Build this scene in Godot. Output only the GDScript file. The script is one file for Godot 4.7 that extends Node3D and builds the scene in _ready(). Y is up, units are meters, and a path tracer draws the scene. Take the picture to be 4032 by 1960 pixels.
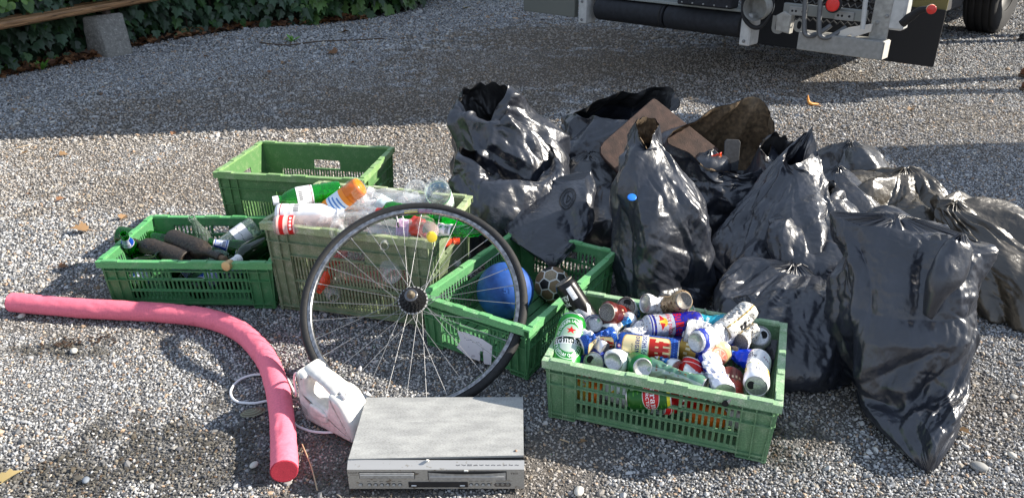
extends Node3D
# A heap of rubbish sorted after a clean-up: crates, bags, a wheel, on a gravel yard beside a truck.
const FOCAL := 2983.0          # focal length in photo pixels
const PITCH := 0.44766
const ROLL := -0.00819
const EYE := 1.3126
const DS := 1.5652             # overview pixels -> photo pixels
const SUN_TO := Vector3(1.7, 1.0, -0.17)

var rng := RandomNumberGenerator.new()
var nz := FastNoiseLite.new()
var cell := FastNoiseLite.new()
var facet := FastNoiseLite.new()     # flat facets between straight creases
var taken := {}
var cache := {}

# ---------- photo pixel -> place -------------------------------------------------
func ray(u: float, v: float) -> Vector3:
	var X := u - 2016.0
	var Y := v - 980.0
	var x := (X * cos(ROLL) + Y * sin(ROLL)) / FOCAL
	var y := -(-X * sin(ROLL) + Y * cos(ROLL)) / FOCAL
	return Vector3(x, y * cos(PITCH) - sin(PITCH), -y * sin(PITCH) - cos(PITCH))
func gp(u: float, v: float, y := 0.0) -> Vector3:      # where the pixel meets the height y
	var r := ray(u, v)
	return Vector3(0, EYE, 0) + r * ((y - EYE) / r.y)
func pz(u: float, v: float, z: float) -> Vector3:      # where it meets the upright plane z
	var r := ray(u, v)
	return Vector3(0, EYE, 0) + r * (z / r.z)
func gd(u: float, v: float, y := 0.0) -> Vector3: return gp(u * DS, v * DS, y)
func zd(u: float, v: float, z: float) -> Vector3: return pz(u * DS, v * DS, z)

# ---------- nodes -----------------------------------------------------------------
func numbered(n: String) -> String:
	if not taken.has(n):
		taken[n] = 0
		return n
	taken[n] += 1
	return "%s_%03d" % [n, taken[n]]
func meta(o: Node, label: String, category := "", group := "", kind := "") -> void:
	if label: o.set_meta("label", label)
	if category: o.set_meta("category", category)
	if group: o.set_meta("group", group)
	if kind: o.set_meta("kind", kind)
func thing(called: String, label: String, category: String, xf := Transform3D(), group := "") -> Node3D:
	var o := Node3D.new()
	o.name = numbered(called)
	add_child(o)
	o.transform = xf
	meta(o, label, category, group)
	return o
func part(parent: Node, called: String, mesh: Mesh, mat: Material, xf := Transform3D(), label := "") -> MeshInstance3D:
	var o := MeshInstance3D.new()
	o.name = called
	o.mesh = mesh
	o.material_override = mat
	parent.add_child(o, true)
	o.transform = xf
	if label: o.set_meta("label", label)
	return o
func struct(called: String, mesh: Mesh, mat: Material, xf := Transform3D()) -> MeshInstance3D:
	var o := part(self, called, mesh, mat, xf)
	o.set_meta("kind", "structure")
	return o
func at(p: Vector3, b := Basis()) -> Transform3D: return Transform3D(b, p)
func along(y: Vector3, hint := Vector3(0.13, 0.2, 1)) -> Basis:   # a basis whose y axis runs along a direction
	var yy := y.normalized()
	var x := yy.cross(hint).normalized()
	return Basis(x, yy, x.cross(yy))
func turned(deg: float) -> Basis: return Basis(Vector3.UP, deg_to_rad(deg))

# ---------- meshes ----------------------------------------------------------------
class MB:                                   # collects triangles, smooth inside each piece
	var v := PackedVector3Array()
	var uv := PackedVector2Array()
	var ix := PackedInt32Array()
	var col := PackedColorArray()
	func vert(p: Vector3, t := Vector2.ZERO) -> int:
		v.append(p); uv.append(t)
		return v.size() - 1
	func tri(a: int, b: int, c: int) -> void:
		ix.append(a); ix.append(b); ix.append(c)
	func quad(a: int, b: int, c: int, d: int) -> void:
		tri(a, b, c); tri(a, c, d)
	func flat(a: Vector3, b: Vector3, c: Vector3, d: Vector3) -> void:
		var i := v.size()
		for p in [a, b, c, d]: vert(p)
		uv[i + 1] = Vector2(1, 0); uv[i + 2] = Vector2(1, 1); uv[i + 3] = Vector2(0, 1)
		quad(i, i + 1, i + 2, i + 3)
	func box(lo: Vector3, hi: Vector3) -> void:
		var p := []
		for k in 8: p.append(Vector3(hi.x if k & 1 else lo.x, hi.y if k & 2 else lo.y, hi.z if k & 4 else lo.z))
		for f in [[4, 6, 7, 5], [1, 3, 2, 0], [5, 7, 3, 1], [0, 2, 6, 4], [6, 2, 3, 7], [0, 4, 5, 1]]:
			flat(p[f[0]], p[f[1]], p[f[2]], p[f[3]])
	func cbox(c: Vector3, s: Vector3) -> void: box(c - s * 0.5, c + s * 0.5)
	func normals() -> PackedVector3Array:
		var n := PackedVector3Array()
		n.resize(v.size())
		for k in range(0, ix.size(), 3):
			var a := ix[k]; var b := ix[k + 1]; var c := ix[k + 2]
			var m := (v[c] - v[a]).cross(v[b] - v[a])
			n[a] += m; n[b] += m; n[c] += m
		for k in n.size(): n[k] = n[k].normalized()
		return n
	func mesh() -> ArrayMesh:
		var a := []
		a.resize(Mesh.ARRAY_MAX)
		a[Mesh.ARRAY_VERTEX] = v
		a[Mesh.ARRAY_NORMAL] = normals()
		a[Mesh.ARRAY_TEX_UV] = uv
		if col.size() == v.size(): a[Mesh.ARRAY_COLOR] = col
		a[Mesh.ARRAY_INDEX] = ix
		var m := ArrayMesh.new()
		m.add_surface_from_arrays(Mesh.PRIMITIVE_TRIANGLES, a)
		return m
	func grid(pts: PackedVector3Array, nu: int, nv: int, wrap: bool, uvs := Vector2.ONE) -> void:
		# nv rows of nu points; a wrapped row repeats its first point with uv 1
		var base := v.size()
		var w := nu + 1 if wrap else nu
		for j in nv:
			for i in w:
				vert(pts[j * nu + i % nu], Vector2(float(i) / (w - 1), float(j) / maxi(nv - 1, 1)) * uvs)
		for j in nv - 1:
			for i in w - 1:
				var a := base + j * w + i
				quad(a, a + w, a + w + 1, a + 1)
	func weld_seam(nu: int, nv: int, n: PackedVector3Array) -> void:
		for j in nv:
			var a := j * (nu + 1)
			var s := (n[a] + n[a + nu]).normalized()
			n[a] = s; n[a + nu] = s

func lathe(prof: Array, seg := 28, dent := {}) -> ArrayMesh:
	# profile [radius, height]; smooth round the axis; sharp corners by repeating a point
	var m := MB.new()
	var total := 0.0
	var acc := [0.0]
	for k in range(1, prof.size()):
		total += Vector2(prof[k][0] - prof[k - 1][0], prof[k][1] - prof[k - 1][1]).length()
		acc.append(total)
	var runs := []
	var cur := [0]
	for k in range(1, prof.size()):
		if prof[k][0] == prof[k - 1][0] and prof[k][1] == prof[k - 1][1]:
			runs.append(cur); cur = [k]
		else:
			cur.append(k)
	runs.append(cur)
	for run in runs:
		var base := m.v.size()
		for k in run:
			for i in seg + 1:
				var t := TAU * i / seg
				var r: float = prof[k][0]
				var p := Vector3(cos(t) * r, prof[k][1], sin(t) * r)
				if not dent.is_empty(): p = dented(p, dent)
				m.vert(p, Vector2(1.0 - float(i) / seg, 1.0 - acc[k] / maxf(total, 1e-6)))
		for j in run.size() - 1:
			for i in seg:
				var a = base + j * (seg + 1) + i
				m.quad(a, a + 1, a + seg + 2, a + seg + 1)
	return m.mesh()
func tube(pts: Array, rad, seg := 10, closed := false, caps := true) -> ArrayMesh:
	var m := MB.new()
	add_tube(m, pts, rad, seg, closed, caps)
	return m.mesh()
func add_tube(m: MB, pts: Array, rad, seg := 10, closed := false, caps := true) -> void:
	var n := pts.size()
	var up := Vector3.UP
	var t0: Vector3 = (pts[1] - pts[0]).normalized()
	if absf(t0.dot(up)) > 0.9: up = Vector3.RIGHT
	var x := t0.cross(up).normalized()
	var base := m.v.size()
	var rows := n + 1 if closed else n
	var run := 0.0
	for k in rows:
		var i := k % n
		var a: Vector3 = pts[(i - 1 + n) % n] if (closed or i > 0) else pts[i]
		var b: Vector3 = pts[(i + 1) % n] if (closed or i < n - 1) else pts[i]
		var t := (b - a).normalized()
		x = (x - t * x.dot(t)).normalized()
		var y := t.cross(x)
		var r: float = rad[i] if rad is Array else rad
		if k > 0: run += (pts[i] - pts[(i - 1 + n) % n]).length()
		for s in seg + 1:
			var w := TAU * s / seg
			m.vert(pts[i] + (x * cos(w) + y * sin(w)) * r, Vector2(float(s) / seg, run))
	for k in rows - 1:
		for s in seg:
			var a := base + k * (seg + 1) + s
			m.quad(a, a + seg + 1, a + seg + 2, a + 1)
	if caps and not closed:
		for e in 2:
			var row := base + (0 if e == 0 else (rows - 1) * (seg + 1))
			var c := m.vert(pts[0] if e == 0 else pts[n - 1])
			var first := m.v.size()
			for s in seg + 1: m.vert(m.v[row + s])
			for s in seg:
				if e == 0: m.tri(c, first + s, first + s + 1)
				else: m.tri(c, first + s + 1, first + s)
func bend(pts: Array, steps := 6, closed := false) -> Array:      # Catmull-Rom through the points
	var out := []
	var n := pts.size()
	for i in (n if closed else n - 1):
		var p0 = pts[(i - 1 + n) % n] if (closed or i > 0) else pts[i]
		var p1 = pts[i]
		var p2 = pts[(i + 1) % n]
		var p3 = pts[(i + 2) % n] if (closed or i < n - 2) else p2
		for s in steps:
			var t := float(s) / steps
			out.append(0.5 * ((2.0 * p1) + (p2 - p0) * t + (2.0 * p0 - 5.0 * p1 + 4.0 * p2 - p3) * t * t + (3.0 * p1 - p0 - 3.0 * p2 + p3) * t * t * t))
	if not closed: out.append(pts[n - 1])
	return out
func bev(s: Vector3, b: float) -> ArrayMesh:             # a box with chamfered edges, centred
	var key := "bev%s%s" % [s, b]
	if cache.has(key): return cache[key]
	var m := MB.new()
	var h := s * 0.5
	var q := h - Vector3.ONE * b
	for ax in 3:
		var bx := (ax + 1) % 3
		var cx := (ax + 2) % 3
		for sg in [-1.0, 1.0]:
			var pp := []
			for c in [[-1, -1], [1, -1], [1, 1], [-1, 1]]:
				var p := Vector3.ZERO
				p[ax] = h[ax] * sg; p[bx] = q[bx] * c[0]; p[cx] = q[cx] * c[1]
				pp.append(p)
			if sg > 0: m.flat(pp[3], pp[2], pp[1], pp[0])
			else: m.flat(pp[0], pp[1], pp[2], pp[3])
		for sb in [-1.0, 1.0]:
			for sc in [-1.0, 1.0]:
				var pp := []
				for e in [[-1, 0], [1, 0], [1, 1], [-1, 1]]:
					var p := Vector3.ZERO
					p[ax] = q[ax] * e[0]
					p[bx] = (q[bx] if e[1] else h[bx]) * sb
					p[cx] = (h[cx] if e[1] else q[cx]) * sc
					pp.append(p)
				if sb * sc > 0: m.flat(pp[0], pp[1], pp[2], pp[3])
				else: m.flat(pp[3], pp[2], pp[1], pp[0])
	for k in 8:
		var sg := Vector3(1 if k & 1 else -1, 1 if k & 2 else -1, 1 if k & 4 else -1)
		var a := m.vert(Vector3(h.x, q.y, q.z) * sg)
		var b2 := m.vert(Vector3(q.x, h.y, q.z) * sg)
		var c := m.vert(Vector3(q.x, q.y, h.z) * sg)
		if sg.x * sg.y * sg.z > 0: m.tri(a, c, b2)
		else: m.tri(a, b2, c)
	cache[key] = m.mesh()
	return cache[key]
func prism(poly: Array, depth: float, b := 0.0) -> ArrayMesh:   # outline in x/y pushed out along z, edges chamfered by b
	var m := MB.new()
	var n := poly.size()
	var pk := PackedVector2Array(poly)
	if Geometry2D.is_polygon_clockwise(pk): pk.reverse()
	var inner := PackedVector2Array()
	for i in n:
		var e0 := (pk[i] - pk[(i - 1 + n) % n]).normalized()
		var e1 := (pk[(i + 1) % n] - pk[i]).normalized()
		var nn := Vector2(-e0.y, e0.x) + Vector2(-e1.y, e1.x)
		inner.append(pk[i] + nn.normalized() * b / maxf(0.45, nn.length() * 0.5))
	var tri := Geometry2D.triangulate_polygon(pk)
	for sg in [1.0, -1.0]:
		var base := m.v.size()
		for p in inner: m.vert(Vector3(p.x, p.y, depth * 0.5 * sg), Vector2(p.x, p.y))
		for k in range(0, tri.size(), 3):
			# triangulate_polygon keeps the winding of the outline
			if sg < 0: m.tri(base + tri[k], base + tri[k + 1], base + tri[k + 2])
			else: m.tri(base + tri[k], base + tri[k + 2], base + tri[k + 1])
	var z1 := depth * 0.5
	var z0 := z1 - b
	for i in n:
		var j := (i + 1) % n
		var A := pk[i]; var B := pk[j]; var a := inner[i]; var c := inner[j]
		m.flat(Vector3(A.x, A.y, -z0), Vector3(A.x, A.y, z0), Vector3(B.x, B.y, z0), Vector3(B.x, B.y, -z0))
		if b > 0.0:
			m.flat(Vector3(A.x, A.y, z0), Vector3(a.x, a.y, z1), Vector3(c.x, c.y, z1), Vector3(B.x, B.y, z0))
			m.flat(Vector3(a.x, a.y, -z1), Vector3(A.x, A.y, -z0), Vector3(B.x, B.y, -z0), Vector3(c.x, c.y, -z1))
	return m.mesh()

func soft_prism(poly: Array, depth: float, b: float, steps := 5) -> ArrayMesh:   # the same with rounded edges and smoothed corners
	var pk := []
	for p in bend(poly, 4, true): pk.append(p)
	var arr := PackedVector2Array(pk)
	if Geometry2D.is_polygon_clockwise(arr): arr.reverse()
	var n := arr.size()
	var nrm := []
	for i in n:
		var e := (arr[(i + 1) % n] - arr[(i - 1 + n) % n]).normalized()
		nrm.append(Vector2(-e.y, e.x))
	var m := MB.new()
	for k in 2 * steps + 2:
		var side := 1.0 if k <= steps else -1.0
		var a := PI / 2 * (float(k) / steps if k <= steps else float(2 * steps + 1 - k) / steps)
		for i in n:
			var p: Vector2 = arr[i] + nrm[i] * b * (1.0 - sin(a))
			m.vert(Vector3(p.x, p.y, side * (depth * 0.5 - b * (1.0 - cos(a)))))
	for k in 2 * steps + 1:
		for i in n:
			var j := (i + 1) % n
			m.quad(k * n + i, k * n + j, (k + 1) * n + j, (k + 1) * n + i)
	var tri := Geometry2D.triangulate_polygon(arr)
	for sg in [0, 2 * steps + 1]:
		for k in range(0, tri.size(), 3):
			if sg == 0: m.tri(tri[k], tri[k + 2], tri[k + 1])
			else: m.tri(sg * n + tri[k], sg * n + tri[k + 1], sg * n + tri[k + 2])
	return m.mesh()

# ---------- pictures and materials --------------------------------------------------
func lin(r: float, g: float, b: float) -> Color: return Color(r, g, b).linear_to_srgb()
func noise_tex(freq: float, lo: float, hi: float, sd: int, size := 256, octaves := 4, power := 1.0) -> ImageTexture:
	var key := "nt%s %s %s %s %s %s" % [freq, lo, hi, sd, octaves, power]
	if cache.has(key): return cache[key]
	var n := FastNoiseLite.new()
	n.seed = sd
	n.frequency = freq
	n.fractal_octaves = octaves
	var im := n.get_seamless_image(size, size)
	im.convert(Image.FORMAT_RGB8)
	for y in size:
		for x in size:
			var g := pow(im.get_pixel(x, y).r, power)
			var w := lo + (hi - lo) * g
			im.set_pixel(x, y, Color(w, w, w))
	cache[key] = ImageTexture.create_from_image(im)
	return cache[key]
func normal_tex(freq: float, sd: int, strength: float, ridged := false, size := 512) -> ImageTexture:
	var key := "nm%s %s %s %s" % [freq, sd, strength, ridged]
	if cache.has(key): return cache[key]
	var n := FastNoiseLite.new()
	n.seed = sd
	n.frequency = freq
	n.fractal_octaves = 4
	if ridged: n.fractal_type = FastNoiseLite.FRACTAL_RIDGED
	var im := n.get_seamless_image(size, size)
	im.convert(Image.FORMAT_RGBA8)
	im.bump_map_to_normal_map(strength)
	cache[key] = ImageTexture.create_from_image(im)
	return cache[key]
func crumple_tex(sd: int) -> ImageTexture:
	var n := FastNoiseLite.new()
	n.seed = sd
	n.noise_type = FastNoiseLite.TYPE_CELLULAR
	n.cellular_return_type = FastNoiseLite.RETURN_DISTANCE2_SUB
	n.cellular_distance_function = FastNoiseLite.DISTANCE_MANHATTAN
	n.frequency = 0.022
	n.fractal_type = FastNoiseLite.FRACTAL_FBM
	n.fractal_octaves = 3
	n.domain_warp_enabled = true
	n.domain_warp_amplitude = 18.0
	n.domain_warp_frequency = 0.02
	var im := n.get_seamless_image(1024, 1024)
	im.convert(Image.FORMAT_RGBA8)
	im.bump_map_to_normal_map(10.0)
	return ImageTexture.create_from_image(im)
func mat(c: Color, rough := 0.6, metal := 0.0, tex: Texture2D = null, tri := 0.0) -> StandardMaterial3D:
	var m := StandardMaterial3D.new()
	m.albedo_color = c
	m.roughness = rough
	m.metallic = metal
	if tex: m.albedo_texture = tex
	if tri > 0.0:
		m.uv1_triplanar = true
		m.uv1_scale = Vector3.ONE * tri
	return m
func bumpy(m: StandardMaterial3D, tex: Texture2D, scale := 1.0) -> StandardMaterial3D:
	m.normal_enabled = true
	m.normal_texture = tex
	m.normal_scale = scale
	return m
func picture(w: int, h: int, c: Color) -> Image:
	var im := Image.create(w, h, false, Image.FORMAT_RGB8)
	im.fill(c)
	return im
func disc(im: Image, x: float, y: float, rx: float, ry: float, c: Color) -> void:
	for j in range(maxi(0, int(y - ry)), mini(im.get_height(), int(y + ry) + 1)):
		for i in range(maxi(0, int(x - rx)), mini(im.get_width(), int(x + rx) + 1)):
			if pow((i - x) / rx, 2) + pow((j - y) / ry, 2) <= 1.0: im.set_pixel(i, j, c)
func rect(im: Image, x: int, y: int, w: int, h: int, c: Color) -> void:
	im.fill_rect(Rect2i(x, y, w, h), c)
func fill_tri(im: Image, a: Vector2, b: Vector2, c: Vector2, col: Color) -> void:
	var x0 := maxi(0, int(minf(a.x, minf(b.x, c.x))))
	var x1 := mini(im.get_width() - 1, int(maxf(a.x, maxf(b.x, c.x))) + 1)
	var y0 := maxi(0, int(minf(a.y, minf(b.y, c.y))))
	var y1 := mini(im.get_height() - 1, int(maxf(a.y, maxf(b.y, c.y))) + 1)
	var area := (b - a).cross(c - a)
	if absf(area) < 1e-6: return
	for j in range(y0, y1 + 1):
		for i in range(x0, x1 + 1):
			var p := Vector2(i + 0.5, j + 0.5)
			var w0 := (b - p).cross(c - p) / area
			var w1 := (c - p).cross(a - p) / area
			if w0 >= 0 and w1 >= 0 and w0 + w1 <= 1.0: im.set_pixel(i, j, col)
func poly(im: Image, pts: Array, col: Color) -> void:
	var pk := PackedVector2Array(pts)
	var t := Geometry2D.triangulate_polygon(pk)
	for k in range(0, t.size(), 3): fill_tri(im, pk[t[k]], pk[t[k + 1]], pk[t[k + 2]], col)
func star(im: Image, x: float, y: float, r: float, col: Color) -> void:
	var p := []
	for k in 10:
		var a := -PI / 2 + TAU * k / 10
		p.append(Vector2(x, y) + Vector2(cos(a), sin(a)) * (r if k % 2 == 0 else r * 0.42))
	poly(im, p, col)
func text_tris(s: String, bold := true, serif := false) -> Array:
	var tm := TextMesh.new()
	var f := SystemFont.new()
	f.font_names = PackedStringArray(["Droid Serif" if serif else "Droid Sans"])
	f.font_weight = 700 if bold else 400
	tm.font = f
	tm.font_size = 32
	tm.pixel_size = 1.0
	tm.depth = 0.0
	tm.curve_step = 2.0
	tm.text = s
	var a := tm.surface_get_arrays(0)
	return [a[Mesh.ARRAY_VERTEX], a[Mesh.ARRAY_INDEX], tm.get_aabb()]
func write(im: Image, s: String, x: float, y: float, h: float, col: Color, turn := 0.0, bold := true, serif := false, squeeze := 1.0) -> void:
	# lettering centred on x, y, capitals h pixels tall
	var t := text_tris(s, bold, serif)
	var v: PackedVector3Array = t[0]
	var ix = t[1]
	var bb: AABB = t[2]
	var mid := bb.get_center()
	var k := h / 23.0
	var pts := PackedVector2Array()
	for p in v:
		var q := Vector2((p.x - mid.x) * k * squeeze, -(p.y - mid.y) * k)
		pts.append(Vector2(x, y) + q.rotated(turn))
	if ix == null or ix.size() == 0:
		for n in range(0, pts.size() - 2, 3): fill_tri(im, pts[n], pts[n + 1], pts[n + 2], col)
	else:
		for n in range(0, ix.size(), 3): fill_tri(im, pts[ix[n]], pts[ix[n + 1]], pts[ix[n + 2]], col)
func arc_text(im: Image, s: String, cx: float, cy: float, r: float, mid: float, step: float, h: float, col: Color, inward := false) -> void:
	for k in s.length():
		if s[k] == " ": continue
		var off := (k - (s.length() - 1) * 0.5) * step
		var a := mid - off if inward else mid + off
		write(im, s[k], cx + cos(a) * r, cy + sin(a) * r, h, col, a - PI / 2 if inward else a + PI / 2)
func grime(im: Image, sd: int, amount: float, c: Color, freq := 0.03) -> void:   # spots and smears of dirt
	var n := FastNoiseLite.new()
	n.seed = sd
	n.frequency = freq
	n.fractal_octaves = 4
	for y in im.get_height():
		for x in im.get_width():
			var g := n.get_noise_2d(x, y)
			var k := smoothstep(0.42 - amount, 0.62 - amount, g)
			if k > 0.0: im.set_pixel(x, y, im.get_pixel(x, y).lerp(c, k * 0.85))
func tex(im: Image) -> ImageTexture: return ImageTexture.create_from_image(im)
func dented(p: Vector3, d: Dictionary) -> Vector3:
	# crushed tin and soft plastic: a squeeze along one way, a bend and a crumpled skin
	var s: float = d.get("seed", 0.0)
	var h: float = d.get("h", 0.15)
	var t := clampf(p.y / h, 0.0, 1.0)
	var mid: float = d.get("mid", 0.5)
	var w := exp(-pow((t - mid) / d.get("width", 0.3), 2.0))
	var a: float = d.get("turn", 0.0)
	var ax := Vector3(cos(a), 0, sin(a))
	var side := p.dot(ax)
	p -= ax * side * d.get("squeeze", 0.0) * w
	var across := Vector3(-sin(a), 0, cos(a))
	p += across * p.dot(across) * d.get("squeeze", 0.0) * 0.35 * w
	var cr: float = d.get("crumple", 0.0)
	if cr > 0.0:
		var e := sin(PI * clampf(t * 1.02, 0.0, 1.0))
		var f: float = d.get("freq", 28.0)
		var q := p * f + Vector3(s, s * 1.7, -s)
		var k := minf(cell.get_noise_3dv(q * 1.5) + 1.0, 1.0) * 1.0 + minf(cell.get_noise_3dv(q * 3.6) + 1.0, 1.0) * 0.35
		var radial := Vector3(p.x, 0, p.z)
		p -= radial * minf(0.85, k * cr) * e
	p.y *= 1.0 - d.get("short", 0.0)
	var bd: float = d.get("bend", 0.0)
	if bd != 0.0: p += ax * bd * sin(PI * t)
	return p

# ================================ the scene ============================================
func _ready() -> void:
	# camera, sky, sun, exposure
	var cam := Camera3D.new()
	cam.name = "camera"
	cam.position = Vector3(0, EYE, 0)
	cam.basis = Basis(Vector3.RIGHT, -PITCH) * Basis(Vector3.BACK, ROLL)
	cam.fov = 2.0 * rad_to_deg(atan(980.0 / FOCAL))
	cam.near = 0.05
	cam.far = 200.0
	add_child(cam)
	cam.current = true
	var env := Environment.new()
	env.background_mode = Environment.BG_SKY
	var sm := ProceduralSkyMaterial.new()
	sm.sky_top_color = Color(0.53, 0.585, 0.67)
	sm.sky_horizon_color = Color(0.78, 0.81, 0.85)
	sm.sky_curve = 0.12
	sm.ground_bottom_color = Color(0.3, 0.29, 0.28)
	sm.ground_horizon_color = Color(0.6, 0.62, 0.64)
	sm.sun_angle_max = 12.0
	env.sky = Sky.new()
	env.sky.sky_material = sm
	env.background_energy_multiplier = 0.97
	env.tonemap_mode = Environment.TONE_MAPPER_LINEAR
	env.tonemap_exposure = 2.2
	env.sdfgi_enabled = true
	env.ssao_enabled = true
	env.ssil_enabled = true
	var we := WorldEnvironment.new()
	we.name = "world_environment"
	we.environment = env
	add_child(we)
	var sun := DirectionalLight3D.new()
	sun.name = "sun"
	sun.light_color = Color(1.0, 0.965, 0.91)
	sun.light_energy = 1.6
	sun.light_angular_distance = 0.55
	sun.shadow_enabled = true
	sun.look_at_from_position(SUN_TO * 10.0, Vector3.ZERO, Vector3.UP)
	add_child(sun)

	rng.seed = 11
	nz.seed = 5
	nz.frequency = 1.0
	nz.fractal_octaves = 1
	cell.seed = 9
	cell.noise_type = FastNoiseLite.TYPE_CELLULAR
	cell.frequency = 1.0
	cell.cellular_return_type = FastNoiseLite.RETURN_DISTANCE2_SUB
	cell.fractal_octaves = 1
	facet.seed = 19
	facet.noise_type = FastNoiseLite.TYPE_CELLULAR
	facet.cellular_distance_function = FastNoiseLite.DISTANCE_MANHATTAN
	facet.cellular_return_type = FastNoiseLite.RETURN_DISTANCE2_SUB
	facet.frequency = 1.0
	facet.fractal_octaves = 1
	facet.cellular_jitter = 1.0
	var t0 := Time.get_ticks_msec()
	build_ground()
	print("ground ", Time.get_ticks_msec() - t0)
	build_hedge()
	print("hedge ", Time.get_ticks_msec() - t0)
	build_bench()
	print("bench ", Time.get_ticks_msec() - t0)
	build_truck()
	print("truck ", Time.get_ticks_msec() - t0)
	build_bystanders()
	print("bystanders ", Time.get_ticks_msec() - t0)
	build_crates()
	print("crates ", Time.get_ticks_msec() - t0)
	build_noodle()
	print("noodle ", Time.get_ticks_msec() - t0)
	build_mixer()
	print("mixer ", Time.get_ticks_msec() - t0)
	build_recorder()
	print("recorder ", Time.get_ticks_msec() - t0)
	build_wheel()
	print("wheel ", Time.get_ticks_msec() - t0)
	build_balls()
	print("balls ", Time.get_ticks_msec() - t0)
	build_cans()
	print("cans ", Time.get_ticks_msec() - t0)
	build_glass_bottles()
	print("glass_bottles ", Time.get_ticks_msec() - t0)
	build_plastic_bottles()
	print("plastic_bottles ", Time.get_ticks_msec() - t0)
	build_bags()
	print("bags ", Time.get_ticks_msec() - t0)
	build_litter()
	print("litter ", Time.get_ticks_msec() - t0)

# ---------- ground --------------------------------------------------------------------
var soil_spots := []      # [x, z, rx, rz, strength]
func soil_at(x: float, z: float) -> float:
	# trodden earth showing between the stones
	var s := 0.0
	for q in soil_spots:
		var d := Vector2((x - q[0]) / q[2], (z - q[1]) / q[3]).length()
		s = maxf(s, q[4] * (1.0 - smoothstep(0.45, 1.1, d + nz.get_noise_2d(x * 5.0, z * 5.0) * 0.45)))
	return s
func damp_at(x: float, z: float) -> float:
	# wet stones where water ran out of the rubbish
	var s := 0.0
	for q in [[-0.86, -1.52, 0.46, 0.24], [-1.1, -1.42, 0.3, 0.14], [-1.42, -2.03, 0.18, 0.08], [-0.35, -1.5, 0.28, 0.2], [0.62, -1.56, 0.2, 0.12]]:
		var d := Vector2((x - q[0]) / q[2], (z - q[1]) / q[3]).length()
		s = maxf(s, 1.0 - smoothstep(0.3, 1.1, d + nz.get_noise_2d(x * 9.0 + 40.0, z * 9.0) * 0.6))
	return s
func build_ground() -> void:
	for q in [[2080, 300, .8], [2230, 150, .8], [1850, 400, .7], [1550, 410, .75], [1450, 470, .5], [2420, 250, .9], [2700, 240, .8], [900, 520, .3], [1050, 620, .5], [3330, 1560, .45], [3750, 1560, .35], [1480, 1850, .6], [2160, 1830, .5], [640, 740, .5], [2620, 330, .6], [1950, 230, .6], [330, 560, .45], [150, 700, .35], [700, 430, .5], [1250, 330, .4], [1700, 560, .45], [3400, 520, .35], [3850, 480, .4], [2950, 300, .6], [3600, 1500, .3], [420, 1200, .3]]:
		var p := gp(q[0], q[1])
		var k := absf(p.z) * 0.13
		soil_spots.append([p.x, p.z, k * 1.5, k, q[2]])
	var m := MB.new()
	var nx := 90
	var nzz := 90
	var pts := PackedVector3Array()
	for j in nzz:
		for i in nx:
			var x := -9.0 + 18.0 * i / (nx - 1)
			var z := 3.0 - 22.0 * j / (nzz - 1)
			pts.append(Vector3(x, -0.0035 + nz.get_noise_2d(x * 0.7, z * 0.7) * 0.002, z))
	m.grid(pts, nx, nzz, false)
	for p in m.v:
		var s := soil_at(p.x, p.z)
		m.col.append(Color(0.225, 0.222, 0.22).lerp(Color(0.215, 0.165, 0.11), s))
	# the sheet goes on to the horizon
	for e in [[-400, -9, -400, 400], [9, 400, -400, 400], [-9, 9, 3, 400], [-9, 9, -400, -19]]:
		m.flat(Vector3(e[0], -0.008, e[3]), Vector3(e[0], -0.008, e[2]), Vector3(e[1], -0.008, e[2]), Vector3(e[1], -0.008, e[3]))
		for k in 4: m.col.append(Color(0.2, 0.19, 0.18))
	var gm := mat(Color.WHITE, 0.95, 0.0, noise_tex(0.08, 0.45, 1.0, 3, 512, 5), 3.0)
	gm.vertex_color_use_as_albedo = true
	bumpy(gm, normal_tex(0.12, 4, 6.0), 1.0)
	struct("gravel_yard", m.mesh(), gm)
	# loose stones
	var shapes := []
	for k in 5: shapes.append(stone_mesh(100 + k, 0.45 if k < 3 else 0.62))
	var bands := [[-0.75, -1.15, 0.0100], [-1.15, -2.4, 0.0072], [-2.4, -4.2, 0.0090], [-4.2, -6.8, 0.0130], [-6.8, -10.8, 0.021]]
	var bufs := []
	for k in 5: bufs.append(PackedFloat32Array())
	for b in bands:
		var z: float = b[0]
		var s: float = b[2]
		while z > b[1]:
			var half := 0.52 - z * 0.715
			var x := -half
			while x < half:
				x += s
				var px := x + rng.randf_range(-0.5, 0.5) * s
				var pzz := z + rng.randf_range(-0.5, 0.5) * s
				if px < hedge_x(pzz) - 0.12: continue
				var so := soil_at(px, pzz)
				if so > 0.0 and rng.randf() < so * 0.8: continue
				var r := s * (0.34 + 0.5 * pow(rng.randf(), 1.3))
				var q := rng.randf()
				if q < 0.04: r *= 1.0 + rng.randf() * 1.3
				stone(bufs[rng.randi() % 5], px, pzz, r, so, damp_at(px, pzz) if pzz > -2.3 else 0.0)
			z -= s
	# coarser to the sides of the view
	var zz := -0.4
	while zz > -10.8:
		var sp := 0.0125 - zz * 0.0016
		for sd in [-1.0, 1.0]:
			var x := 0.52 - zz * 0.715
			while x < 1.75 - zz * 0.715:
				x += sp
				var px = (x + rng.randf_range(-0.5, 0.5) * sp) * sd
				if px < hedge_x(zz) - 0.12: continue
				var so := soil_at(px, zz)
				stone(bufs[rng.randi() % 5], px, zz + rng.randf_range(-0.5, 0.5) * sp, sp * (0.36 + 0.5 * rng.randf()), so, 0.0)
		zz -= sp
	var smat := mat(Color.WHITE, 0.82)
	smat.vertex_color_use_as_albedo = true
	var total := 0
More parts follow.
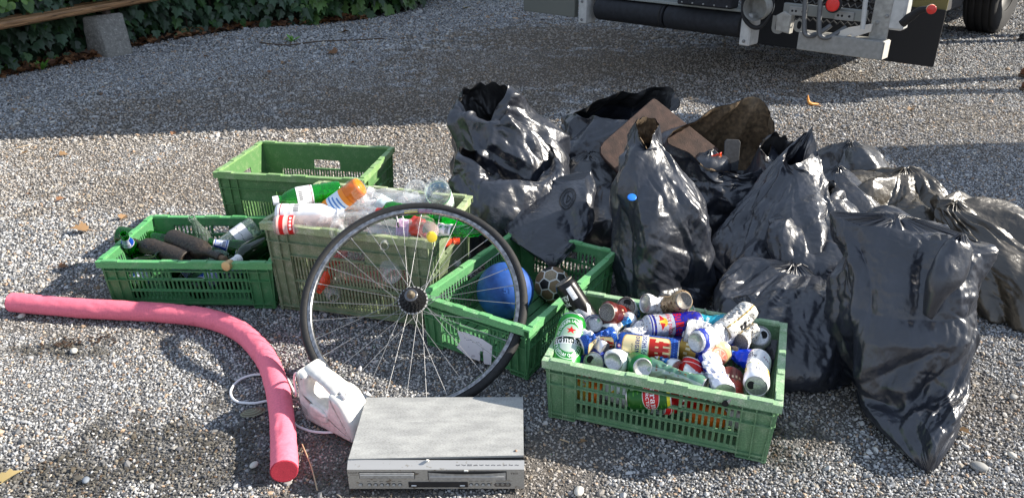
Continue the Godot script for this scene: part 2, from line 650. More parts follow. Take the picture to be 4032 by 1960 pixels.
	for k in 5:
		var mm := MultiMesh.new()
		mm.transform_format = MultiMesh.TRANSFORM_3D
		mm.use_colors = true
		mm.mesh = shapes[k]
		mm.instance_count = bufs[k].size() / 16
		mm.buffer = bufs[k]
		total += mm.instance_count
		var mi := MultiMeshInstance3D.new()
		mi.name = "gravel" if k == 0 else "gravel_%03d" % k
		mi.multimesh = mm
		mi.material_override = smat
		add_child(mi)
		meta(mi, "loose grey and white crushed gravel covering the whole yard", "gravel", "", "stuff")
	print("stones ", total)
func stone_mesh(sd: int, flat: float) -> ArrayMesh:
	# an angular chip: a jittered icosahedron
	var r := RandomNumberGenerator.new()
	r.seed = sd
	var m := MB.new()
	var t := (1.0 + sqrt(5.0)) / 2.0
	var vs := []
	for p in [Vector3(-1, t, 0), Vector3(1, t, 0), Vector3(-1, -t, 0), Vector3(1, -t, 0), Vector3(0, -1, t), Vector3(0, 1, t), Vector3(0, -1, -t), Vector3(0, 1, -t), Vector3(t, 0, -1), Vector3(t, 0, 1), Vector3(-t, 0, -1), Vector3(-t, 0, 1)]:
		var q: Vector3 = p.normalized() * r.randf_range(0.72, 1.12)
		vs.append(Vector3(q.x * 1.15, q.y * flat, q.z * 0.85))
	for f in [[0, 11, 5], [0, 5, 1], [0, 1, 7], [0, 7, 10], [0, 10, 11], [1, 5, 9], [5, 11, 4], [11, 10, 2], [10, 7, 6], [7, 1, 8], [3, 9, 4], [3, 4, 2], [3, 2, 6], [3, 6, 8], [3, 8, 9], [4, 9, 5], [2, 4, 11], [6, 2, 10], [8, 6, 7], [9, 8, 1]]:
		var i := m.v.size()
		for k in [0, 2, 1]: m.vert(vs[f[k]])
		m.tri(i, i + 1, i + 2)
	return m.mesh()
func stone(buf: PackedFloat32Array, x: float, z: float, r: float, so: float, damp: float) -> void:
	var b := Basis(Vector3(rng.randf_range(-1, 1), rng.randf_range(-1, 1), rng.randf_range(-1, 1)).normalized(), rng.randf_range(0, TAU) * 0.35)
	b = b * Basis(Vector3.UP, rng.randf_range(0, TAU))
	b = b.scaled(Vector3.ONE * r)
	var y := -0.0035 + rng.randf() * 0.003 + (rng.randf() * 0.002 if r > 0.006 else 0.0)
	var g := pow(rng.randf(), 1.3) * 0.34 + 0.16
	var c := Color(g, g, g)
	var k := rng.randf()
	if k < 0.08: c = Color(g * 1.12, g * 1.0, g * 0.82)
	elif k < 0.14: c = Color(g * 1.05, g * 0.75, g * 0.52)
	elif k < 0.24: c = Color(g * 0.82, g * 0.86, g * 0.92)
	elif k < 0.30: c = Color(0.52, 0.515, 0.50)
	elif k < 0.35: c = Color(0.085, 0.085, 0.09)
	c = c.lerp(Color(0.25, 0.19, 0.125), so * 0.75)
	if damp > 0.0 and rng.randf() < 0.85:
		c = Color(c.r * (1.0 - damp * 0.72), c.g * (1.0 - damp * 0.74), c.b * (1.0 - damp * 0.78))
	buf.append_array(PackedFloat32Array([b.x.x, b.y.x, b.z.x, x, b.x.y, b.y.y, b.z.y, y, b.x.z, b.y.z, b.z.z, z, c.r, c.g, c.b, 1.0]))
const HEDGE := [[-4.35, -4.6], [-4.05, -5.85], [-3.75, -6.4], [-3.42, -7.3], [-2.75, -8.15], [-2.1, -8.3], [-1.45, -8.75], [-1.15, -9.5], [-1.0, -10.4], [-0.9, -12.0]]
func hedge_x(z: float) -> float:
	for k in HEDGE.size() - 1:
		if z <= HEDGE[k][1] and z >= HEDGE[k + 1][1]:
			return lerpf(HEDGE[k][0], HEDGE[k + 1][0], (HEDGE[k][1] - z) / (HEDGE[k][1] - HEDGE[k + 1][1]))
	return -99.0

# ---------- crates ---------------------------------------------------------------------
func plastic(c: Color, worn: Color, sd: int) -> StandardMaterial3D:
	# moulded plastic, scuffed and dusty
	var n := FastNoiseLite.new()
	n.seed = sd
	n.frequency = 0.02
	n.fractal_octaves = 5
	var im := n.get_seamless_image(256, 256)
	im.convert(Image.FORMAT_RGB8)
	n.frequency = 0.15
	var fine := n.get_seamless_image(256, 256)
	for y in 256:
		for x in 256:
			var g := im.get_pixel(x, y).r
			var f := fine.get_pixel(x, y).r
			var k := smoothstep(0.5, 0.95, g * 0.75 + f * 0.35)
			var q := c.lerp(worn, k * 0.75)
			im.set_pixel(x, y, q * (0.86 + 0.22 * f))
	var m := mat(Color.WHITE, 0.52, 0.0, tex(im), 4.0)
	return m
func make_crate(called: String, label: String, c: Vector3, yaw: float, hgt: float, deep: bool, pm: StandardMaterial3D, rim_m: StandardMaterial3D, ln := 0.6, wd := 0.4) -> Node3D:
	var t := thing(called, label, "crate", at(c, Basis(Vector3.UP, yaw)), "green plastic crates")
	var inset := 0.012 if not deep else 0.016
	for k in 4:
		var l := ln if k % 2 == 0 else wd
		var half := wd * 0.5 if k % 2 == 0 else ln * 0.5
		half -= 0.012
		var l2 := l - 0.03
		var b := Basis(Vector3.UP, k * PI / 2)
		# the wall leans out towards its rim
		var lean := atan2(inset, hgt)
		var xf := Transform3D(b * Basis(Vector3.RIGHT, lean), b * Vector3(0, 0, half - inset))
		var m := MB.new()
		var hl := l2 * 0.5
		var cw := 0.075 if k % 2 == 0 else 0.06
		var th := 0.0035
		var top := hgt - 0.004
		var y_slat := hgt * (0.74 if not deep else 0.66)
		for s in [-1.0, 1.0]:
			# corner posts with their ribs, feet at the bottom
			var x0 = hl * s
			var x1 = (hl - cw) * s
			m.box(Vector3(minf(x0, x1), 0.0, -th), Vector3(maxf(x0, x1), top, 0))
			for rx in [0.004, cw * 0.55, cw]:
				var xc = (hl - rx) * s
				m.box(Vector3(xc - 0.0016, 0.006, 0.0), Vector3(xc + 0.0016, top, 0.0075))
			for fy in [hgt * 0.6, hgt * 0.8]:
				m.box(Vector3(minf(x0, x1), fy - 0.0016, 0.0), Vector3(maxf(x0, x1), fy + 0.0016, 0.009))
			m.box(Vector3(minf(x0, x1), 0.0, 0.0), Vector3(maxf(x0, x1), 0.005, 0.006))
		var ix := hl - cw
		# bands across
		m.box(Vector3(-ix, top - 0.028, -th), Vector3(ix, top, 0))
		m.box(Vector3(-ix, 0.012, -th), Vector3(ix, 0.03, 0))
		m.box(Vector3(-ix, 0.0115, 0.0), Vector3(ix, 0.015, 0.006))
		var hw := 0.058 if k % 2 == 0 else 0.052
		var rows := [hgt * 0.36, hgt * 0.6] if not deep else [hgt * 0.36]
		for ry in rows:
			m.box(Vector3(-ix, ry - 0.004, -th), Vector3(ix, ry + 0.004, 0.0))
			m.box(Vector3(-ix, ry - 0.0016, 0.0), Vector3(ix, ry + 0.0016, 0.0065))
		var h0 := hgt * 0.6 + 0.006
		var h1 := top - 0.028
		if deep:
			h0 = hgt * 0.68
			h1 = hgt * 0.80
			m.box(Vector3(-ix, y_slat, -th), Vector3(ix, h0, 0))
			m.box(Vector3(-ix, h0, -th), Vector3(-hw, top - 0.028, 0))
			m.box(Vector3(hw, h0, -th), Vector3(ix, top - 0.028, 0))
			m.box(Vector3(-hw, h1, -th), Vector3(hw, top - 0.028, 0))
			m.box(Vector3(-ix, hgt * 0.8 - 0.0016, 0.0), Vector3(ix, hgt * 0.8 + 0.0016, 0.009))
			m.box(Vector3(-ix, hgt * 0.66 - 0.0016, 0.0), Vector3(-hw, hgt * 0.66 + 0.0016, 0.009))
			m.box(Vector3(hw, hgt * 0.66 - 0.0016, 0.0), Vector3(ix, hgt * 0.66 + 0.0016, 0.009))
		else:
			m.box(Vector3(-ix, hgt * 0.8 - 0.0016, 0.0), Vector3(ix, hgt * 0.8 + 0.0016, 0.009))
			for s in [-1.0, 1.0]:
				m.box(Vector3(s * (hw + 0.004) - 0.004, h0, -th), Vector3(s * (hw + 0.004) + 0.004, h1, 0.004))
		# frame of the hand hole
		m.box(Vector3(-hw, h0 - 0.005, 0.0), Vector3(hw, h0, 0.008))
		var wall := part(t, "side_wall", m.mesh(), pm, xf)
		var n := int((2.0 * ix) / (0.0147 if not deep else 0.0118))
		var pitch := 2.0 * ix / n
		for q in n + 1:
			var x := -ix + pitch * q
			var y1 := h1 if not deep else y_slat
			if not deep and absf(x) < hw + 0.004: y1 = h0 - 0.002
			var y0 := 0.029
			var sl := bev(Vector3(snappedf(pitch * (0.44 if not deep else 0.5), 0.0005), snappedf(y1 - y0, 0.001), 0.0034), 0.0004)
			part(wall, "slat", sl, pm, at(Vector3(x, (y0 + y1) * 0.5, -0.0018)))
	# rim: a lip all round with raised stacking tabs
	var r := MB.new()
	for k in 4:
		var l := ln if k % 2 == 0 else wd
		var half := wd * 0.5 if k % 2 == 0 else ln * 0.5
		var b := Basis(Vector3.UP, k * PI / 2)
		var first := r.v.size()
		var e := l * 0.5 - (0.0 if k % 2 == 0 else 0.0195)
		r.box(Vector3(-e, hgt - 0.006, half - 0.0195), Vector3(e, hgt - 0.0005, half))
		r.box(Vector3(-e, hgt - 0.024, half - 0.0035), Vector3(e, hgt - 0.006, half - 0.001))
		var gap := l / 6.0
		for s in [-2.5, -0.5, 0.5, 2.5] if k % 2 == 0 else [-2.4, -0.7, 0.7, 2.4]:
			r.cbox(Vector3(s * gap, hgt + 0.0012, half - 0.0095), Vector3(gap * 0.55, 0.0032, 0.016))
		for q in range(first, r.v.size()): r.v[q] = b * r.v[q]
	part(t, "rim", r.mesh(), rim_m)
	# slotted floor
	var bl := ln - 0.06
	var bw := wd - 0.06
	for q in 9:
		var f := MB.new()
		f.box(Vector3(-bl * 0.5, 0.0, -bw / 18.0 + 0.0028), Vector3(bl * 0.5, 0.004, bw / 18.0 - 0.0028))
		part(t, "floor_slat", f.mesh(), pm, at(Vector3(0, 0.014, -bw * 0.5 + bw * (q + 0.5) / 9.0)))
	var f2 := MB.new()
	for q in 7: f2.cbox(Vector3(-bl * 0.5 + bl * q / 6.0, 0.0125, 0), Vector3(0.02, 0.003, bw))
	for s in [-1.0, 1.0]:
		f2.cbox(Vector3(0, 0.0165, s * (bw * 0.5 + 0.007)), Vector3(bl + 0.03, 0.005, 0.014))
		f2.cbox(Vector3(s * (bl * 0.5 + 0.0075), 0.0165, 0), Vector3(0.015, 0.005, bw))
	part(t, "floor_frame", f2.mesh(), pm)
	return t
var crate := {}
func build_crates() -> void:
	var g1 := plastic(lin(0.125, 0.25, 0.125), lin(0.28, 0.38, 0.24), 21)
	var g1r := plastic(lin(0.26, 0.42, 0.24), lin(0.55, 0.58, 0.45), 22)
	crate.cans = make_crate("crate", "faded green crate with a whitish worn rim, heaped with drinks cans", Vector3(0.425, 0.004, -1.742), -0.345, 0.192, false, g1, g1r)
	var g2 := plastic(lin(0.06, 0.215, 0.08), lin(0.13, 0.25, 0.12), 23)
	crate.glass = make_crate("crate", "low bright green crate holding glass bottles behind the pink foam tube", Vector3(-1.093, 0.004, -2.461), -0.038, 0.182, false, g2, plastic(lin(0.10, 0.36, 0.13), lin(0.22, 0.42, 0.2), 24))
	var g3 := plastic(lin(0.165, 0.22, 0.12), lin(0.33, 0.35, 0.25), 25)
	crate.plastic = make_crate("crate", "tall dusty olive crate full of plastic bottles behind the bicycle wheel", Vector3(-0.479, 0.004, -2.366), -0.274, 0.328, true, g3, plastic(lin(0.30, 0.37, 0.19), lin(0.48, 0.5, 0.36), 26))
	var g4 := plastic(lin(0.08, 0.25, 0.10), lin(0.15, 0.30, 0.15), 27)
	crate.balls = make_crate("crate", "low light green crate holding a blue ball and a football", Vector3(0.036, 0.004, -2.175), -0.557 + PI / 2, 0.182, false, g4, plastic(lin(0.15, 0.42, 0.17), lin(0.28, 0.46, 0.26), 28))
	var g5 := plastic(lin(0.095, 0.215, 0.075), lin(0.2, 0.29, 0.14), 29)
	crate.empty = make_crate("crate", "tall empty green crate standing behind the other crates", Vector3(-0.815, 0.004, -2.886), -0.166, 0.329, true, g5, plastic(lin(0.2, 0.35, 0.13), lin(0.34, 0.42, 0.24), 30))
	# torn paper label on the ball crate
	var im := picture(128, 128, Color(0.86, 0.86, 0.88))
	for k in 9: rect(im, 30 + k * 7, 48 + (k * 5) % 7, 5, 2, Color(0.5, 0.5, 0.55))
	grime(im, 3, 0.1, Color(0.7, 0.7, 0.72))
	var bb := Basis(Vector3.UP, -0.557)
	var lp := prism([Vector2(-0.066, -0.03), Vector2(-0.02, -0.052), Vector2(0.02, -0.05), Vector2(0.022, -0.012), Vector2(0.032, -0.012), Vector2(0.034, -0.055), Vector2(0.06, -0.05), Vector2(0.066, 0.02), Vector2(0.03, 0.032), Vector2(-0.03, 0.036), Vector2(-0.06, 0.03), Vector2(-0.05, 0.0)], 0.0006)
	var paper := mat(Color.WHITE, 0.9, 0.0, tex(im))
	paper.uv1_scale = Vector3(7.5, -7.5, 1)
	paper.uv1_offset = Vector3(0.5, 0.5, 0)
	var tag := thing("paper_label", "torn white paper label stuck on the slats of the ball crate", "label", at(Vector3(0.036, 0.004, -2.175) + bb * Vector3(0.0, 0.062, 0.289), bb))
	part(tag, "sheet", lp, paper)

# ---------- pink foam tube ---------------------------------------------------------------
func build_noodle() -> void:
	var c := []
	for q in [[30, 760], [200, 775], [400, 786], [520, 801], [600, 832], [660, 890], [692, 960], [708, 1050], [714, 1150], [714, 1185]]: c.append(gd(q[0], q[1], 0.036))
	c = bend(c, 22)
	var rad := []
	for k in c.size(): rad.append(0.0335 * (1.0 - 0.03 * absf(nz.get_noise_1d(k * 0.1))))
	var t := thing("pool_noodle", "bent pink foam pool noodle lying on the gravel", "pool noodle", at(Vector3(0, 0.0, 0)))
	var m := MB.new()
	# small dents and nicks in the foam
	add_tube(m, c, rad, 40, false, false)
	var n := m.normals()
	for k in m.v.size():
		var p := m.v[k]
		var d := nz.get_noise_3dv(p * 22.0)
		var bendy := exp(-pow((p - Vector3(-0.78, 0.036, -1.97)).length() / 0.17, 2.0))
		var crease := smoothstep(0.6, 0.95, absf(sin((p.x * 0.72 - p.z * 0.69) * 95.0 + nz.get_noise_3dv(p * 12.0) * 2.5)))
		m.v[k] = p - n[k] * (0.0024 * smoothstep(0.45, 0.7, d) + 0.0008 * nz.get_noise_3dv(p * 60.0) + 0.0022 * bendy * crease * clampf(-n[k].x, 0.0, 1.0))
	var pm := mat(lin(0.90, 0.19, 0.27), 0.72, 0.0, noise_tex(0.05, 0.84, 1.0, 31, 256, 5, 0.6), 9.0)
	bumpy(pm, normal_tex(0.25, 32, 4.0), 0.45)
	part(t, "foam_tube", m.mesh(), pm)
	var em := mat(lin(0.72, 0.045, 0.085), 0.95, 0.0, noise_tex(0.06, 0.6, 1.0, 33), 22.0)
	bumpy(em, normal_tex(0.1, 34, 6.0), 1.0)
	for e in 2:
		var a: Vector3 = c[0] if e == 0 else c[c.size() - 1]
		var b: Vector3 = c[1] if e == 0 else c[c.size() - 2]
		var r: float = rad[0] if e == 0 else rad[rad.size() - 1]
		part(t, "cut_end", lathe([[r, -0.001], [r * 0.99, 0.0015], [r * 0.9, 0.002], [r * 0.5, 0.0012], [0.0001, 0.002]], 36), em, at(a, along(a - b)))

# ---------- hand mixer -------------------------------------------------------------------
func build_mixer() -> void:
	var A := gp(1188, 1655)
	var B := gp(1371, 1748)
	var dx := (B - A).normalized()
	var bz := Vector3(-dx.z, 0, dx.x)            # out of the side that faces the camera
	if bz.z < 0: bz = -bz
	var bas := Basis(dx, Vector3.UP, dx.cross(Vector3.UP))
	var t := thing("hand_mixer", "old white electric hand mixer standing between the foam tube and the silver recorder", "hand mixer", at(A + Vector3(0, 0.003, 0) - bas.z * 0.042, bas))
	var wm := mat(lin(0.78, 0.765, 0.72), 0.34, 0.0, noise_tex(0.03, 0.84, 1.0, 41), 6.0)
	var V := func(x, y): return Vector2(x, y)
	var body := [Vector2(0.002, 0.022), Vector2(0.02, 0.002), Vector2(0.115, 0.0), Vector2(0.188, 0.0), Vector2(0.198, 0.012), Vector2(0.196, 0.052), Vector2(0.182, 0.078), Vector2(0.158, 0.112), Vector2(0.142, 0.122), Vector2(0.118, 0.126), Vector2(0.112, 0.112), Vector2(0.108, 0.085), Vector2(0.098, 0.07), Vector2(0.05, 0.083), Vector2(0.034, 0.098), Vector2(0.032, 0.122), Vector2(0.034, 0.15), Vector2(0.01, 0.156), Vector2(0.002, 0.15), Vector2(-0.006, 0.08)]
	part(t, "body", soft_prism(body, 0.084, 0.014), wm)
	var hm := MB.new()
	add_tube(hm, bend([Vector3(0.012, 0.148, 0), Vector3(0.045, 0.149, 0), Vector3(0.085, 0.139, 0), Vector3(0.13, 0.119, 0)], 5), [0.0135, 0.014, 0.0145, 0.0148, 0.015, 0.015, 0.0155, 0.0155, 0.0155, 0.016, 0.016, 0.0165, 0.017, 0.0175, 0.018, 0.018], 18)
	for k in hm.v.size(): hm.v[k].z *= 1.7
	part(t, "handle", hm.mesh(), wm)
	var gm := mat(lin(0.42, 0.43, 0.45), 0.4)
	part(t, "speed_switch", bev(Vector3(0.028, 0.012, 0.03), 0.003), gm, at(Vector3(0.126, 0.131, 0.004), Basis(Vector3.BACK, -0.4)))
	var k2 := part(t, "switch_knob", bev(Vector3(0.02, 0.016, 0.022), 0.003), mat(lin(0.6, 0.6, 0.6), 0.4), at(Vector3(0.15, 0.122, 0.012), Basis(Vector3.BACK, -0.6)))
	var ink := mat(lin(0.05, 0.05, 0.06), 0.6)
	var tm := TextMesh.new()
	var fo := SystemFont.new()
	fo.font_names = PackedStringArray(["Droid Serif"])
	tm.font = fo
	tm.text = "R"
	tm.font_size = 32
	tm.pixel_size = 0.0004
	tm.depth = 0.0004
	part(k2, "emblem", tm, ink, at(Vector3(0, 0.0083, 0), Basis(Vector3.RIGHT, -PI / 2)))
	for s in 4:
		part(t, "vent_slot", bev(Vector3(0.026, 0.0018, 0.002), 0.0004), mat(lin(0.25, 0.24, 0.22), 0.7), at(Vector3(0.018, 0.032 + s * 0.006, 0.0421), Basis(Vector3.BACK, -0.5)))
	for s in 5:
		part(t, "vent_slot", bev(Vector3(0.0022, 0.0022, 0.05), 0.0004), mat(lin(0.22, 0.21, 0.2), 0.7), at(Vector3(0.1985 - s * 0.0002, 0.014 + s * 0.007, 0.0)))
	part(t, "side_bulge", soft_prism([Vector2(0.045, 0.035), Vector2(0.10, 0.03), Vector2(0.108, 0.055), Vector2(0.098, 0.064), Vector2(0.055, 0.075), Vector2(0.042, 0.065)], 0.096, 0.008), wm)
	var dirt := mat(lin(0.2, 0.16, 0.12), 0.9)
	var spot := MB.new()
	for k in 26:
		var p := Vector3(rng.randf_range(0.01, 0.18), rng.randf_range(0.006, 0.05), 0.0421)
		var s := rng.randf_range(0.0006, 0.0016)
		spot.cbox(p, Vector3(s * 1.4, s, 0.0004))
	part(t, "mud_specks", spot.mesh(), dirt).set_meta("kind", "stuff")
	# cord in a loop on the stones, ending in a plug
	var cm := mat(lin(0.72, 0.72, 0.74), 0.45)
	var w := thing("power_cord", "white mixer cord looping over the gravel under the foam tube", "power cord")
	var cp := []
	for q in [[1180, 1475, .13], [1162, 1470, .10], [1158, 1500, .05], [1165, 1560, .008], [1120, 1480, .006], [1050, 1473, .006], [985, 1478, .006], [935, 1500, .006], [908, 1535, .006], [912, 1565, .006], [940, 1583, .006], [1000, 1587, .006], [1065, 1578, .006], [1120, 1600, .006], [1160, 1668, .006], [1200, 1690, .006], [1240, 1700, .006], [1300, 1702, .006], [1345, 1690, .006], [1385, 1650, .006], [1410, 1600, .007], [1422, 1575, .01]]: cp.append(gp(q[0], q[1], q[2]))
	part(w, "cable", tube(bend(cp, 6), 0.0036, 10), cm)
	var pp := gp(1432, 1570, 0.016)
	var pd := (gp(1455, 1548, 0.016) - pp).normalized()
	var plug := part(w, "plug", lathe([[0.004, -0.03], [0.007, -0.022], [0.0125, -0.006], [0.0145, 0.008], [0.0145, 0.016], [0.0145, 0.016], [0.0005, 0.016]], 18), cm, at(pp, along(pd)))
	for s in [-1.0, 1.0]:
		part(plug, "prong", lathe([[0.0022, 0.0], [0.0022, 0.019], [0.0005, 0.021]], 10), mat(lin(0.6, 0.6, 0.62), 0.25, 1.0), at(Vector3(s * 0.009, 0.016, 0)))

# ---------- recorder ----------------------------------------------------------------------
func build_recorder() -> void:
	var o := Vector3(-0.185, 0.004, -1.388)
	var t := thing("disc_and_tape_recorder", "dirty silver disc and video tape recorder lying in front of the wheel", "recorder", at(o, turned(-0.6)))
	var sm := picture(512, 512, Color(0.62, 0.61, 0.58))
	var n := FastNoiseLite.new()
	n.seed = 3
	n.frequency = 0.045
	n.fractal_octaves = 4
	var n2 := FastNoiseLite.new()
	n2.seed = 4
	n2.frequency = 0.008
	for y in 512:
		for x in 512:
			var g := n.get_noise_2d(x * 2.4, y * 2.4) * 0.085 + n2.get_noise_2d(x, y) * 0.08
			var d := smoothstep(0.3, 0.5, n.get_noise_2d(x * 2.1 + 900, y * 2.1)) * 0.10
			sm.set_pixel(x, y, Color(0.60 + g - d, 0.602 + g - d * 1.08, 0.592 + g * 0.95 - d * 1.25))
	var top := mat(Color.WHITE, 0.5, 0.0, tex(sm))
	var side := mat(lin(0.36, 0.35, 0.32), 0.5, 0.4, noise_tex(0.03, 0.7, 1.0, 44), 5.0)
	var W := 0.21
	# metal case under the lid, bezel in front
	part(t, "case", bev(Vector3(0.416, 0.062, 0.243), 0.002), side, at(Vector3(0, 0.04, -0.1325)))
	var lm := MB.new()
	var c0 := Vector3(-0.2085, 0.0835, -0.012)
	lm.flat(Vector3(-0.2085, 0.0835, -0.017), Vector3(-0.2085, 0.0835, -0.257), Vector3(0.2085, 0.0835, -0.257), Vector3(0.2085, 0.0855, -0.027))
	lm.flat(Vector3(-0.2085, 0.0795, -0.017), Vector3(-0.2085, 0.0835, -0.017), Vector3(0.2085, 0.0855, -0.027), Vector3(0.2085, 0.0795, -0.027))
	lm.flat(Vector3(0.2085, 0.012, -0.0268), Vector3(0.2085, 0.0855, -0.027), Vector3(0.2085, 0.0835, -0.257), Vector3(0.2085, 0.012, -0.257))
	lm.flat(Vector3(-0.2085, 0.012, -0.257), Vector3(-0.2085, 0.0835, -0.257), Vector3(-0.2085, 0.0835, -0.017), Vector3(-0.2085, 0.012, -0.0168))
	lm.flat(Vector3(0.2085, 0.012, -0.257), Vector3(0.2085, 0.0835, -0.257), Vector3(-0.2085, 0.0835, -0.257), Vector3(-0.2085, 0.012, -0.257))
	top.uv1_scale = Vector3(1.75, 1.0, 1.0)
	part(t, "lid", lm.mesh(), top)
	# sloping top of the bezel with its row of printed marks
	var bi := picture(1024, 64, Color(0.66, 0.66, 0.655))
	grime(bi, 12, 0.0, Color(0.52, 0.5, 0.46), 0.02)
	for k in 11:
		if k == 2: write(bi, "RW", 640 + k * 34, 34, 13, Color(0.2, 0.2, 0.22))
		else:
			for q in 5: rect(bi, 628 + k * 34 + q * 5, 29 + (q * 3 + k) % 4, 4, 8 - (q + k) % 3, Color(0.3, 0.3, 0.32))
	var bz := mat(Color.WHITE, 0.4, 0.1, tex(bi))
	var bm := MB.new()
	bm.flat(Vector3(-W, 0.066, 0.0), Vector3(-W, 0.0805, -0.0175), Vector3(W, 0.0785, -0.0175), Vector3(W, 0.066, 0.0))
	bm.uv = PackedVector2Array([Vector2(0, 1), Vector2(0, 0), Vector2(1, 0), Vector2(1, 1)])
	part(t, "bezel_slope", bm.mesh(), bz)
	var fi := picture(1024, 192, Color(0.6, 0.575, 0.53))
	for y in 192:
		for x in 1024:
			var g := n.get_noise_2d(x, y * 2.0) * 0.08
			fi.set_pixel(x, y, Color(0.66 + g, 0.635 + g, 0.59 + g))
	write(fi, "SQAPX", 38, 34, 13, Color(0.15, 0.14, 0.14), 0, true, false, 1.2)
	for k in 7: rect(fi, 16 + k * 7, 50, 5, 6, Color(0.36, 0.34, 0.31))
	write(fi, "VHS", 965, 40, 15, Color(0.2, 0.18, 0.17), 0, true, true)
	write(fi, "DVD", 398, 38, 11, Color(0.2, 0.2, 0.2))
	for k in 6: rect(fi, 108 + k * 36, 114, 20, 5, Color(0.32, 0.3, 0.28))
	for k in 4: rect(fi, 702 + k * 34, 114, 20, 4, Color(0.32, 0.3, 0.28))
	rect(fi, 860, 112, 90, 4, Color(0.32, 0.3, 0.28))
	grime(fi, 5, 0.05, Color(0.42, 0.36, 0.29), 0.012)
	var fm := mat(Color.WHITE, 0.45, 0.1, tex(fi))
	var pm := MB.new()
	pm.flat(Vector3(-W, 0.007, 0.0), Vector3(-W, 0.066, 0.0), Vector3(W, 0.066, 0.0), Vector3(W, 0.007, 0.0))
	pm.uv = PackedVector2Array([Vector2(0, 1), Vector2(0, 0), Vector2(1, 0), Vector2(1, 1)])
	pm.box(Vector3(-W, 0.007, -0.017), Vector3(W, 0.0655, -0.0005))
	var front := part(t, "front_panel", pm.mesh(), fm)
	var silver := mat(lin(0.52, 0.50, 0.46), 0.35, 0.2, noise_tex(0.03, 0.75, 1.0, 46), 8.0)
	var dark := mat(lin(0.02, 0.02, 0.022), 0.3)
	var slot := mat(lin(0.03, 0.03, 0.03), 0.6)
	# disc tray
	part(front, "tray_gap", bev(Vector3(0.133, 0.0195, 0.001), 0.0003), slot, at(Vector3(-0.1165, 0.0485, 0.0004)))
	var tray := part(front, "disc_tray", bev(Vector3(0.13, 0.0165, 0.003), 0.0008), silver, at(Vector3(-0.1165, 0.0485, 0.0012)))
	part(tray, "tray_ridge", bev(Vector3(0.126, 0.002, 0.0012), 0.0003), mat(lin(0.6, 0.6, 0.58), 0.3, 0.3), at(Vector3(0, 0.003, 0.0019)))
	# tape flap, bowed and ajar at the top
	part(front, "flap_gap", bev(Vector3(0.187, 0.0275, 0.001), 0.0003), slot, at(Vector3(0.0742, 0.0475, 0.0004)))
	var fl := MB.new()
	var fp := PackedVector3Array()
	for j in 4:
		for i in 17:
			var u := -1.0 + 2.0 * i / 16.0
			fp.append(Vector3(u * 0.0915, -0.012 + 0.024 * j / 3.0 - 0.0022 * (1.0 - u * u) * j / 3.0, 0.001 + 0.0035 * (1.0 - u * u) * j / 3.0))
	fl.grid(fp, 17, 4, false)
	var flap := part(front, "tape_flap", fl.mesh(), silver, at(Vector3(0.0742, 0.0465, 0.001)))
	part(flap, "flap_ridge", bev(Vector3(0.176, 0.0022, 0.0012), 0.0003), mat(lin(0.6, 0.6, 0.58), 0.3, 0.3), at(Vector3(0, 0.001, 0.0034)))
	part(front, "flap_catch", bev(Vector3(0.01, 0.004, 0.003), 0.0006), mat(lin(0.65, 0.65, 0.62), 0.4), at(Vector3(0.072, 0.0628, 0.001)))
	# display and its two keys
	var disp := part(front, "dark_cover", bev(Vector3(0.142, 0.0165, 0.002), 0.0005), dark, at(Vector3(0.004, 0.0205, 0.0008)))
	for x in [-0.058, 0.058]:
		part(disp, "key", bev(Vector3(0.012, 0.0028, 0.0024), 0.0006), mat(lin(0.7, 0.7, 0.68), 0.35), at(Vector3(x, -0.002, 0.0016)))
	var bmesh := lathe([[0.0042, 0.0], [0.0042, 0.0032], [0.0034, 0.0042], [0.0003, 0.0043]], 16)
	var ring := lathe([[0.0052, 0.0], [0.0052, 0.0009], [0.0003, 0.0009]], 16)
	for x in [-0.182, -0.1605, -0.1458, -0.131, -0.1165, -0.102, -0.0875, 0.0825, 0.0965, 0.1115, 0.125]:
		var q = Transform3D(Basis(Vector3.RIGHT, PI / 2), Vector3(x, 0.0195, 0.0002))
		part(front, "button_ring", ring, slot, q)
		part(front, "button", bmesh if x > -0.18 else lathe([[0.005, 0.0], [0.005, 0.0036], [0.004, 0.0046], [0.0003, 0.0047]], 16), silver, q)
	var well := part(front, "socket_well", prism([Vector2(-0.021, 0), Vector2(-0.017, -0.0055), Vector2(0.017, -0.0055), Vector2(0.021, 0), Vector2(0.017, 0.0055), Vector2(-0.017, 0.0055)], 0.0014, 0.0003), mat(lin(0.12, 0.1, 0.085), 0.8), at(Vector3(0.158, 0.0195, 0.0006)))
	for x in [-0.012, 0.0, 0.012]:
		part(well, "socket", lathe([[0.0036, 0.0], [0.0036, 0.002], [0.002, 0.002], [0.002, 0.0005], [0.0003, 0.0005]], 12), mat(lin(0.3, 0.28, 0.24), 0.4, 0.6), at(Vector3(x, 0.003, 0.0008), Basis(Vector3.RIGHT, PI / 2)))
	for x in [-0.17, 0.17]:
		for z in [-0.03, -0.22]: part(t, "foot", lathe([[0.012, -0.004], [0.012, 0.009], [0.0005, 0.009]], 16), dark, at(Vector3(x, 0.0, z)))
	part(t, "lid_screw", lathe([[0.0035, 0.0], [0.0035, 0.002], [0.002, 0.003], [0.0002, 0.003]], 10), mat(lin(0.3, 0.2, 0.14), 0.5, 0.5), at(Vector3(0.19, 0.0852, -0.042)))
	var pc := thing("pebble", "small white pebble lying on the recorder's front edge", "pebble", at(Vector3(-0.205, 0.0855, -1.402), turned(30)))
	part(pc, "stone_piece", stone_mesh(501, 0.6), mat(lin(0.6, 0.59, 0.56), 0.8), at(Vector3.ZERO, Basis().scaled(Vector3.ONE * 0.0055)))

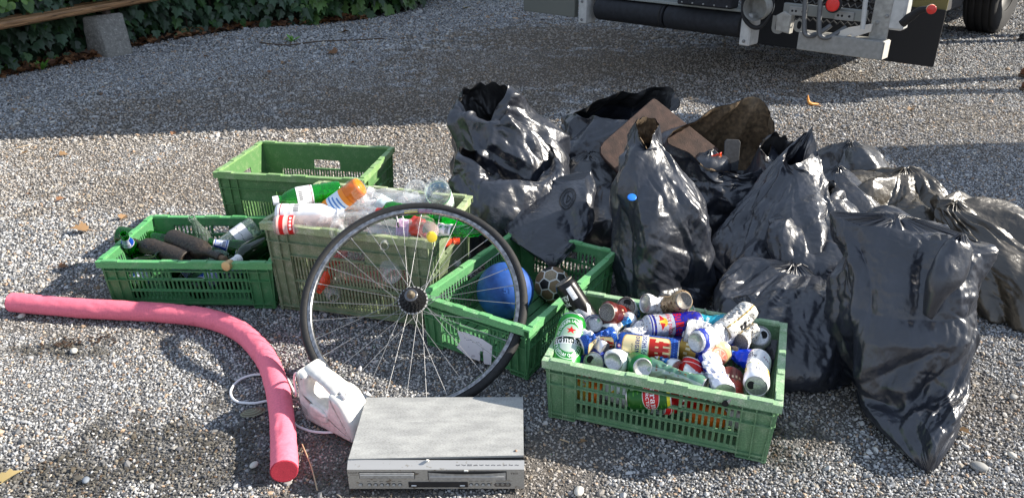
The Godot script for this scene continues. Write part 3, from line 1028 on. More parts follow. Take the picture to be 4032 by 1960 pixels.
# ---------- bicycle wheel -------------------------------------------------------------------
func build_wheel() -> void:
	var a := Vector3(0.99938667, 0, 0.03501847)
	var b := Vector3(0.02748695, 0.61958785, -0.78444589)
	var c := Vector3(-0.28967, 0.2095, -1.93792)
	var t := thing("bicycle_wheel", "spoked bicycle rear wheel with sprockets leaning back against the crates", "bicycle wheel", at(c, Basis(a, b, a.cross(b))))
	var ring := []
	for k in 96: ring.append(Vector3(cos(TAU * k / 96), sin(TAU * k / 96), 0))
	var tp := []
	for p in ring: tp.append(p * 0.3225)
	var tyre := mat(lin(0.018, 0.018, 0.019), 0.72, 0.0, noise_tex(0.04, 0.5, 1.0, 51), 8.0)
	bumpy(tyre, normal_tex(0.12, 52, 4.0), 0.6)
	part(t, "tyre", tube(tp, 0.0132, 14, true), tyre)
	var rimm := mat(lin(0.48, 0.48, 0.49), 0.24, 0.9, noise_tex(0.02, 0.55, 1.0, 53), 10.0)
	var rim := lathe([[0.3115, -0.0095], [0.3115, 0.0095], [0.3115, 0.0095], [0.3045, 0.0098], [0.3015, 0.0085], [0.2985, 0.005], [0.2972, 0.0], [0.2985, -0.005], [0.3015, -0.0085], [0.3045, -0.0098], [0.3115, -0.0095]], 96)
	var up := Basis(Vector3.RIGHT, PI / 2)
	part(t, "rim", rim, rimm, at(Vector3.ZERO, up))
	var steel := mat(lin(0.32, 0.32, 0.32), 0.45, 0.7)
	var hubm := mat(lin(0.33, 0.33, 0.34), 0.35, 0.9, noise_tex(0.05, 0.4, 1.0, 54), 30.0)
	part(t, "hub", lathe([[0.009, -0.05], [0.02, -0.036], [0.023, -0.034], [0.023, -0.030], [0.013, -0.024], [0.012, 0.008], [0.023, 0.014], [0.0235, 0.018], [0.014, 0.02], [0.014, 0.05]], 28), hubm, at(Vector3.ZERO, up))
	# spokes, sixteen to each side, crossing
	for k in 32:
		var near := k % 2 == 0
		var zf := 0.016 if near else -0.032
		var ha := TAU * k / 32.0
		var off := 1.05 * (1.0 if (k / 2) % 2 == 0 else -1.0)
		var p0 := Vector3(cos(ha + off) * 0.0205, sin(ha + off) * 0.0205, zf)
		var p1 := Vector3(cos(ha) * 0.2985, sin(ha) * 0.2985, 0.0)
		var sp := part(t, "spoke", cached_spoke((p1 - p0).length()), steel, at(p0, along(p1 - p0)))
		part(sp, "nipple", cached_nipple(), steel, at(Vector3(0, (p1 - p0).length() - 0.012, 0)))
	# cassette of sprockets
	var dark := mat(lin(0.10, 0.095, 0.09), 0.45, 0.7, noise_tex(0.06, 0.4, 1.0, 55), 30.0)
	var sizes := [0.042, 0.0395, 0.037, 0.0345, 0.032, 0.029, 0.0265, 0.024]
	for k in sizes.size():
		var R: float = sizes[k]
		var teeth := int(R * 560)
		var pl := []
		for q in teeth:
			var w := TAU * q / teeth + k * 0.21
			for s in [[-0.5, -0.003], [-0.22, -0.0025], [-0.08, 0.0022], [0.08, 0.0022], [0.22, -0.0025]]:
				pl.append(Vector2.from_angle(w + s[0] * TAU / teeth) * (R + s[1]))
		part(t, "sprocket", prism(pl, 0.0022), dark, at(Vector3(0, 0, 0.022 + k * 0.0044)))
	part(t, "lock_ring", lathe([[0.019, 0.0], [0.019, 0.003], [0.011, 0.0045], [0.0105, 0.001]], 24), hubm, at(Vector3(0, 0, 0.056), up))
	var rust := mat(lin(0.36, 0.30, 0.22), 0.6, 0.5, noise_tex(0.06, 0.4, 1.0, 56), 40.0)
	part(t, "axle_nut", lathe([[0.0125, 0.0], [0.0125, 0.004], [0.0088, 0.007], [0.0085, 0.017], [0.006, 0.021], [0.0003, 0.0215]], 16), rust, at(Vector3(0, 0, 0.057), up))
	part(t, "axle", lathe([[0.0045, -0.075], [0.0045, -0.03]], 10), rust, at(Vector3.ZERO, up))
	part(t, "spoke_protector", lathe([[0.028, 0.017], [0.044, 0.0185], [0.044, 0.0195], [0.028, 0.018]], 32), mat(lin(0.6, 0.6, 0.58), 0.4), at(Vector3.ZERO, up))
	var va := deg_to_rad(105.0)
	var vd := Vector3(cos(va), sin(va), 0)
	var valve := part(t, "valve", lathe([[0.0032, 0.0], [0.0032, 0.018], [0.0022, 0.02], [0.0022, 0.026]], 10), steel, at(vd * 0.2985, along(-vd)))
	part(valve, "valve_cap", lathe([[0.0035, 0.0], [0.0038, 0.012], [0.0025, 0.016], [0.0003, 0.0165]], 10), mat(lin(0.015, 0.015, 0.015), 0.4), at(Vector3(0, 0.024, 0)))
	# rim stickers
	for s in [[96.0, Color(0.9, 0.82, 0.1), "SCORE"], [87.5, Color(0.72, 0.2, 0.52), "Double"]]:
		var im := picture(128, 28, s[1])
		write(im, s[2], 64, 15, 15, Color(0.15, 0.12, 0.2), 0, true, true)
		var sm := MB.new()
		var pp := PackedVector3Array()
		for j in 2:
			for i in 9:
				var w := deg_to_rad(s[0] + 3.9 - 7.8 * i / 8.0)
				var r := 0.3055 if j == 0 else 0.2995
				pp.append(Vector3(cos(w) * r, sin(w) * r, 0.0103 if j == 0 else 0.0072))
		sm.grid(pp, 9, 2, false)
		part(t, "rim_sticker", sm.mesh(), mat(Color.WHITE, 0.4, 0.0, tex(im)))
func cached_spoke(l: float) -> Mesh:
	var key := "spoke%.3f" % l
	if not cache.has(key): cache[key] = lathe([[0.00095, 0.0], [0.0008, l * 0.5], [0.00095, l]], 8)
	return cache[key]
func cached_nipple() -> Mesh:
	if not cache.has("nipple"): cache["nipple"] = lathe([[0.0019, 0.0], [0.0021, 0.012]], 8)
	return cache["nipple"]

# ---------- balls -----------------------------------------------------------------------------
func build_balls() -> void:
	var bm := mat(lin(0.018, 0.10, 0.42), 0.55, 0.0, noise_tex(0.03, 0.75, 1.0, 61), 5.0)
	bumpy(bm, normal_tex(0.2, 62, 2.0), 0.25)
	var r := 0.094
	var prof := []
	for k in 41: prof.append([maxf(0.0003, r * sin(PI * k / 40)), -r * cos(PI * k / 40)])
	var t := thing("blue_ball", "plain blue rubber ball in the light green crate", "ball", at(gd(1271, 731, 0.113), Basis(Vector3(0.3, 0, 1).normalized(), 0.5)))
	part(t, "shell", lathe(prof, 56), bm)
	var tm := TextMesh.new()
	var fo := SystemFont.new()
	fo.font_names = PackedStringArray(["Droid Sans"])
	tm.font = fo
	tm.text = "51"
	tm.font_size = 32
	tm.pixel_size = 0.00075
	tm.depth = 0.0006
	var n := (Vector3(0, EYE, 0) - t.position).normalized().rotated(Vector3.UP, 0.08)
	part(t, "stamp", tm, mat(lin(0.035, 0.14, 0.47), 0.5), Transform3D(t.transform.basis.inverse() * Basis.looking_at(-n, Vector3.UP), t.transform.basis.inverse() * n * (r + 0.0001)))
	# football: 12 dark five-sided panels and 20 worn brown six-sided ones over pale seams
	var R := 0.062
	var ft := thing("football", "small worn brown and black football beside the blue ball", "football", at(gd(1390, 716, 0.082), Basis(Vector3(1, 0.4, 0.2).normalized(), 0.9)))
	var pr := []
	for k in 25: pr.append([maxf(0.0002, (R - 0.0006) * sin(PI * k / 24)), -(R - 0.0006) * cos(PI * k / 24)])
	part(ft, "seams", lathe(pr, 32), mat(lin(0.7, 0.68, 0.63), 0.8))
	var g := (1.0 + sqrt(5.0)) / 2.0
	var vs := [Vector3(-1, g, 0), Vector3(1, g, 0), Vector3(-1, -g, 0), Vector3(1, -g, 0), Vector3(0, -1, g), Vector3(0, 1, g), Vector3(0, -1, -g), Vector3(0, 1, -g), Vector3(g, 0, -1), Vector3(g, 0, 1), Vector3(-g, 0, -1), Vector3(-g, 0, 1)]
	var fs := [[0, 11, 5], [0, 5, 1], [0, 1, 7], [0, 7, 10], [0, 10, 11], [1, 5, 9], [5, 11, 4], [11, 10, 2], [10, 7, 6], [7, 1, 8], [3, 9, 4], [3, 4, 2], [3, 2, 6], [3, 6, 8], [3, 8, 9], [4, 9, 5], [2, 4, 11], [6, 2, 10], [8, 6, 7], [9, 8, 1]]
	var black := mat(lin(0.022, 0.021, 0.022), 0.55, 0.0, noise_tex(0.04, 0.3, 1.0, 64), 25.0)
	var browns := [mat(lin(0.34, 0.21, 0.11), 0.75, 0.0, noise_tex(0.05, 0.5, 1.0, 65), 25.0), mat(lin(0.46, 0.31, 0.17), 0.75, 0.0, noise_tex(0.05, 0.5, 1.0, 65), 30.0), mat(lin(0.56, 0.44, 0.29), 0.8, 0.0, noise_tex(0.05, 0.5, 1.0, 65), 22.0)]
	for i in 12:
		var ring := []
		for f in fs:
			if i in f:
				for q in f:
					if q != i:
						var p: Vector3 = vs[i].lerp(vs[q], 1.0 / 3.0)
						if not ring.any(func(e): return e.distance_to(p) < 0.01): ring.append(p)
		part(ft, "dark_panel", ball_panel(ring, R), black)
	for k in 20:
		var f = fs[k]
		var ring := []
		for e in 3:
			var p: Vector3 = vs[f[e]]
			var q: Vector3 = vs[f[(e + 1) % 3]]
			ring.append(p.lerp(q, 1.0 / 3.0))
			ring.append(p.lerp(q, 2.0 / 3.0))
		part(ft, "brown_panel", ball_panel(ring, R), browns[k % 3])
func ball_panel(ring: Array, R: float) -> ArrayMesh:
	var c := Vector3.ZERO
	for p in ring: c += p
	c = c.normalized()
	var u := c.cross(Vector3(0.3, 0.9, 0.2)).normalized()
	var w := c.cross(u)
	ring.sort_custom(func(p, q): return atan2(p.dot(w), p.dot(u)) < atan2(q.dot(w), q.dot(u)))
	var m := MB.new()
	var rim := []
	for k in ring.size():
		var p: Vector3 = ring[k].normalized()
		var q: Vector3 = ring[(k + 1) % ring.size()].normalized()
		for s in 3: rim.append(p.lerp(q, s / 3.0).normalized())
	var i0 := m.vert(c * R)
	for lvl in [[0.5, 1.0], [0.85, 1.0], [0.92, 0.982]]:
		for p in rim: m.vert(c.lerp(p, lvl[0]).normalized() * R * lvl[1])
	var n := rim.size()
	for k in n: m.tri(i0, i0 + 1 + (k + 1) % n, i0 + 1 + k)
	for l in 2:
		for k in n:
			var a := i0 + 1 + l * n + k
			var b := i0 + 1 + l * n + (k + 1) % n
			m.quad(a, b, b + n, a + n)
	var nn := m.normals()
	if nn[0].dot(c) < 0:
		for k in range(0, m.ix.size(), 3):
			var s := m.ix[k]
			m.ix[k] = m.ix[k + 1]
			m.ix[k + 1] = s
	return m.mesh()

# ---------- drinks cans ---------------------------------------------------------------------
func can_print(kind: String) -> ImageTexture:
	if cache.has("print_" + kind): return cache["print_" + kind]
	var W := Color(0.93, 0.93, 0.92)
	var im := picture(320, 256, Color(0.8, 0.8, 0.8))
	match kind:
		"heineken":
			im.fill(Color(0.10, 0.52, 0.16))
			var ox := 160
			disc(im, ox, 122, 62, 98, Color(0.80, 0.86, 0.80))
			disc(im, ox, 122, 59, 94, Color(0.10, 0.50, 0.17))
			disc(im, ox, 122, 38, 66, Color(0.62, 0.74, 0.64))
			disc(im, ox, 160, 32, 24, Color(0.72, 0.78, 0.73))
			star(im, ox, 84, 19, Color(0.78, 0.14, 0.12))
			for q in [["HEINEKEN LAGER BEER", -1.0], ["PREMIUM QUALITY", 1.0]]:
				var st: String = q[0]
				for k in st.length():
					if st[k] == " ": continue
					var off := (k - (st.length() - 1) * 0.5) * (0.15 if q[1] < 0 else 0.17)
					var an := PI / 2 * float(q[1]) - off * float(q[1])
					write(im, st[k], ox + cos(an) * 49, 122 + sin(an) * 81, 14, W, (an + PI / 2 if q[1] < 0 else an - PI / 2) * 1.0, true, false, 0.8)
			poly(im, [Vector2(ox - 68, 120), Vector2(ox + 68, 106), Vector2(ox + 68, 140), Vector2(ox - 68, 154)], Color(0.03, 0.13, 0.09))
			for e in [0, 34]: poly(im, [Vector2(ox - 68, 118 + e), Vector2(ox + 68, 104 + e), Vector2(ox + 68, 107 + e), Vector2(ox - 68, 121 + e)], W)
			write(im, "Heineken", ox, 131, 24, W, -0.1, true, true, 0.82)
		"feldschloesschen":
			im.fill(Color(0.07, 0.24, 0.56))
			for y in 20:
				for x in 27: disc(im, x * 12 + (y % 2) * 6, y * 13 + 3, 3, 3, Color(0.16, 0.42, 0.74))
			for p in [[100, 28, 120, 200, Color(0.75, 0.6, 0.32)], [104, 32, 112, 192, Color(0.90, 0.82, 0.62)]]:
				rect(im, p[0], p[1] + 16, p[2], p[3] - 32, p[4])
				disc(im, p[0] + p[2] / 2.0, p[1] + 18, p[2] / 2.0, 18, p[4])
				disc(im, p[0] + p[2] / 2.0, p[1] + p[3] - 18, p[2] / 2.0, 18, p[4])
			var red := Color(0.74, 0.16, 0.12)
			rect(im, 122, 62, 76, 56, red)
			rect(im, 112, 92, 96, 26, red)
			for x in [126, 150, 176]:
				rect(im, x, 40, 16, 30, red)
				for q in 3: rect(im, x + q * 6, 34, 4, 7, red)
			for x in [122, 146, 170, 190]: rect(im, x, 80, 7, 14, Color(0.9, 0.82, 0.62))
			rect(im, 80, 122, 160, 26, W)
			write(im, "FELDSCHLÖSSCHEN", 160, 135, 17, Color(0.06, 0.12, 0.42), 0, true, false, 0.86)
			write(im, "ORIGINAL", 160, 166, 16, Color(0.08, 0.16, 0.45))
			scrawl(im, 160.0, 188.0, 9.0, Color(0.3, 0.25, 0.2))
			disc(im, 160, 240, 8, 8, Color(0.8, 0.12, 0.1))
			rect(im, 158, 234, 4, 12, W)
			rect(im, 154, 238, 12, 4, W)
		"redbull":
			im.fill(Color(0.70, 0.71, 0.74))
			rect(im, 0, 0, 320, 126, Color(0.08, 0.09, 0.55))
			rect(im, 0, 208, 320, 10, Color(0.08, 0.12, 0.5))
			rect(im, 0, 224, 320, 6, Color(0.08, 0.12, 0.5))
			for x in [95, 225]:
				write(im, "Red Bull", x + 20, 105, 34, Color(0.78, 0.1, 0.14), 0, true, false, 0.8)
			write(im, "ENERGY DRINK", 160, 148, 15, Color(0.72, 0.12, 0.2))
			disc(im, 160, 174, 22, 18, Color(0.88, 0.7, 0.2))
			poly(im, [Vector2(120, 185), Vector2(150, 168), Vector2(156, 190)], Color(0.72, 0.1, 0.12))
			poly(im, [Vector2(200, 185), Vector2(170, 168), Vector2(164, 190)], Color(0.72, 0.1, 0.12))
			for y in 12: rect(im, 20, 30 + y * 7, 50, 2, Color(0.6, 0.62, 0.75))
			grime(im, 71, 0.12, Color(0.42, 0.27, 0.16), 0.06)
		"black_energy":
			im.fill(Color(0.055, 0.055, 0.06))
			rect(im, 146, 26, 26, 62, W)
			poly(im, [Vector2(120, 130), Vector2(146, 130), Vector2(170, 168), Vector2(196, 130), Vector2(206, 150), Vector2(182, 186), Vector2(212, 226), Vector2(184, 226), Vector2(164, 200), Vector2(140, 240), Vector2(116, 226), Vector2(148, 182)], Color(0.88, 0.88, 0.9))
			write(im, "energy", 88, 66, 22, W)
			write(im, "drink", 88, 94, 22, W)
			grime(im, 72, 0.02, Color(0.3, 0.28, 0.25), 0.09)
		"white_beer":
			im.fill(Color(0.93, 0.94, 0.95))
			for k in 18: rect(im, 150 + (k % 2) * 14, 90 + k * 4, 10 - (k % 3) * 2, 2, Color(0.45, 0.46, 0.5))
			scrawl(im, 130.0, 62.0, 26.0, Color(0.45, 0.47, 0.52))
			poly(im, [Vector2(210, 60), Vector2(222, 56), Vector2(232, 120), Vector2(222, 124)], Color(0.95, 0.86, 0.15))
			poly(im, [Vector2(150, 108), Vector2(220, 112), Vector2(220, 118), Vector2(150, 116)], Color(0.7, 0.75, 0.25))
			for k in 3: disc(im, 92 + k * 6, 96 + k * 9, 9, 9, Color(0.95, 0.75, 0.2))
			write(im, "male", 196, 176, 22, Color(0.25, 0.27, 0.33), PI)
			write(im, "bier", 206, 200, 22, Color(0.25, 0.27, 0.33), PI)
			scrawl(im, 104.0, 190.0, 22.0, Color(0.5, 0.3, 0.4))
			for k in 10: disc(im, 190 + k * 7, 222 + (k % 3) * 5, 3, 6, Color(0.7, 0.2, 0.35))
		"blue_dark":
			im.fill(Color(0.06, 0.16, 0.47))
			scrawl(im, 150.0, 100.0, 30.0, Color(0.75, 0.82, 0.9))
			for k in 9: rect(im, 90, 130 + k * 7, 110 - (k % 3) * 20, 2, Color(0.55, 0.65, 0.85))
			rect(im, 0, 236, 320, 8, Color(0.6, 0.62, 0.66))
		"white_green":
			im.fill(Color(0.05, 0.42, 0.18))
			rect(im, 0, 0, 320, 90, Color(0.88, 0.9, 0.9))
			scrawl(im, 160.0, 62.0, 24.0, Color(0.1, 0.4, 0.42))
			rect(im, 0, 92, 320, 5, Color(0.75, 0.72, 0.4))
		"white_teal":
			im.fill(Color(0.9, 0.92, 0.92))
			scrawl(im, 160.0, 110.0, 36.0, Color(0.15, 0.5, 0.62))
			rect(im, 0, 180, 320, 12, Color(0.2, 0.55, 0.7))
		"silver_green":
			im.fill(Color(0.62, 0.68, 0.64))
			rect(im, 0, 0, 150, 256, Color(0.36, 0.52, 0.44))
			for k in 10: rect(im, 30, 60 + k * 12, 90 - (k % 4) * 14, 5, Color(0.8, 0.85, 0.8))
			for k in 14: rect(im, 190 + k * 5, 60, 2 + k % 2, 70, Color(0.12, 0.12, 0.12))
			grime(im, 73, 0.1, Color(0.46, 0.25, 0.13), 0.03)
		"red":
			im.fill(Color(0.74, 0.05, 0.07))
			scrawl(im, 160.0, 120.0, 60.0, W)
			rect(im, 0, 30, 320, 6, Color(0.85, 0.7, 0.7))
		"red_dark":
			im.fill(Color(0.35, 0.10, 0.09))
			rect(im, 0, 0, 320, 120, Color(0.58, 0.18, 0.13))
			scrawl(im, 160.0, 150.0, 34.0, Color(0.78, 0.72, 0.6))
			grime(im, 74, 0.1, Color(0.25, 0.17, 0.12), 0.03)
		"sky_white":
			im.fill(Color(0.9, 0.91, 0.92))
			rect(im, 0, 60, 320, 80, Color(0.18, 0.5, 0.78))
			rect(im, 0, 140, 320, 14, Color(0.8, 0.75, 0.3))
			scrawl(im, 160.0, 104.0, 36.0, W)
		"foil":
			im.fill(Color(0.9, 0.9, 0.93))
			poly(im, [Vector2(150, 256), Vector2(220, 110), Vector2(320, 90), Vector2(320, 256)], Color(0.09, 0.16, 0.6))
			poly(im, [Vector2(0, 256), Vector2(40, 226), Vector2(150, 256)], Color(0.1, 0.16, 0.55))
			rect(im, 238, 170, 40, 34, Color(0.78, 0.1, 0.25))
			scrawl(im, 70.0, 110.0, 24.0, Color(0.25, 0.35, 0.75))
			for k in 6: rect(im, 60, 60 + k * 6, 60, 2, Color(0.4, 0.42, 0.6))
		"white_print":
			im.fill(Color(0.86, 0.86, 0.86))
			for k in 30: rect(im, 40 + (k % 2) * 90, 30 + k * 6, 70 - (k % 4) * 9, 2, Color(0.35, 0.36, 0.42))
			scrawl(im, 250.0, 70.0, 24.0, Color(0.3, 0.3, 0.34))
			poly(im, [Vector2(0, 200), Vector2(320, 230), Vector2(320, 256), Vector2(0, 240)], Color(0.12, 0.2, 0.6))
			grime(im, 75, 0.04, Color(0.13, 0.11, 0.10), 0.08)
		"white_black":
			im.fill(Color(0.86, 0.85, 0.82))
			rect(im, 150, 0, 8, 256, Color(0.62, 0.52, 0.28))
			rect(im, 60, 80, 60, 46, Color(0.16, 0.16, 0.18))
			scrawl(im, 90.0, 104.0, 24.0, W)
			scrawl(im, 90.0, 150.0, 30.0, Color(0.2, 0.2, 0.22))
			for k in 16: rect(im, 180, 40 + k * 11, 110 - (k % 4) * 18, 4, Color(0.4, 0.4, 0.42))
			grime(im, 76, 0.13, Color(0.13, 0.1, 0.08), 0.07)
		"teal_gold":
			im.fill(Color(0.16, 0.62, 0.72))
			rect(im, 0, 0, 320, 60, Color(0.72, 0.62, 0.3))
			scrawl(im, 160.0, 130.0, 32.0, W)
			rect(im, 0, 66, 320, 8, Color(0.85, 0.85, 0.8))
		"gold_blue":
			im.fill(Color(0.08, 0.14, 0.42))
			rect(im, 0, 60, 320, 110, Color(0.70, 0.56, 0.22))
			scrawl(im, 160.0, 116.0, 44.0, Color(0.9, 0.86, 0.7))
		"grapefruit":
			im.fill(Color(0.93, 0.84, 0.60))
			disc(im, 130, 150, 56, 50, Color(0.9, 0.55, 0.45))
			disc(im, 130, 150, 48, 43, Color(0.95, 0.75, 0.66))
			for k in 8: poly(im, [Vector2(130, 150), Vector2(130, 150) + Vector2.from_angle(k * TAU / 8 + 0.1) * 40, Vector2(130, 150) + Vector2.from_angle(k * TAU / 8 + 0.65) * 40], Color(0.9, 0.5, 0.42))
		"blue_bright":
			im.fill(Color(0.03, 0.22, 0.78))
			rect(im, 0, 110, 320, 20, Color(0.5, 0.7, 0.95))
		"guarana":
			im.fill(Color(0.12, 0.36, 0.10))
			rect(im, 0, 0, 320, 20, Color(0.9, 0.85, 0.15))
			for k in 40: disc(im, fmod(k * 53.0, 320), fmod(k * 31.0, 256), 10, 4, Color(0.3, 0.55, 0.15))
			disc(im, 160, 110, 74, 50, Color(0.78, 0.8, 0.75))
			disc(im, 160, 110, 70, 46, Color(0.72, 0.08, 0.1))
			write(im, "Guaraná", 160, 98, 32, W, -0.06, true, true, 0.85)
			write(im, "ANTARCTICA", 160, 132, 18, W, -0.06)
		"orange":
			im.fill(Color(0.9, 0.45, 0.08))
			disc(im, 160, 120, 60, 50, Color(0.98, 0.75, 0.3))
			scrawl(im, 160.0, 124.0, 32.0, W)
		"rusty":
			im.fill(Color(0.60, 0.52, 0.40))
			for k in 12: rect(im, 40, 30 + k * 16, 200, 5, Color(0.45, 0.36, 0.25))
			grime(im, 77, 0.25, Color(0.24, 0.15, 0.09), 0.05)
	cache["print_" + kind] = tex(im)
	return cache["print_" + kind]
func can_material(kind: String) -> StandardMaterial3D:
	if not cache.has("canm_" + kind):
		var m := mat(Color.WHITE, 0.3, 0.25, can_print(kind))
		if kind in ["white_black", "rusty", "white_print"]: m.roughness = 0.5
		cache["canm_" + kind] = m
	return cache["canm_" + kind]
func make_can(label: String, kind: String, A: Vector3, B: Vector3, size: String, roll := 0.0, dent := {}, dirty_end := false, open_end := true) -> Node3D:
	var r: float = {"half": 0.0331, "third": 0.0331, "slim": 0.0265}[size]
	var h: float = {"half": 0.168, "third": 0.116, "slim": 0.134}[size]
	var y := (B - A).normalized()
	var f := (Vector3(0, EYE, 0) - (A + B) * 0.5)
	f = (f - y * f.dot(y)).normalized().rotated(y, roll)
	var x := -f
	var t := thing("drinks_can", label, "can", at((A + B) * 0.5 - y * h * 0.5, Basis(x, y, x.cross(y))), "drinks cans in the faded green crate")
	var d := dent.duplicate()
	d["h"] = h
	var seg := 30
	var prof := [[r * 0.76, 0.0035], [r * 0.82, 0.006], [r * 0.97, 0.0125], [r, 0.017]]
	var rows := 8 if dent.is_empty() else 26
	for k in range(1, rows): prof.append([r, 0.017 + (h - 0.037) * k / rows])
	prof.append_array([[r, h - 0.02], [r * 0.97, h - 0.014], [r * 0.86, h - 0.005], [r * 0.815, h - 0.003]])
	var key := "canmesh%s%s" % [size, d]
	if not cache.has(key):
		var dd := d if not dent.is_empty() else {}
		cache[key] = [lathe(prof, seg if dent.is_empty() else 44, dd),
			lathe([[r * 0.83, h - 0.003], [r * 0.845, h - 0.0005], [r * 0.82, h], [r * 0.79, h - 0.001], [r * 0.765, h - 0.005], [r * 0.74, h - 0.0055], [r * 0.72, h - 0.0035], [0.0004, h - 0.0032]], seg, dd),
			lathe([[0.0004, 0.0105], [r * 0.35, 0.0092], [r * 0.58, 0.0055], [r * 0.68, 0.0004], [r * 0.71, 0.0], [r * 0.755, 0.0025], [r * 0.77, 0.0038]], seg, dd)]
	var me: Array = cache[key]
	part(t, "printed_body", me[0], can_material(kind))
	if not cache.has("tin"):
		cache["tin"] = mat(lin(0.72, 0.72, 0.72), 0.3, 0.7, noise_tex(0.03, 0.75, 1.0, 81), 20.0)
		cache["tin_dirty"] = mat(lin(0.55, 0.50, 0.44), 0.6, 0.4, noise_tex(0.04, 0.15, 1.0, 82, 256, 5, 0.8), 26.0)
		cache["hole"] = mat(lin(0.01, 0.01, 0.01), 0.9)
		cache["tabmesh"] = prism([Vector2(-0.0065, -0.012), Vector2(0.0065, -0.012), Vector2(0.0075, 0.002), Vector2(0.004, 0.008), Vector2(-0.004, 0.008), Vector2(-0.0075, 0.002)], 0.0012, 0.0003)
		cache["holemesh"] = lathe([[0.011, 0.0], [0.0112, 0.0007], [0.0003, 0.0007]], 18)
	var tin: Material = cache["tin_dirty"] if dirty_end else cache["tin"]
	var lid := part(t, "lid", me[1], tin)
	if dent.is_empty() or dent.get("squeeze", 0.0) < 0.5:
		if open_end: part(lid, "opening", cache["holemesh"], cache["hole"], at(Vector3(0, h - 0.0035, r * 0.36), Basis().scaled(Vector3(1, 1, 0.85))))
		part(lid, "ring_pull", cache["tabmesh"], tin, at(Vector3(0, h - 0.0022, -r * 0.18), Basis(Vector3.RIGHT, -PI / 2)))
	part(t, "base_dome", me[2], tin)
	return t
func cz(x: float, y: float, h: float) -> Vector3: return gp(2100.0 + x * 0.6391, 1050.0 + y * 0.6391, h)
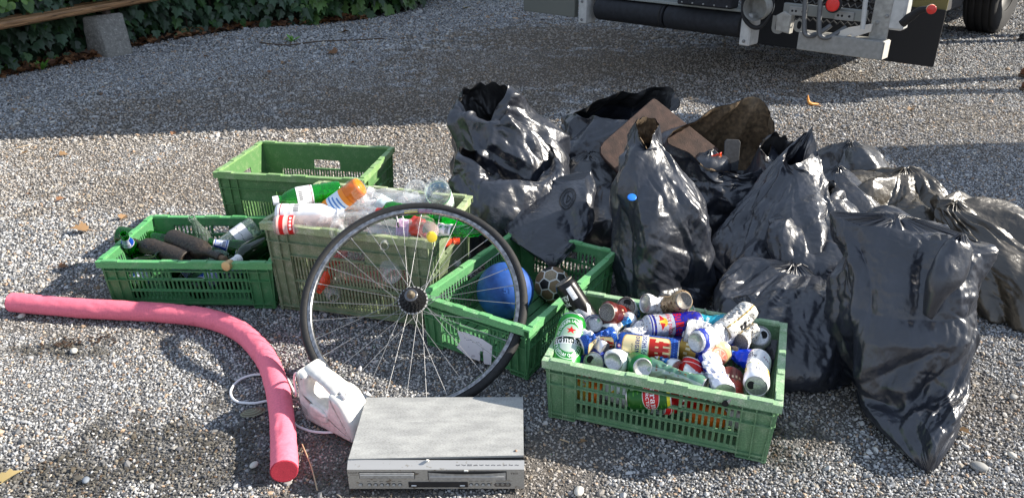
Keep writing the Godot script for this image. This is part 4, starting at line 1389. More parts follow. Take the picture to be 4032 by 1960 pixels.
func build_cans() -> void:
	var crush1 := {"seed": 3.0, "squeeze": 0.72, "crumple": 0.5, "turn": 0.4, "mid": 0.5, "width": 0.33, "short": 0.12}
	var crush2 := {"seed": 13.0, "squeeze": 0.55, "crumple": 0.55, "turn": 1.4, "mid": 0.45, "width": 0.4, "short": 0.25, "bend": 0.012}
	var dent1 := {"seed": 23.0, "squeeze": 0.42, "crumple": 0.34, "turn": 2.0, "mid": 0.55, "width": 0.3}
	var dent2 := {"seed": 33.0, "squeeze": 0.25, "crumple": 0.2, "turn": 0.8, "mid": 0.4, "width": 0.35}
	# [label, print, bottom x y h, top x y h, size, roll, dents, dirty end, opened]
	var L := [
		["black energy drink can with white cross marks leaning on the crate rim", "black_energy", [335, 325, .165], [222, 148, .245], "half", 0.1, {}, true, true],
		["green beer can with a red star standing upright", "heineken", [195, 590, .168], [238, 368, .222], "half", 0.0, {"seed": 33.0, "squeeze": -0.22, "crumple": 0.05, "turn": 1.57, "mid": 0.5, "width": 0.6}, false, true],
		["small dark can showing its shiny round base", "blue_dark", [376, 352, .205], [372, 425, .12], "third", 0.4, {}, false, true],
		["brown can with a rust-specked base pointing out of the heap", "red_dark", [468, 284, .238], [575, 318, .165], "half", 0.2, dent2, true, true],
		["opened can with a dirty drinking hole behind the rusty base", "sky_white", [640, 290, .12], [556, 232, .225], "third", 0.3, dent1, true, true],
		["crumpled white can with a blue band", "sky_white", [470, 400, .19], [598, 330, .195], "third", 1.9, crush1, false, true],
		["rust-stained can with a speckled round base on top of the heap", "rusty", [918, 212, .265], [790, 245, .185], "half", 0.0, dent1, true, true],
		["crushed silver can beneath the rust-stained one", "white_print", [820, 250, .20], [705, 228, .225], "third", 1.2, crush1, false, true],
		["silver and blue energy drink can with red lettering", "redbull", [692, 372, .21], [1010, 342, .21], "half", -0.35, {"seed": 43.0, "crumple": 0.1, "squeeze": 0.08}, false, true],
		["blue beer can with a red castle on a cream label lying across the heap", "feldschloesschen", [505, 472, .195], [900, 520, .195], "half", 0.12, {}, false, true],
		["white can with its pale base towards the crate front", "white_teal", [482, 588, .205], [595, 556, .145], "third", 0.2, dent2, false, true],
		["green and white can with a bright round base", "white_green", [688, 628, .205], [585, 585, .14], "third", -0.3, {}, false, true],
		["blue can with its opened top at the crate's front wall", "blue_dark", [470, 515, .12], [345, 608, .18], "third", 0.3, {}, false, true],
		["flattened can with brown and blue print", "feldschloesschen", [300, 490, .20], [520, 420, .215], "third", 1.4, crush1, false, true],
		["silver green can with a patch of rust and an opened top", "silver_green", [760, 640, .175], [985, 720, .175], "half", 0.0, dent1, false, true],
		["crushed red can between the foil can and the castle can", "red", [930, 700, .165], [985, 590, .19], "third", 0.8, crush2, false, true],
		["crumpled white foil can with a blue corner", "foil", [1110, 620, .195], [1180, 760, .185], "half", 0.1, {"seed": 5.0, "squeeze": 0.45, "crumple": 0.6, "turn": 1.1, "mid": 0.5, "width": 0.5, "short": 0.22, "freq": 36.0}, false, true],
		["tall white beer can with grey print lying neck down by the rim", "white_beer", [1400, 515, .17], [1368, 790, .20], "half", 0.0, dent2, false, true],
		["pale yellow can with a pink grapefruit slice", "grapefruit", [1150, 530, .185], [1060, 625, .165], "third", 0.0, dent2, false, true],
		["squashed white printed can with a pale base", "white_print", [995, 465, .25], [1225, 415, .205], "half", 0.6, {"seed": 8.0, "squeeze": 0.5, "crumple": 0.55, "turn": 0.2, "mid": 0.62, "width": 0.38, "short": 0.1}, false, true],
		["large crushed white can smeared with black dirt", "white_black", [1290, 300, .235], [1170, 400, .225], "half", 0.2, {"seed": 18.0, "squeeze": -0.25, "crumple": 0.5, "turn": 0.6, "mid": 0.5, "width": 0.5, "short": 0.15}, true, true],
		["teal can with a golden neck", "teal_gold", [1130, 350, .20], [1025, 335, .20], "third", 0.2, dent1, false, true],
		["bright blue can wedged under the white ones", "blue_bright", [1300, 560, .17], [1210, 520, .17], "third", 0.2, dent1, false, true],
		["gold and blue lager can behind the castle can", "gold_blue", [1060, 545, .165], [895, 500, .165], "third", 0.2, {}, false, true],
		["dark open can end at the crate's front wall", "red_dark", [1215, 700, .15], [1215, 790, .145], "third", 0.2, {}, true, true],
		["small white can standing behind the crushed ones near the rim", "white_print", [1385, 470, .10], [1395, 430, .16], "third", 0.5, {}, false, true],
		["green guarana soda can behind the crate's hand hole", "guarana", [640, 800, .12], [790, 800, .13], "third", -0.1, {}, false, true],
		["red can end beside the hand hole", "red", [960, 800, .11], [840, 830, .11], "third", 0.0, {}, false, true],
	]
	var sq := {"seed": 51.0, "squeeze": 0.65, "crumple": 0.6, "turn": 0.9, "mid": 0.5, "width": 0.5, "short": 0.2}
	var sq2 := {"seed": 61.0, "squeeze": 0.45, "crumple": 0.7, "turn": 2.1, "mid": 0.45, "width": 0.45, "short": 0.3}
	L.append_array([
		["crumpled silver can beside the teal one", "white_print", [1060, 430, .205], [960, 400, .215], "third", 0.9, sq, false, true],
		["flattened silver can under the castle can", "sky_white", [800, 590, .165], [900, 640, .17], "third", 0.4, sq2, false, true],
		["crumpled white and blue can beside the star can", "foil", [330, 470, .19], [420, 520, .185], "third", 1.4, sq, false, true],
		["flattened silver can at the crate's back wall", "silver_green", [880, 300, .19], [1000, 290, .195], "third", 0.2, sq2, false, true],
		["crumpled striped can behind the white beer can", "white_black", [1330, 420, .20], [1260, 480, .20], "third", 0.8, sq2, true, true],
		["crushed pale can beside the foil can", "white_teal", [1060, 660, .175], [980, 640, .175], "third", 2.0, sq, false, true],
		["crushed white can beside the silver blue energy can", "white_print", [640, 400, .20], [580, 440, .20], "third", 0.3, sq2, false, true],
	])
	for q in L:
		make_can(q[0], q[1], cz(q[2][0], q[2][1], q[2][2]), cz(q[3][0], q[3][1], q[3][2]), q[4], q[5], q[6], q[7], q[8])
	# cans below, seen through the slats
	var base: Transform3D = crate.cans.transform
	var low := [["orange", 0.12, "an orange can"], ["white_beer", 0.5, "a white can"], ["white_green", 0.2, "a green can"], ["silver_green", 0.7, "a grey green can"], ["orange", 0.9, "an orange can"], ["white_print", 0.4, "a white printed can"], ["blue_dark", 0.6, "a blue can"], ["gold_blue", 0.3, "a gold can"], ["red", 0.8, "a red can"], ["white_teal", 0.1, "a pale can"], ["sky_white", 0.1, "a striped can"], ["heineken", 0.1, "a green can"]]
	for k in low.size():
		var col := k % 6
		var row := k / 6
		var c := Vector3(-0.2 + col * 0.08, 0.055 + 0.012 * (k % 2), 0.10 - row * 0.12)
		var dir := Vector3(1, 0.1 - 0.1 * (k % 3), 0.3 - 0.3 * (k % 3)).normalized() if k % 2 == 0 else Vector3(1, 0.12, 0.35).normalized()
		make_can(low[k][2] + " low in the heap, seen through the crate's slats", low[k][0], base * (c - dir * 0.05), base * (c + dir * 0.05), "third", low[k][1] * 3.0, dent2 if k % 2 else {}, k % 3 == 0, true)

func scrawl(im: Image, x: float, y: float, h: float, c: Color) -> void:   # print too small or crumpled to read
	for k in 7: rect(im, int(x - h * 1.6 + k * h * 0.46), int(y - h * (0.3 + 0.1 * (k % 3))), maxi(2, int(h * 0.26)), int(h * (0.55 + 0.12 * (k % 2))), c)

# ---------- bottles ------------------------------------------------------------------------------
func glass(c: Color, clear := 0.94, rough := 0.04) -> StandardMaterial3D:
	var m := StandardMaterial3D.new()
	m.albedo_color = Color(c.r, c.g, c.b, 1.0 - clear)
	m.roughness = rough
	m.refraction_enabled = true
	m.refraction_scale = 0.05
	m.transparency = BaseMaterial3D.TRANSPARENCY_ALPHA
	return m
func film(c: Color, a: float, rough := 0.12) -> StandardMaterial3D:
	var m := StandardMaterial3D.new()
	m.albedo_color = Color(c.r, c.g, c.b, a)
	m.roughness = rough
	m.transparency = BaseMaterial3D.TRANSPARENCY_ALPHA
	return m
const SHAPES := {
	"wine": [0.30, [[0.0003, 0.012], [0.026, 0.006], [0.033, 0.0], [0.0365, 0.004], [0.037, 0.012], [0.037, 0.17], [0.036, 0.185], [0.030, 0.205], [0.019, 0.222], [0.0145, 0.235], [0.0135, 0.282], [0.0135, 0.284], [0.0155, 0.285], [0.0155, 0.297], [0.0140, 0.30]]],
	"beer": [0.232, [[0.0003, 0.008], [0.022, 0.003], [0.027, 0.0], [0.0302, 0.004], [0.0305, 0.012], [0.0305, 0.125], [0.029, 0.14], [0.021, 0.165], [0.0155, 0.185], [0.0135, 0.205], [0.0132, 0.219], [0.0148, 0.2195], [0.0148, 0.227], [0.0130, 0.232]]],
	"pet_large": [0.31, [[0.0003, 0.014], [0.018, 0.010], [0.030, 0.0], [0.038, 0.003], [0.042, 0.016], [0.042, 0.05], [0.040, 0.053], [0.042, 0.056], [0.042, 0.075], [0.040, 0.078], [0.042, 0.081], [0.042, 0.1], [0.039, 0.112], [0.042, 0.124], [0.042, 0.205], [0.040, 0.225], [0.030, 0.255], [0.018, 0.275], [0.0135, 0.284], [0.0135, 0.287], [0.0165, 0.288], [0.0165, 0.2905], [0.0130, 0.291], [0.0130, 0.31]]],
	"pet_small": [0.222, [[0.0003, 0.01], [0.014, 0.007], [0.023, 0.0], [0.030, 0.003], [0.0325, 0.012], [0.0325, 0.04], [0.0305, 0.043], [0.0325, 0.046], [0.0325, 0.062], [0.0305, 0.065], [0.0325, 0.068], [0.0325, 0.14], [0.031, 0.155], [0.023, 0.178], [0.0145, 0.192], [0.0130, 0.199], [0.0158, 0.200], [0.0158, 0.2025], [0.0126, 0.203], [0.0126, 0.222]]],
	"cup": [0.11, [[0.0003, 0.001], [0.027, 0.0], [0.0285, 0.002], [0.040, 0.106], [0.042, 0.108], [0.042, 0.11]]],
}
func make_bottle(called: String, label: String, shape: String, A: Vector3, B: Vector3, m: Material, group: String, dent := {}, bands := [], cap: Material = null, hollow := true, roll := 0.0) -> Node3D:
	# bands: [material, from, to] sleeves round the body, as shares of the height
	var h: float = SHAPES[shape][0]
	var prof: Array = SHAPES[shape][1].duplicate()
	var y := (B - A).normalized()
	var f := (Vector3(0, EYE, 0) - (A + B) * 0.5)
	f = (f - y * f.dot(y)).normalized().rotated(y, roll)
	var t := thing(called, label, "bottle" if shape != "cup" else "cup", at((A + B) * 0.5 - y * h * 0.5, Basis(-f, y, (-f).cross(y))), group)
	var d := dent.duplicate()
	var seg := 28
	if not dent.is_empty():
		d["h"] = h
		seg = 40
		var fine := []
		for k in prof.size() - 1:
			var n := maxi(1, int(absf(prof[k + 1][1] - prof[k][1]) / 0.007))
			for q in n: fine.append([lerpf(prof[k][0], prof[k + 1][0], float(q) / n), lerpf(prof[k][1], prof[k + 1][1], float(q) / n)])
		fine.append(prof[prof.size() - 1])
		prof = fine
	var outer := prof.duplicate()
	if hollow:                               # back down on the inside
		var th := 0.0028 if shape in ["wine", "beer"] else 0.0009
		for k in range(prof.size() - 1, -1, -1): outer.append([maxf(0.0003, prof[k][0] - th), prof[k][1] + (th if k < 3 else 0.0)])
	part(t, "bottle_wall" if shape != "cup" else "cup_wall", lathe(outer, seg, d), m)
	for b in bands:
		var pr := []
		for k in 13:
			var yy = lerpf(b[1], b[2], k / 12.0) * h
			var r := 0.0
			for q in prof.size() - 1:
				if yy >= prof[q][1] and yy <= prof[q + 1][1] and prof[q + 1][1] > prof[q][1] and q > 2:
					r = lerpf(prof[q][0], prof[q + 1][0], (yy - prof[q][1]) / (prof[q + 1][1] - prof[q][1]))
			if r > 0.0: pr.append([r + 0.0007, yy])
		if pr.size() > 1: part(t, "label_sleeve", lathe(pr, seg, d), b[0])
	if cap:
		var cr := 0.0152 if shape.begins_with("pet") else 0.0162
		var y0 := h - 0.018
		part(t, "cap", lathe([[cr, y0], [cr, y0 + 0.0175], [cr * 0.93, y0 + 0.019], [0.0003, y0 + 0.019]], 24), cap)
	return t
func bz(x: float, y: float, h: float) -> Vector3: return gp(360.0 + x * 0.3194, 830.0 + y * 0.3194, h)
func build_glass_bottles() -> void:
	var green := glass(Color(0.10, 0.62, 0.16))
	var dark := glass(Color(0.05, 0.36, 0.12))
	var clear := glass(Color(0.90, 0.95, 0.92))
	var mud := mat(lin(0.15, 0.105, 0.07), 0.5, 0.0, noise_tex(0.05, 0.1, 1.0, 91, 256, 5, 1.6), 14.0)
	bumpy(mud, normal_tex(0.03, 92, 8.0), 1.2)
	var bi := picture(160, 96, Color(0.09, 0.26, 0.62))
	rect(bi, 0, 0, 160, 8, Color(0.75, 0.77, 0.8))
	rect(bi, 0, 88, 160, 8, Color(0.75, 0.77, 0.8))
	rect(bi, 60, 14, 44, 68, Color(0.82, 0.85, 0.9))
	for k in 8: rect(bi, 64, 18 + k * 4, 34 - (k % 3) * 8, 2, Color(0.15, 0.25, 0.55))
	for k in 9: rect(bi, 64 + k * 4, 56, 2, 22, Color(0.1, 0.1, 0.2))
	var blue := mat(Color.WHITE, 0.35, 0.2, tex(bi))
	var wl := picture(128, 96, Color(0.9, 0.9, 0.9))
	for k in 5: rect(wl, 38 + k * 9, 36 + (k * 7) % 12, 7, 3, Color(0.3, 0.3, 0.34))
	var white := mat(Color.WHITE, 0.7, 0.0, tex(wl))
	var gold := mat(lin(0.62, 0.42, 0.20), 0.38, 0.5)
	var G := "glass bottles in the low green crate"
	make_bottle("glass_bottle", "green beer bottle with a blue neck label standing in the crate corner", "beer", bz(545, 640, .055), bz(388, 285, .232), green, G, {}, [[blue, 0.70, 0.88]], null, true, -0.5)
	var mudded := {"seed": 4.0, "crumple": 0.14, "freq": 70.0}
	make_bottle("glass_bottle", "mud-covered brown bottle with its round base to the crate front", "wine", bz(1085, 585, .135), bz(515, 385, .155), mud, G, mudded, [], null, false)
	var corked := make_bottle("glass_bottle", "mud-covered brown wine bottle with a cork in its neck", "wine", bz(985, 345, .155), bz(1600, 580, .165), mud, G, mudded, [], null, false)
	part(corked, "cork", lathe([[0.0105, 0.294], [0.0112, 0.322], [0.0102, 0.326], [0.0003, 0.3265]], 16), mat(lin(0.34, 0.22, 0.13), 0.85, 0.0, noise_tex(0.06, 0.4, 1.0, 93), 40.0))
	make_bottle("glass_bottle", "clear glass bottle with a white barcode label", "wine", bz(1770, 345, .14), bz(1420, 600, .09), clear, G, {}, [[white, 0.12, 0.3]], null, true, 0.6)
	make_bottle("glass_bottle", "green beer bottle with a blue neck label lying behind the capped one", "beer", bz(2080, 520, .10), bz(1600, 415, .15), green, G, {}, [[blue, 0.70, 0.92]], null, true, 0.3)
	var w := make_bottle("glass_bottle", "dark green wine bottle with a gold cap and a white neck band", "wine", bz(2190, 370, .15), bz(1720, 645, .175), dark, G, {}, [[white, 0.76, 0.90]], null)
	part(w, "cap", lathe([[0.0158, 0.274], [0.0158, 0.296], [0.0168, 0.2965], [0.0168, 0.301], [0.015, 0.3035], [0.0003, 0.3035]], 24), gold)
	make_bottle("glass_bottle", "clear bottle with only its neck rising by the back wall", "beer", bz(1480, 470, .05), bz(1325, 235, .145), clear, G)
	make_bottle("glass_bottle", "clear bottle lying under the dark green wine bottle", "wine", bz(1700, 560, .05), bz(2060, 275, .12), clear, G)
	make_bottle("glass_bottle", "green bottle with its round base up behind the muddy one", "wine", bz(640, 350, .115), bz(980, 400, .10), green, G)
	make_bottle("glass_bottle", "dark green bottle with a chipped neck at the crate front", "beer", bz(430, 660, .06), bz(850, 545, .155), dark, G)
	# lower layer, behind the slats
	var base: Transform3D = crate.glass.transform
	for k in 5:
		var c := Vector3(-0.21 + k * 0.105, 0.052, 0.06 - 0.05 * (k % 2))
		make_bottle("glass_bottle", "dark green bottle low in the heap behind the slats", "beer", base * (c + Vector3(0.0, 0, 0.1)), base * (c + Vector3(0.05 * (k % 3 - 1), 0.01, -0.12)), dark, G, {}, [[blue, 0.2, 0.45]])
func qz(x: float, y: float, h: float) -> Vector3: return gp(1000.0 + x * 0.3494, 680.0 + y * 0.3494, h)
func build_plastic_bottles() -> void:
	var clear := film(Color(0.9, 0.93, 0.95), 0.12, 0.06)
	var hazy := film(Color(0.92, 0.92, 0.92), 0.22, 0.12)
	var pink := film(Color(0.95, 0.82, 0.80), 0.24, 0.12)
	var green := glass(Color(0.10, 0.78, 0.25), 0.86, 0.08)
	var orange := film(Color(0.98, 0.55, 0.12), 0.62, 0.2)
	var milky := mat(lin(0.80, 0.80, 0.82), 0.35)
	var redc := mat(lin(0.70, 0.06, 0.045), 0.4)
	var whitec := mat(lin(0.78, 0.78, 0.79), 0.4)
	var yellow := mat(lin(0.75, 0.55, 0.04), 0.4)
	var soft := {"seed": 2.0, "squeeze": 0.15, "crumple": 0.12, "turn": 0.5, "mid": 0.4, "width": 0.4}
	var flat := {"seed": 7.0, "squeeze": 0.5, "crumple": 0.3, "turn": 1.2, "mid": 0.45, "width": 0.5}
	var flat2 := {"seed": 17.0, "squeeze": 0.62, "crumple": 0.36, "turn": 0.3, "mid": 0.5, "width": 0.45}
	var wl := picture(192, 96, Color(0.92, 0.92, 0.92))
	for k in 12: rect(wl, 70 + k * 3, 12, 1 + k % 2, 22, Color(0.12, 0.12, 0.12))
	for k in 4: rect(wl, 130, 16 + k * 6, 30, 2, Color(0.4, 0.4, 0.42))
	rect(wl, 0, 84, 192, 4, Color(0.6, 0.15, 0.2))
	var white := mat(Color.WHITE, 0.5, 0.0, tex(wl))
	var rl := picture(192, 96, Color(0.9, 0.72, 0.68))
	rect(rl, 0, 10, 192, 26, Color(0.8, 0.1, 0.08))
	rect(rl, 0, 62, 192, 22, Color(0.8, 0.12, 0.1))
	for k in 4: rect(rl, 74 + k * 12, 17, 8, 12, Color(0.95, 0.9, 0.88))
	var red := mat(Color.WHITE, 0.45, 0.0, tex(rl))
	var al := picture(192, 128, Color(0.92, 0.95, 0.95))
	rect(al, 0, 0, 192, 7, Color(0.25, 0.68, 0.35))
	rect(al, 0, 121, 192, 7, Color(0.25, 0.68, 0.35))
	rect(al, 48, 22, 96, 84, Color(0.25, 0.62, 0.85))
	write(al, "AKIN", 96, 66, 38, Color(0.93, 0.97, 1.0), 0.0, true, false, 0.7)
	var aqua := mat(Color.WHITE, 0.45, 0.0, tex(al))
	var ol := picture(192, 96, Color(0.95, 0.55, 0.12))
	rect(ol, 50, 18, 92, 58, Color(0.85, 0.9, 0.95))
	for k in 3: rect(ol, 58, 28 + k * 15, 70 - k * 12, 7, Color(0.3, 0.5, 0.75))
	var orangel := mat(Color.WHITE, 0.4, 0.0, tex(ol))
	var pl := picture(128, 96, Color(0.85, 0.75, 0.85))
	for k in 10: rect(pl, 40, 10 + k * 8, 50 - (k % 3) * 10, 3, Color(0.55, 0.3, 0.5))
	var purple := mat(Color.WHITE, 0.5, 0.0, tex(pl))
	var G := "plastic bottles in the tall olive crate"
	var P := "plastic_bottle"
	make_bottle(P, "green ribbed plastic bottle with a white cap and white label on the crate corner", "pet_small", qz(900, 205, .39), qz(290, 305, .385), green, G, {}, [[white, 0.42, 0.66]], whitec, true, 0.4)
	make_bottle(P, "orange soda bottle standing on its neck", "pet_small", qz(1040, 265, .395), qz(790, 450, .34), orange, G, {}, [[orangel, 0.25, 0.62]], null, false, 0.2)
	make_bottle(P, "white opaque bottle with a barcode along the crate's left wall", "pet_small", qz(390, 460, .35), qz(880, 455, .35), milky, G, {"seed": 1.0, "crumple": 0.03}, [[white, 0.05, 0.4]], null, false, -0.5)
	make_bottle(P, "clear bottle with red and pink label bands along the front rim", "pet_small", qz(330, 585, .328), qz(900, 565, .33), pink, G, soft, [[red, 0.06, 0.32]], null, false, -0.2)
	make_bottle(P, "crumpled clear bottle beside the red cap", "pet_small", qz(1290, 500, .33), qz(930, 520, .345), clear, G, flat, [], null, false)
	make_bottle("plastic_cup", "clear plastic cup lying by the back wall", "cup", qz(1200, 330, .335), qz(1150, 240, .375), clear, G, {}, [], null, false)
	make_bottle(P, "clear bottle with a red cap and a pale blue label", "pet_small", qz(1520, 410, .335), qz(1255, 265, .375), clear, G, soft, [[mat(lin(0.55, 0.68, 0.72), 0.5), 0.3, 0.5]], redc, false)
	make_bottle(P, "clear bottle with a red cap pointing at the front rim", "pet_small", qz(1010, 420, .335), qz(1320, 440, .355), clear, G, flat, [], redc, false)
	make_bottle(P, "dented clear bottle at the crate's back wall", "pet_small", qz(1760, 340, .335), qz(1510, 270, .355), hazy, G, soft, [], whitec, false)
	make_bottle(P, "clear bottle standing base up by the back wall", "pet_large", qz(1820, 215, .40), qz(1830, 380, .26), clear, G, soft, [], null, false)
	make_bottle(P, "clear bottle with a blue and white label edged green", "pet_large", qz(2060, 190, .42), qz(2160, 440, .25), clear, G, {}, [[aqua, 0.18, 0.5]], null, false, PI)
	make_bottle(P, "crushed green bottle behind the wheel rim", "pet_large", qz(1800, 520, .35), qz(2130, 580, .345), green, G, flat2, [], null, false)
	make_bottle(P, "clear bottle with a yellow cap at the front corner", "pet_small", qz(1920, 560, .34), qz(1985, 690, .36), pink, G, soft, [[mat(lin(0.8, 0.72, 0.3), 0.5), 0.1, 0.16]], yellow, false)
	make_bottle(P, "crumpled clear bottle under the wheel rim", "pet_small", qz(1450, 640, .33), qz(1760, 640, .33), hazy, G, flat2, [[purple, 0.5, 0.68]], null, false)
	make_bottle(P, "clear crumpled bottle next to the pink label", "pet_small", qz(1230, 680, .32), qz(1460, 690, .32), clear, G, flat, [], null, false)
	make_bottle(P, "red labelled bottle lying among the clear ones", "pet_small", qz(1650, 500, .35), qz(1840, 610, .34), film(Color(0.95, 0.3, 0.2), 0.7), G, flat2, [[redc, 0.2, 0.6]], null, false)
	make_bottle(P, "green bottle with a white label hanging over the crate's right rim", "pet_small", qz(2170, 640, .34), qz(2440, 650, .345), green, G, flat, [[white, 0.2, 0.42]], null, false)
	# more of the jumble on top
	var jb: Transform3D = crate.plastic.transform
	for k in 22:
		var c := Vector3(-0.2 + 0.4 * fposmod(k * 0.618, 1.0), 0.285 + 0.05 * fposmod(k * 0.37, 1.0), -0.13 + 0.26 * fposmod(k * 0.271, 1.0))
		var a := k * 2.4
		var dir := Vector3(cos(a), 0.25 * sin(a * 1.7), sin(a))
		var capc: Material = [redc, null, whitec, null, null, mat(lin(0.05, 0.2, 0.6), 0.4), null][k % 7]
		var tone: String = ["a red cap", "no cap", "a white cap", "no cap", "no cap", "a blue cap", "no cap"][k % 7]
		make_bottle(P, "small crumpled clear bottle with %s in the jumble" % (tone + (" and white label" if k % 3 == 0 else "")), "pet_small", jb * (c - dir * 0.1), jb * (c + dir * 0.1), [clear, hazy][k % 2], G, {"seed": k * 5.0, "squeeze": 0.35, "crumple": 0.4, "turn": k * 0.7, "mid": 0.4, "width": 0.5}, [[white, 0.3, 0.5]] if k % 3 == 0 else [], capc, false)
	# the lower layers that show between the slats
	var base: Transform3D = crate.plastic.transform
	for k in 18:
		var c := Vector3(-0.2 + 0.1 * (k % 5), 0.07 + 0.075 * (k / 6), 0.13 - 0.13 * ((k / 2) % 3))
		var dir := Vector3(cos(k * 1.3), 0.15 * sin(k * 2.0), sin(k * 1.3) * 0.5)
		make_bottle(P, ["clear bottle", "hazy bottle", "orange red bottle", "pinkish bottle"][k % 4] + (" with a red band" if k in [2, 6, 9] else "") + (", dented," if k % 2 else "") + " deep in the heap behind the slats", "pet_small", base * (c - dir * 0.1), base * (c + dir * 0.1), [clear, hazy, film(Color(0.95, 0.3, 0.15), 0.75), pink][k % 4], G, soft if k % 2 else flat, [[redc, 0.25, 0.5]] if k in [2, 6, 9] else [], null, false)

# ---------- rubbish bags ---------------------------------------------------------------------------
# A bag is a stack of rings. A ring is [left x, y, right x, y (overview pixels), depth z or [z left, z right], depth radius, tilt]
# or a mouth: {"mouth": [[x, y, z] x 8]} going right, front, left, back.
func ring_points(r, n: int) -> PackedVector3Array:
	var out := PackedVector3Array()
	if r is Dictionary:
		var p := []
		for q in r.mouth: p.append(zd(q[0], q[1], q[2]))
		var c := bend(p, 16, true)
		for k in n:
			var f := float(k) / n * c.size()
			var i := int(f)
			out.append(c[i % c.size()].lerp(c[(i + 1) % c.size()], f - i))
		return out
	var zl: float = r[4][0] if r[4] is Array else r[4]
	var zr: float = r[4][1] if r[4] is Array else r[4]
	var L := zd(r[0], r[1], zl)
	var R := zd(r[2], r[3], zr)
	var c := (L + R) * 0.5
	var a := (R - L) * 0.505
	var tilt := deg_to_rad(r[6]) if r.size() > 6 else 0.0
	var b := Vector3(-a.z, 0, a.x).normalized()
	if b.z < 0: b = -b
	b = (b * cos(tilt) + Vector3.UP * sin(tilt)) * float(r[5]) * 1.04
	for k in n:
		var t := TAU * k / n
		var cx := cos(t)
		var sy := sin(t)
		out.append(c + a * signf(cx) * pow(absf(cx), 0.85) + b * signf(sy) * pow(absf(sy), 0.85))
	return out
func make_bag(label: String, rings: Array, o := {}) -> Node3D:
	var nu: int = o.get("nu", 220)
	var nv: int = o.get("nv", 150)
	var sd: float = o.get("seed", 1.0) * 7.31
	var R := []
	for r in rings: R.append(ring_points(r, nu))
	# sit on the ground
	var n := R.size()
	var pts := PackedVector3Array()
	pts.resize(nu * nv)
	var mid := PackedVector3Array()
	for j in nv:
		var f := float(j) / (nv - 1)
		var row := PackedVector3Array()
		var s := f * (n - 1)
		var i := mini(int(s), n - 2)
		var t := s - i
		var i0 := maxi(i - 1, 0)
		var i3 := mini(i + 2, n - 1)
		var t2 := t * t
		var t3 := t2 * t
		var w0 := 0.5 * (-t + 2.0 * t2 - t3)
		var w1 := 0.5 * (2.0 - 5.0 * t2 + 3.0 * t3)
		var w2 := 0.5 * (t + 4.0 * t2 - 3.0 * t3)
		var w3 := 0.5 * (-t2 + t3)
		var A: PackedVector3Array = R[i0]
		var B: PackedVector3Array = R[i]
		var C: PackedVector3Array = R[i + 1]
		var D: PackedVector3Array = R[i3]
		var c := Vector3.ZERO
		for k in nu:
			var p := A[k] * w0 + B[k] * w1 + C[k] * w2 + D[k] * w3
			pts[j * nu + k] = p
			c += p
		mid.append(c / nu)
	var lens := PackedFloat32Array()
	var run := 0.0
	for j in nv:
		if j > 0: run += (mid[j] - mid[j - 1]).length()
		lens.append(run)
	# folds: sharp crests running over the film, laid out on it in metres; where they cross they leave flat facets
	var girth_all := 0.0
	for q in nu: girth_all += (pts[(nv / 2) * nu + (q + 1) % nu] - pts[(nv / 2) * nu + q]).length()
	var H := maxf(run, 0.1)
	var disp := PackedFloat32Array()
	disp.resize(nu * nv)
	var rc := RandomNumberGenerator.new()
	rc.seed = int(sd * 1000.0)
	var amount: float = o.get("amount", 1.0)
	var area := girth_all * H
	for tier in [[40.0, 0.3, 0.8, 0.045, 0.12, 0.55, 0.6], [190.0, 0.12, 0.36, 0.016, 0.045, 0.5, 0.8], [900.0, 0.04, 0.15, 0.006, 0.015, 0.42, 1.0]]:
		var count := int(tier[0] * area * amount)
		for c in count:
			var cy := rc.randf() * H
			var cx := rc.randf() * girth_all
			var le := rc.randf_range(tier[1], tier[2]) * minf(1.0, H / 0.6)
			var w1 := rc.randf_range(tier[3], tier[4])
			var w2 := w1 * rc.randf_range(0.35, 1.1)
			var am := (w1 + w2) * 0.5 * float(tier[5]) * rc.randf_range(0.5, 1.15)
			if rc.randf() < 0.48: am = -am
			var an := PI / 2 + rc.randfn(0.0, tier[6])
			# the smallest creases gather where the film is slack
			if tier[0] > 100.0 and tier[0] < 200.0 and nz.get_noise_2d(cx * 2.2 - sd, cy * 2.2) < -0.15: continue
			if tier[0] > 200.0 and nz.get_noise_2d(cx * 3.0 + sd, cy * 3.0) < 0.02: continue
			var dx := cos(an)
			var dy := sin(an)
			var ex := absf(dx) * le * 0.5 + maxf(w1, w2)
			var ey := absf(dy) * le * 0.5 + maxf(w1, w2)
			var j0 := maxi(0, int((cy - ey) / H * (nv - 1)))
			var j1 := mini(nv - 1, int((cy + ey) / H * (nv - 1)) + 1)
			var k0 := int(floor((cx - ex) / girth_all * nu))
			var k1 := int(ceil((cx + ex) / girth_all * nu))
			for j in range(j0, j1 + 1):
				var py := float(j) / (nv - 1) * H - cy
				for k in range(k0, k1 + 1):
					var px := float(k) / nu * girth_all - cx
					var al := px * dx + py * dy
					var t := absf(al) / (le * 0.5)
					if t >= 1.0: continue
					var ac := -px * dy + py * dx
					var pr := 1.0 - (ac / w1 if ac > 0.0 else -ac / w2)
					if pr <= 0.0: continue
					disp[j * nu + posmod(k, nu)] += am * pr * (1.0 - t)
	# pushed out along the film's own normals
	var out := PackedVector3Array()
	out.resize(nu * nv)
	var off := Vector3(sd, -sd * 0.6, sd * 1.3)
	var bulge: float = o.get("bulge", 0.02)
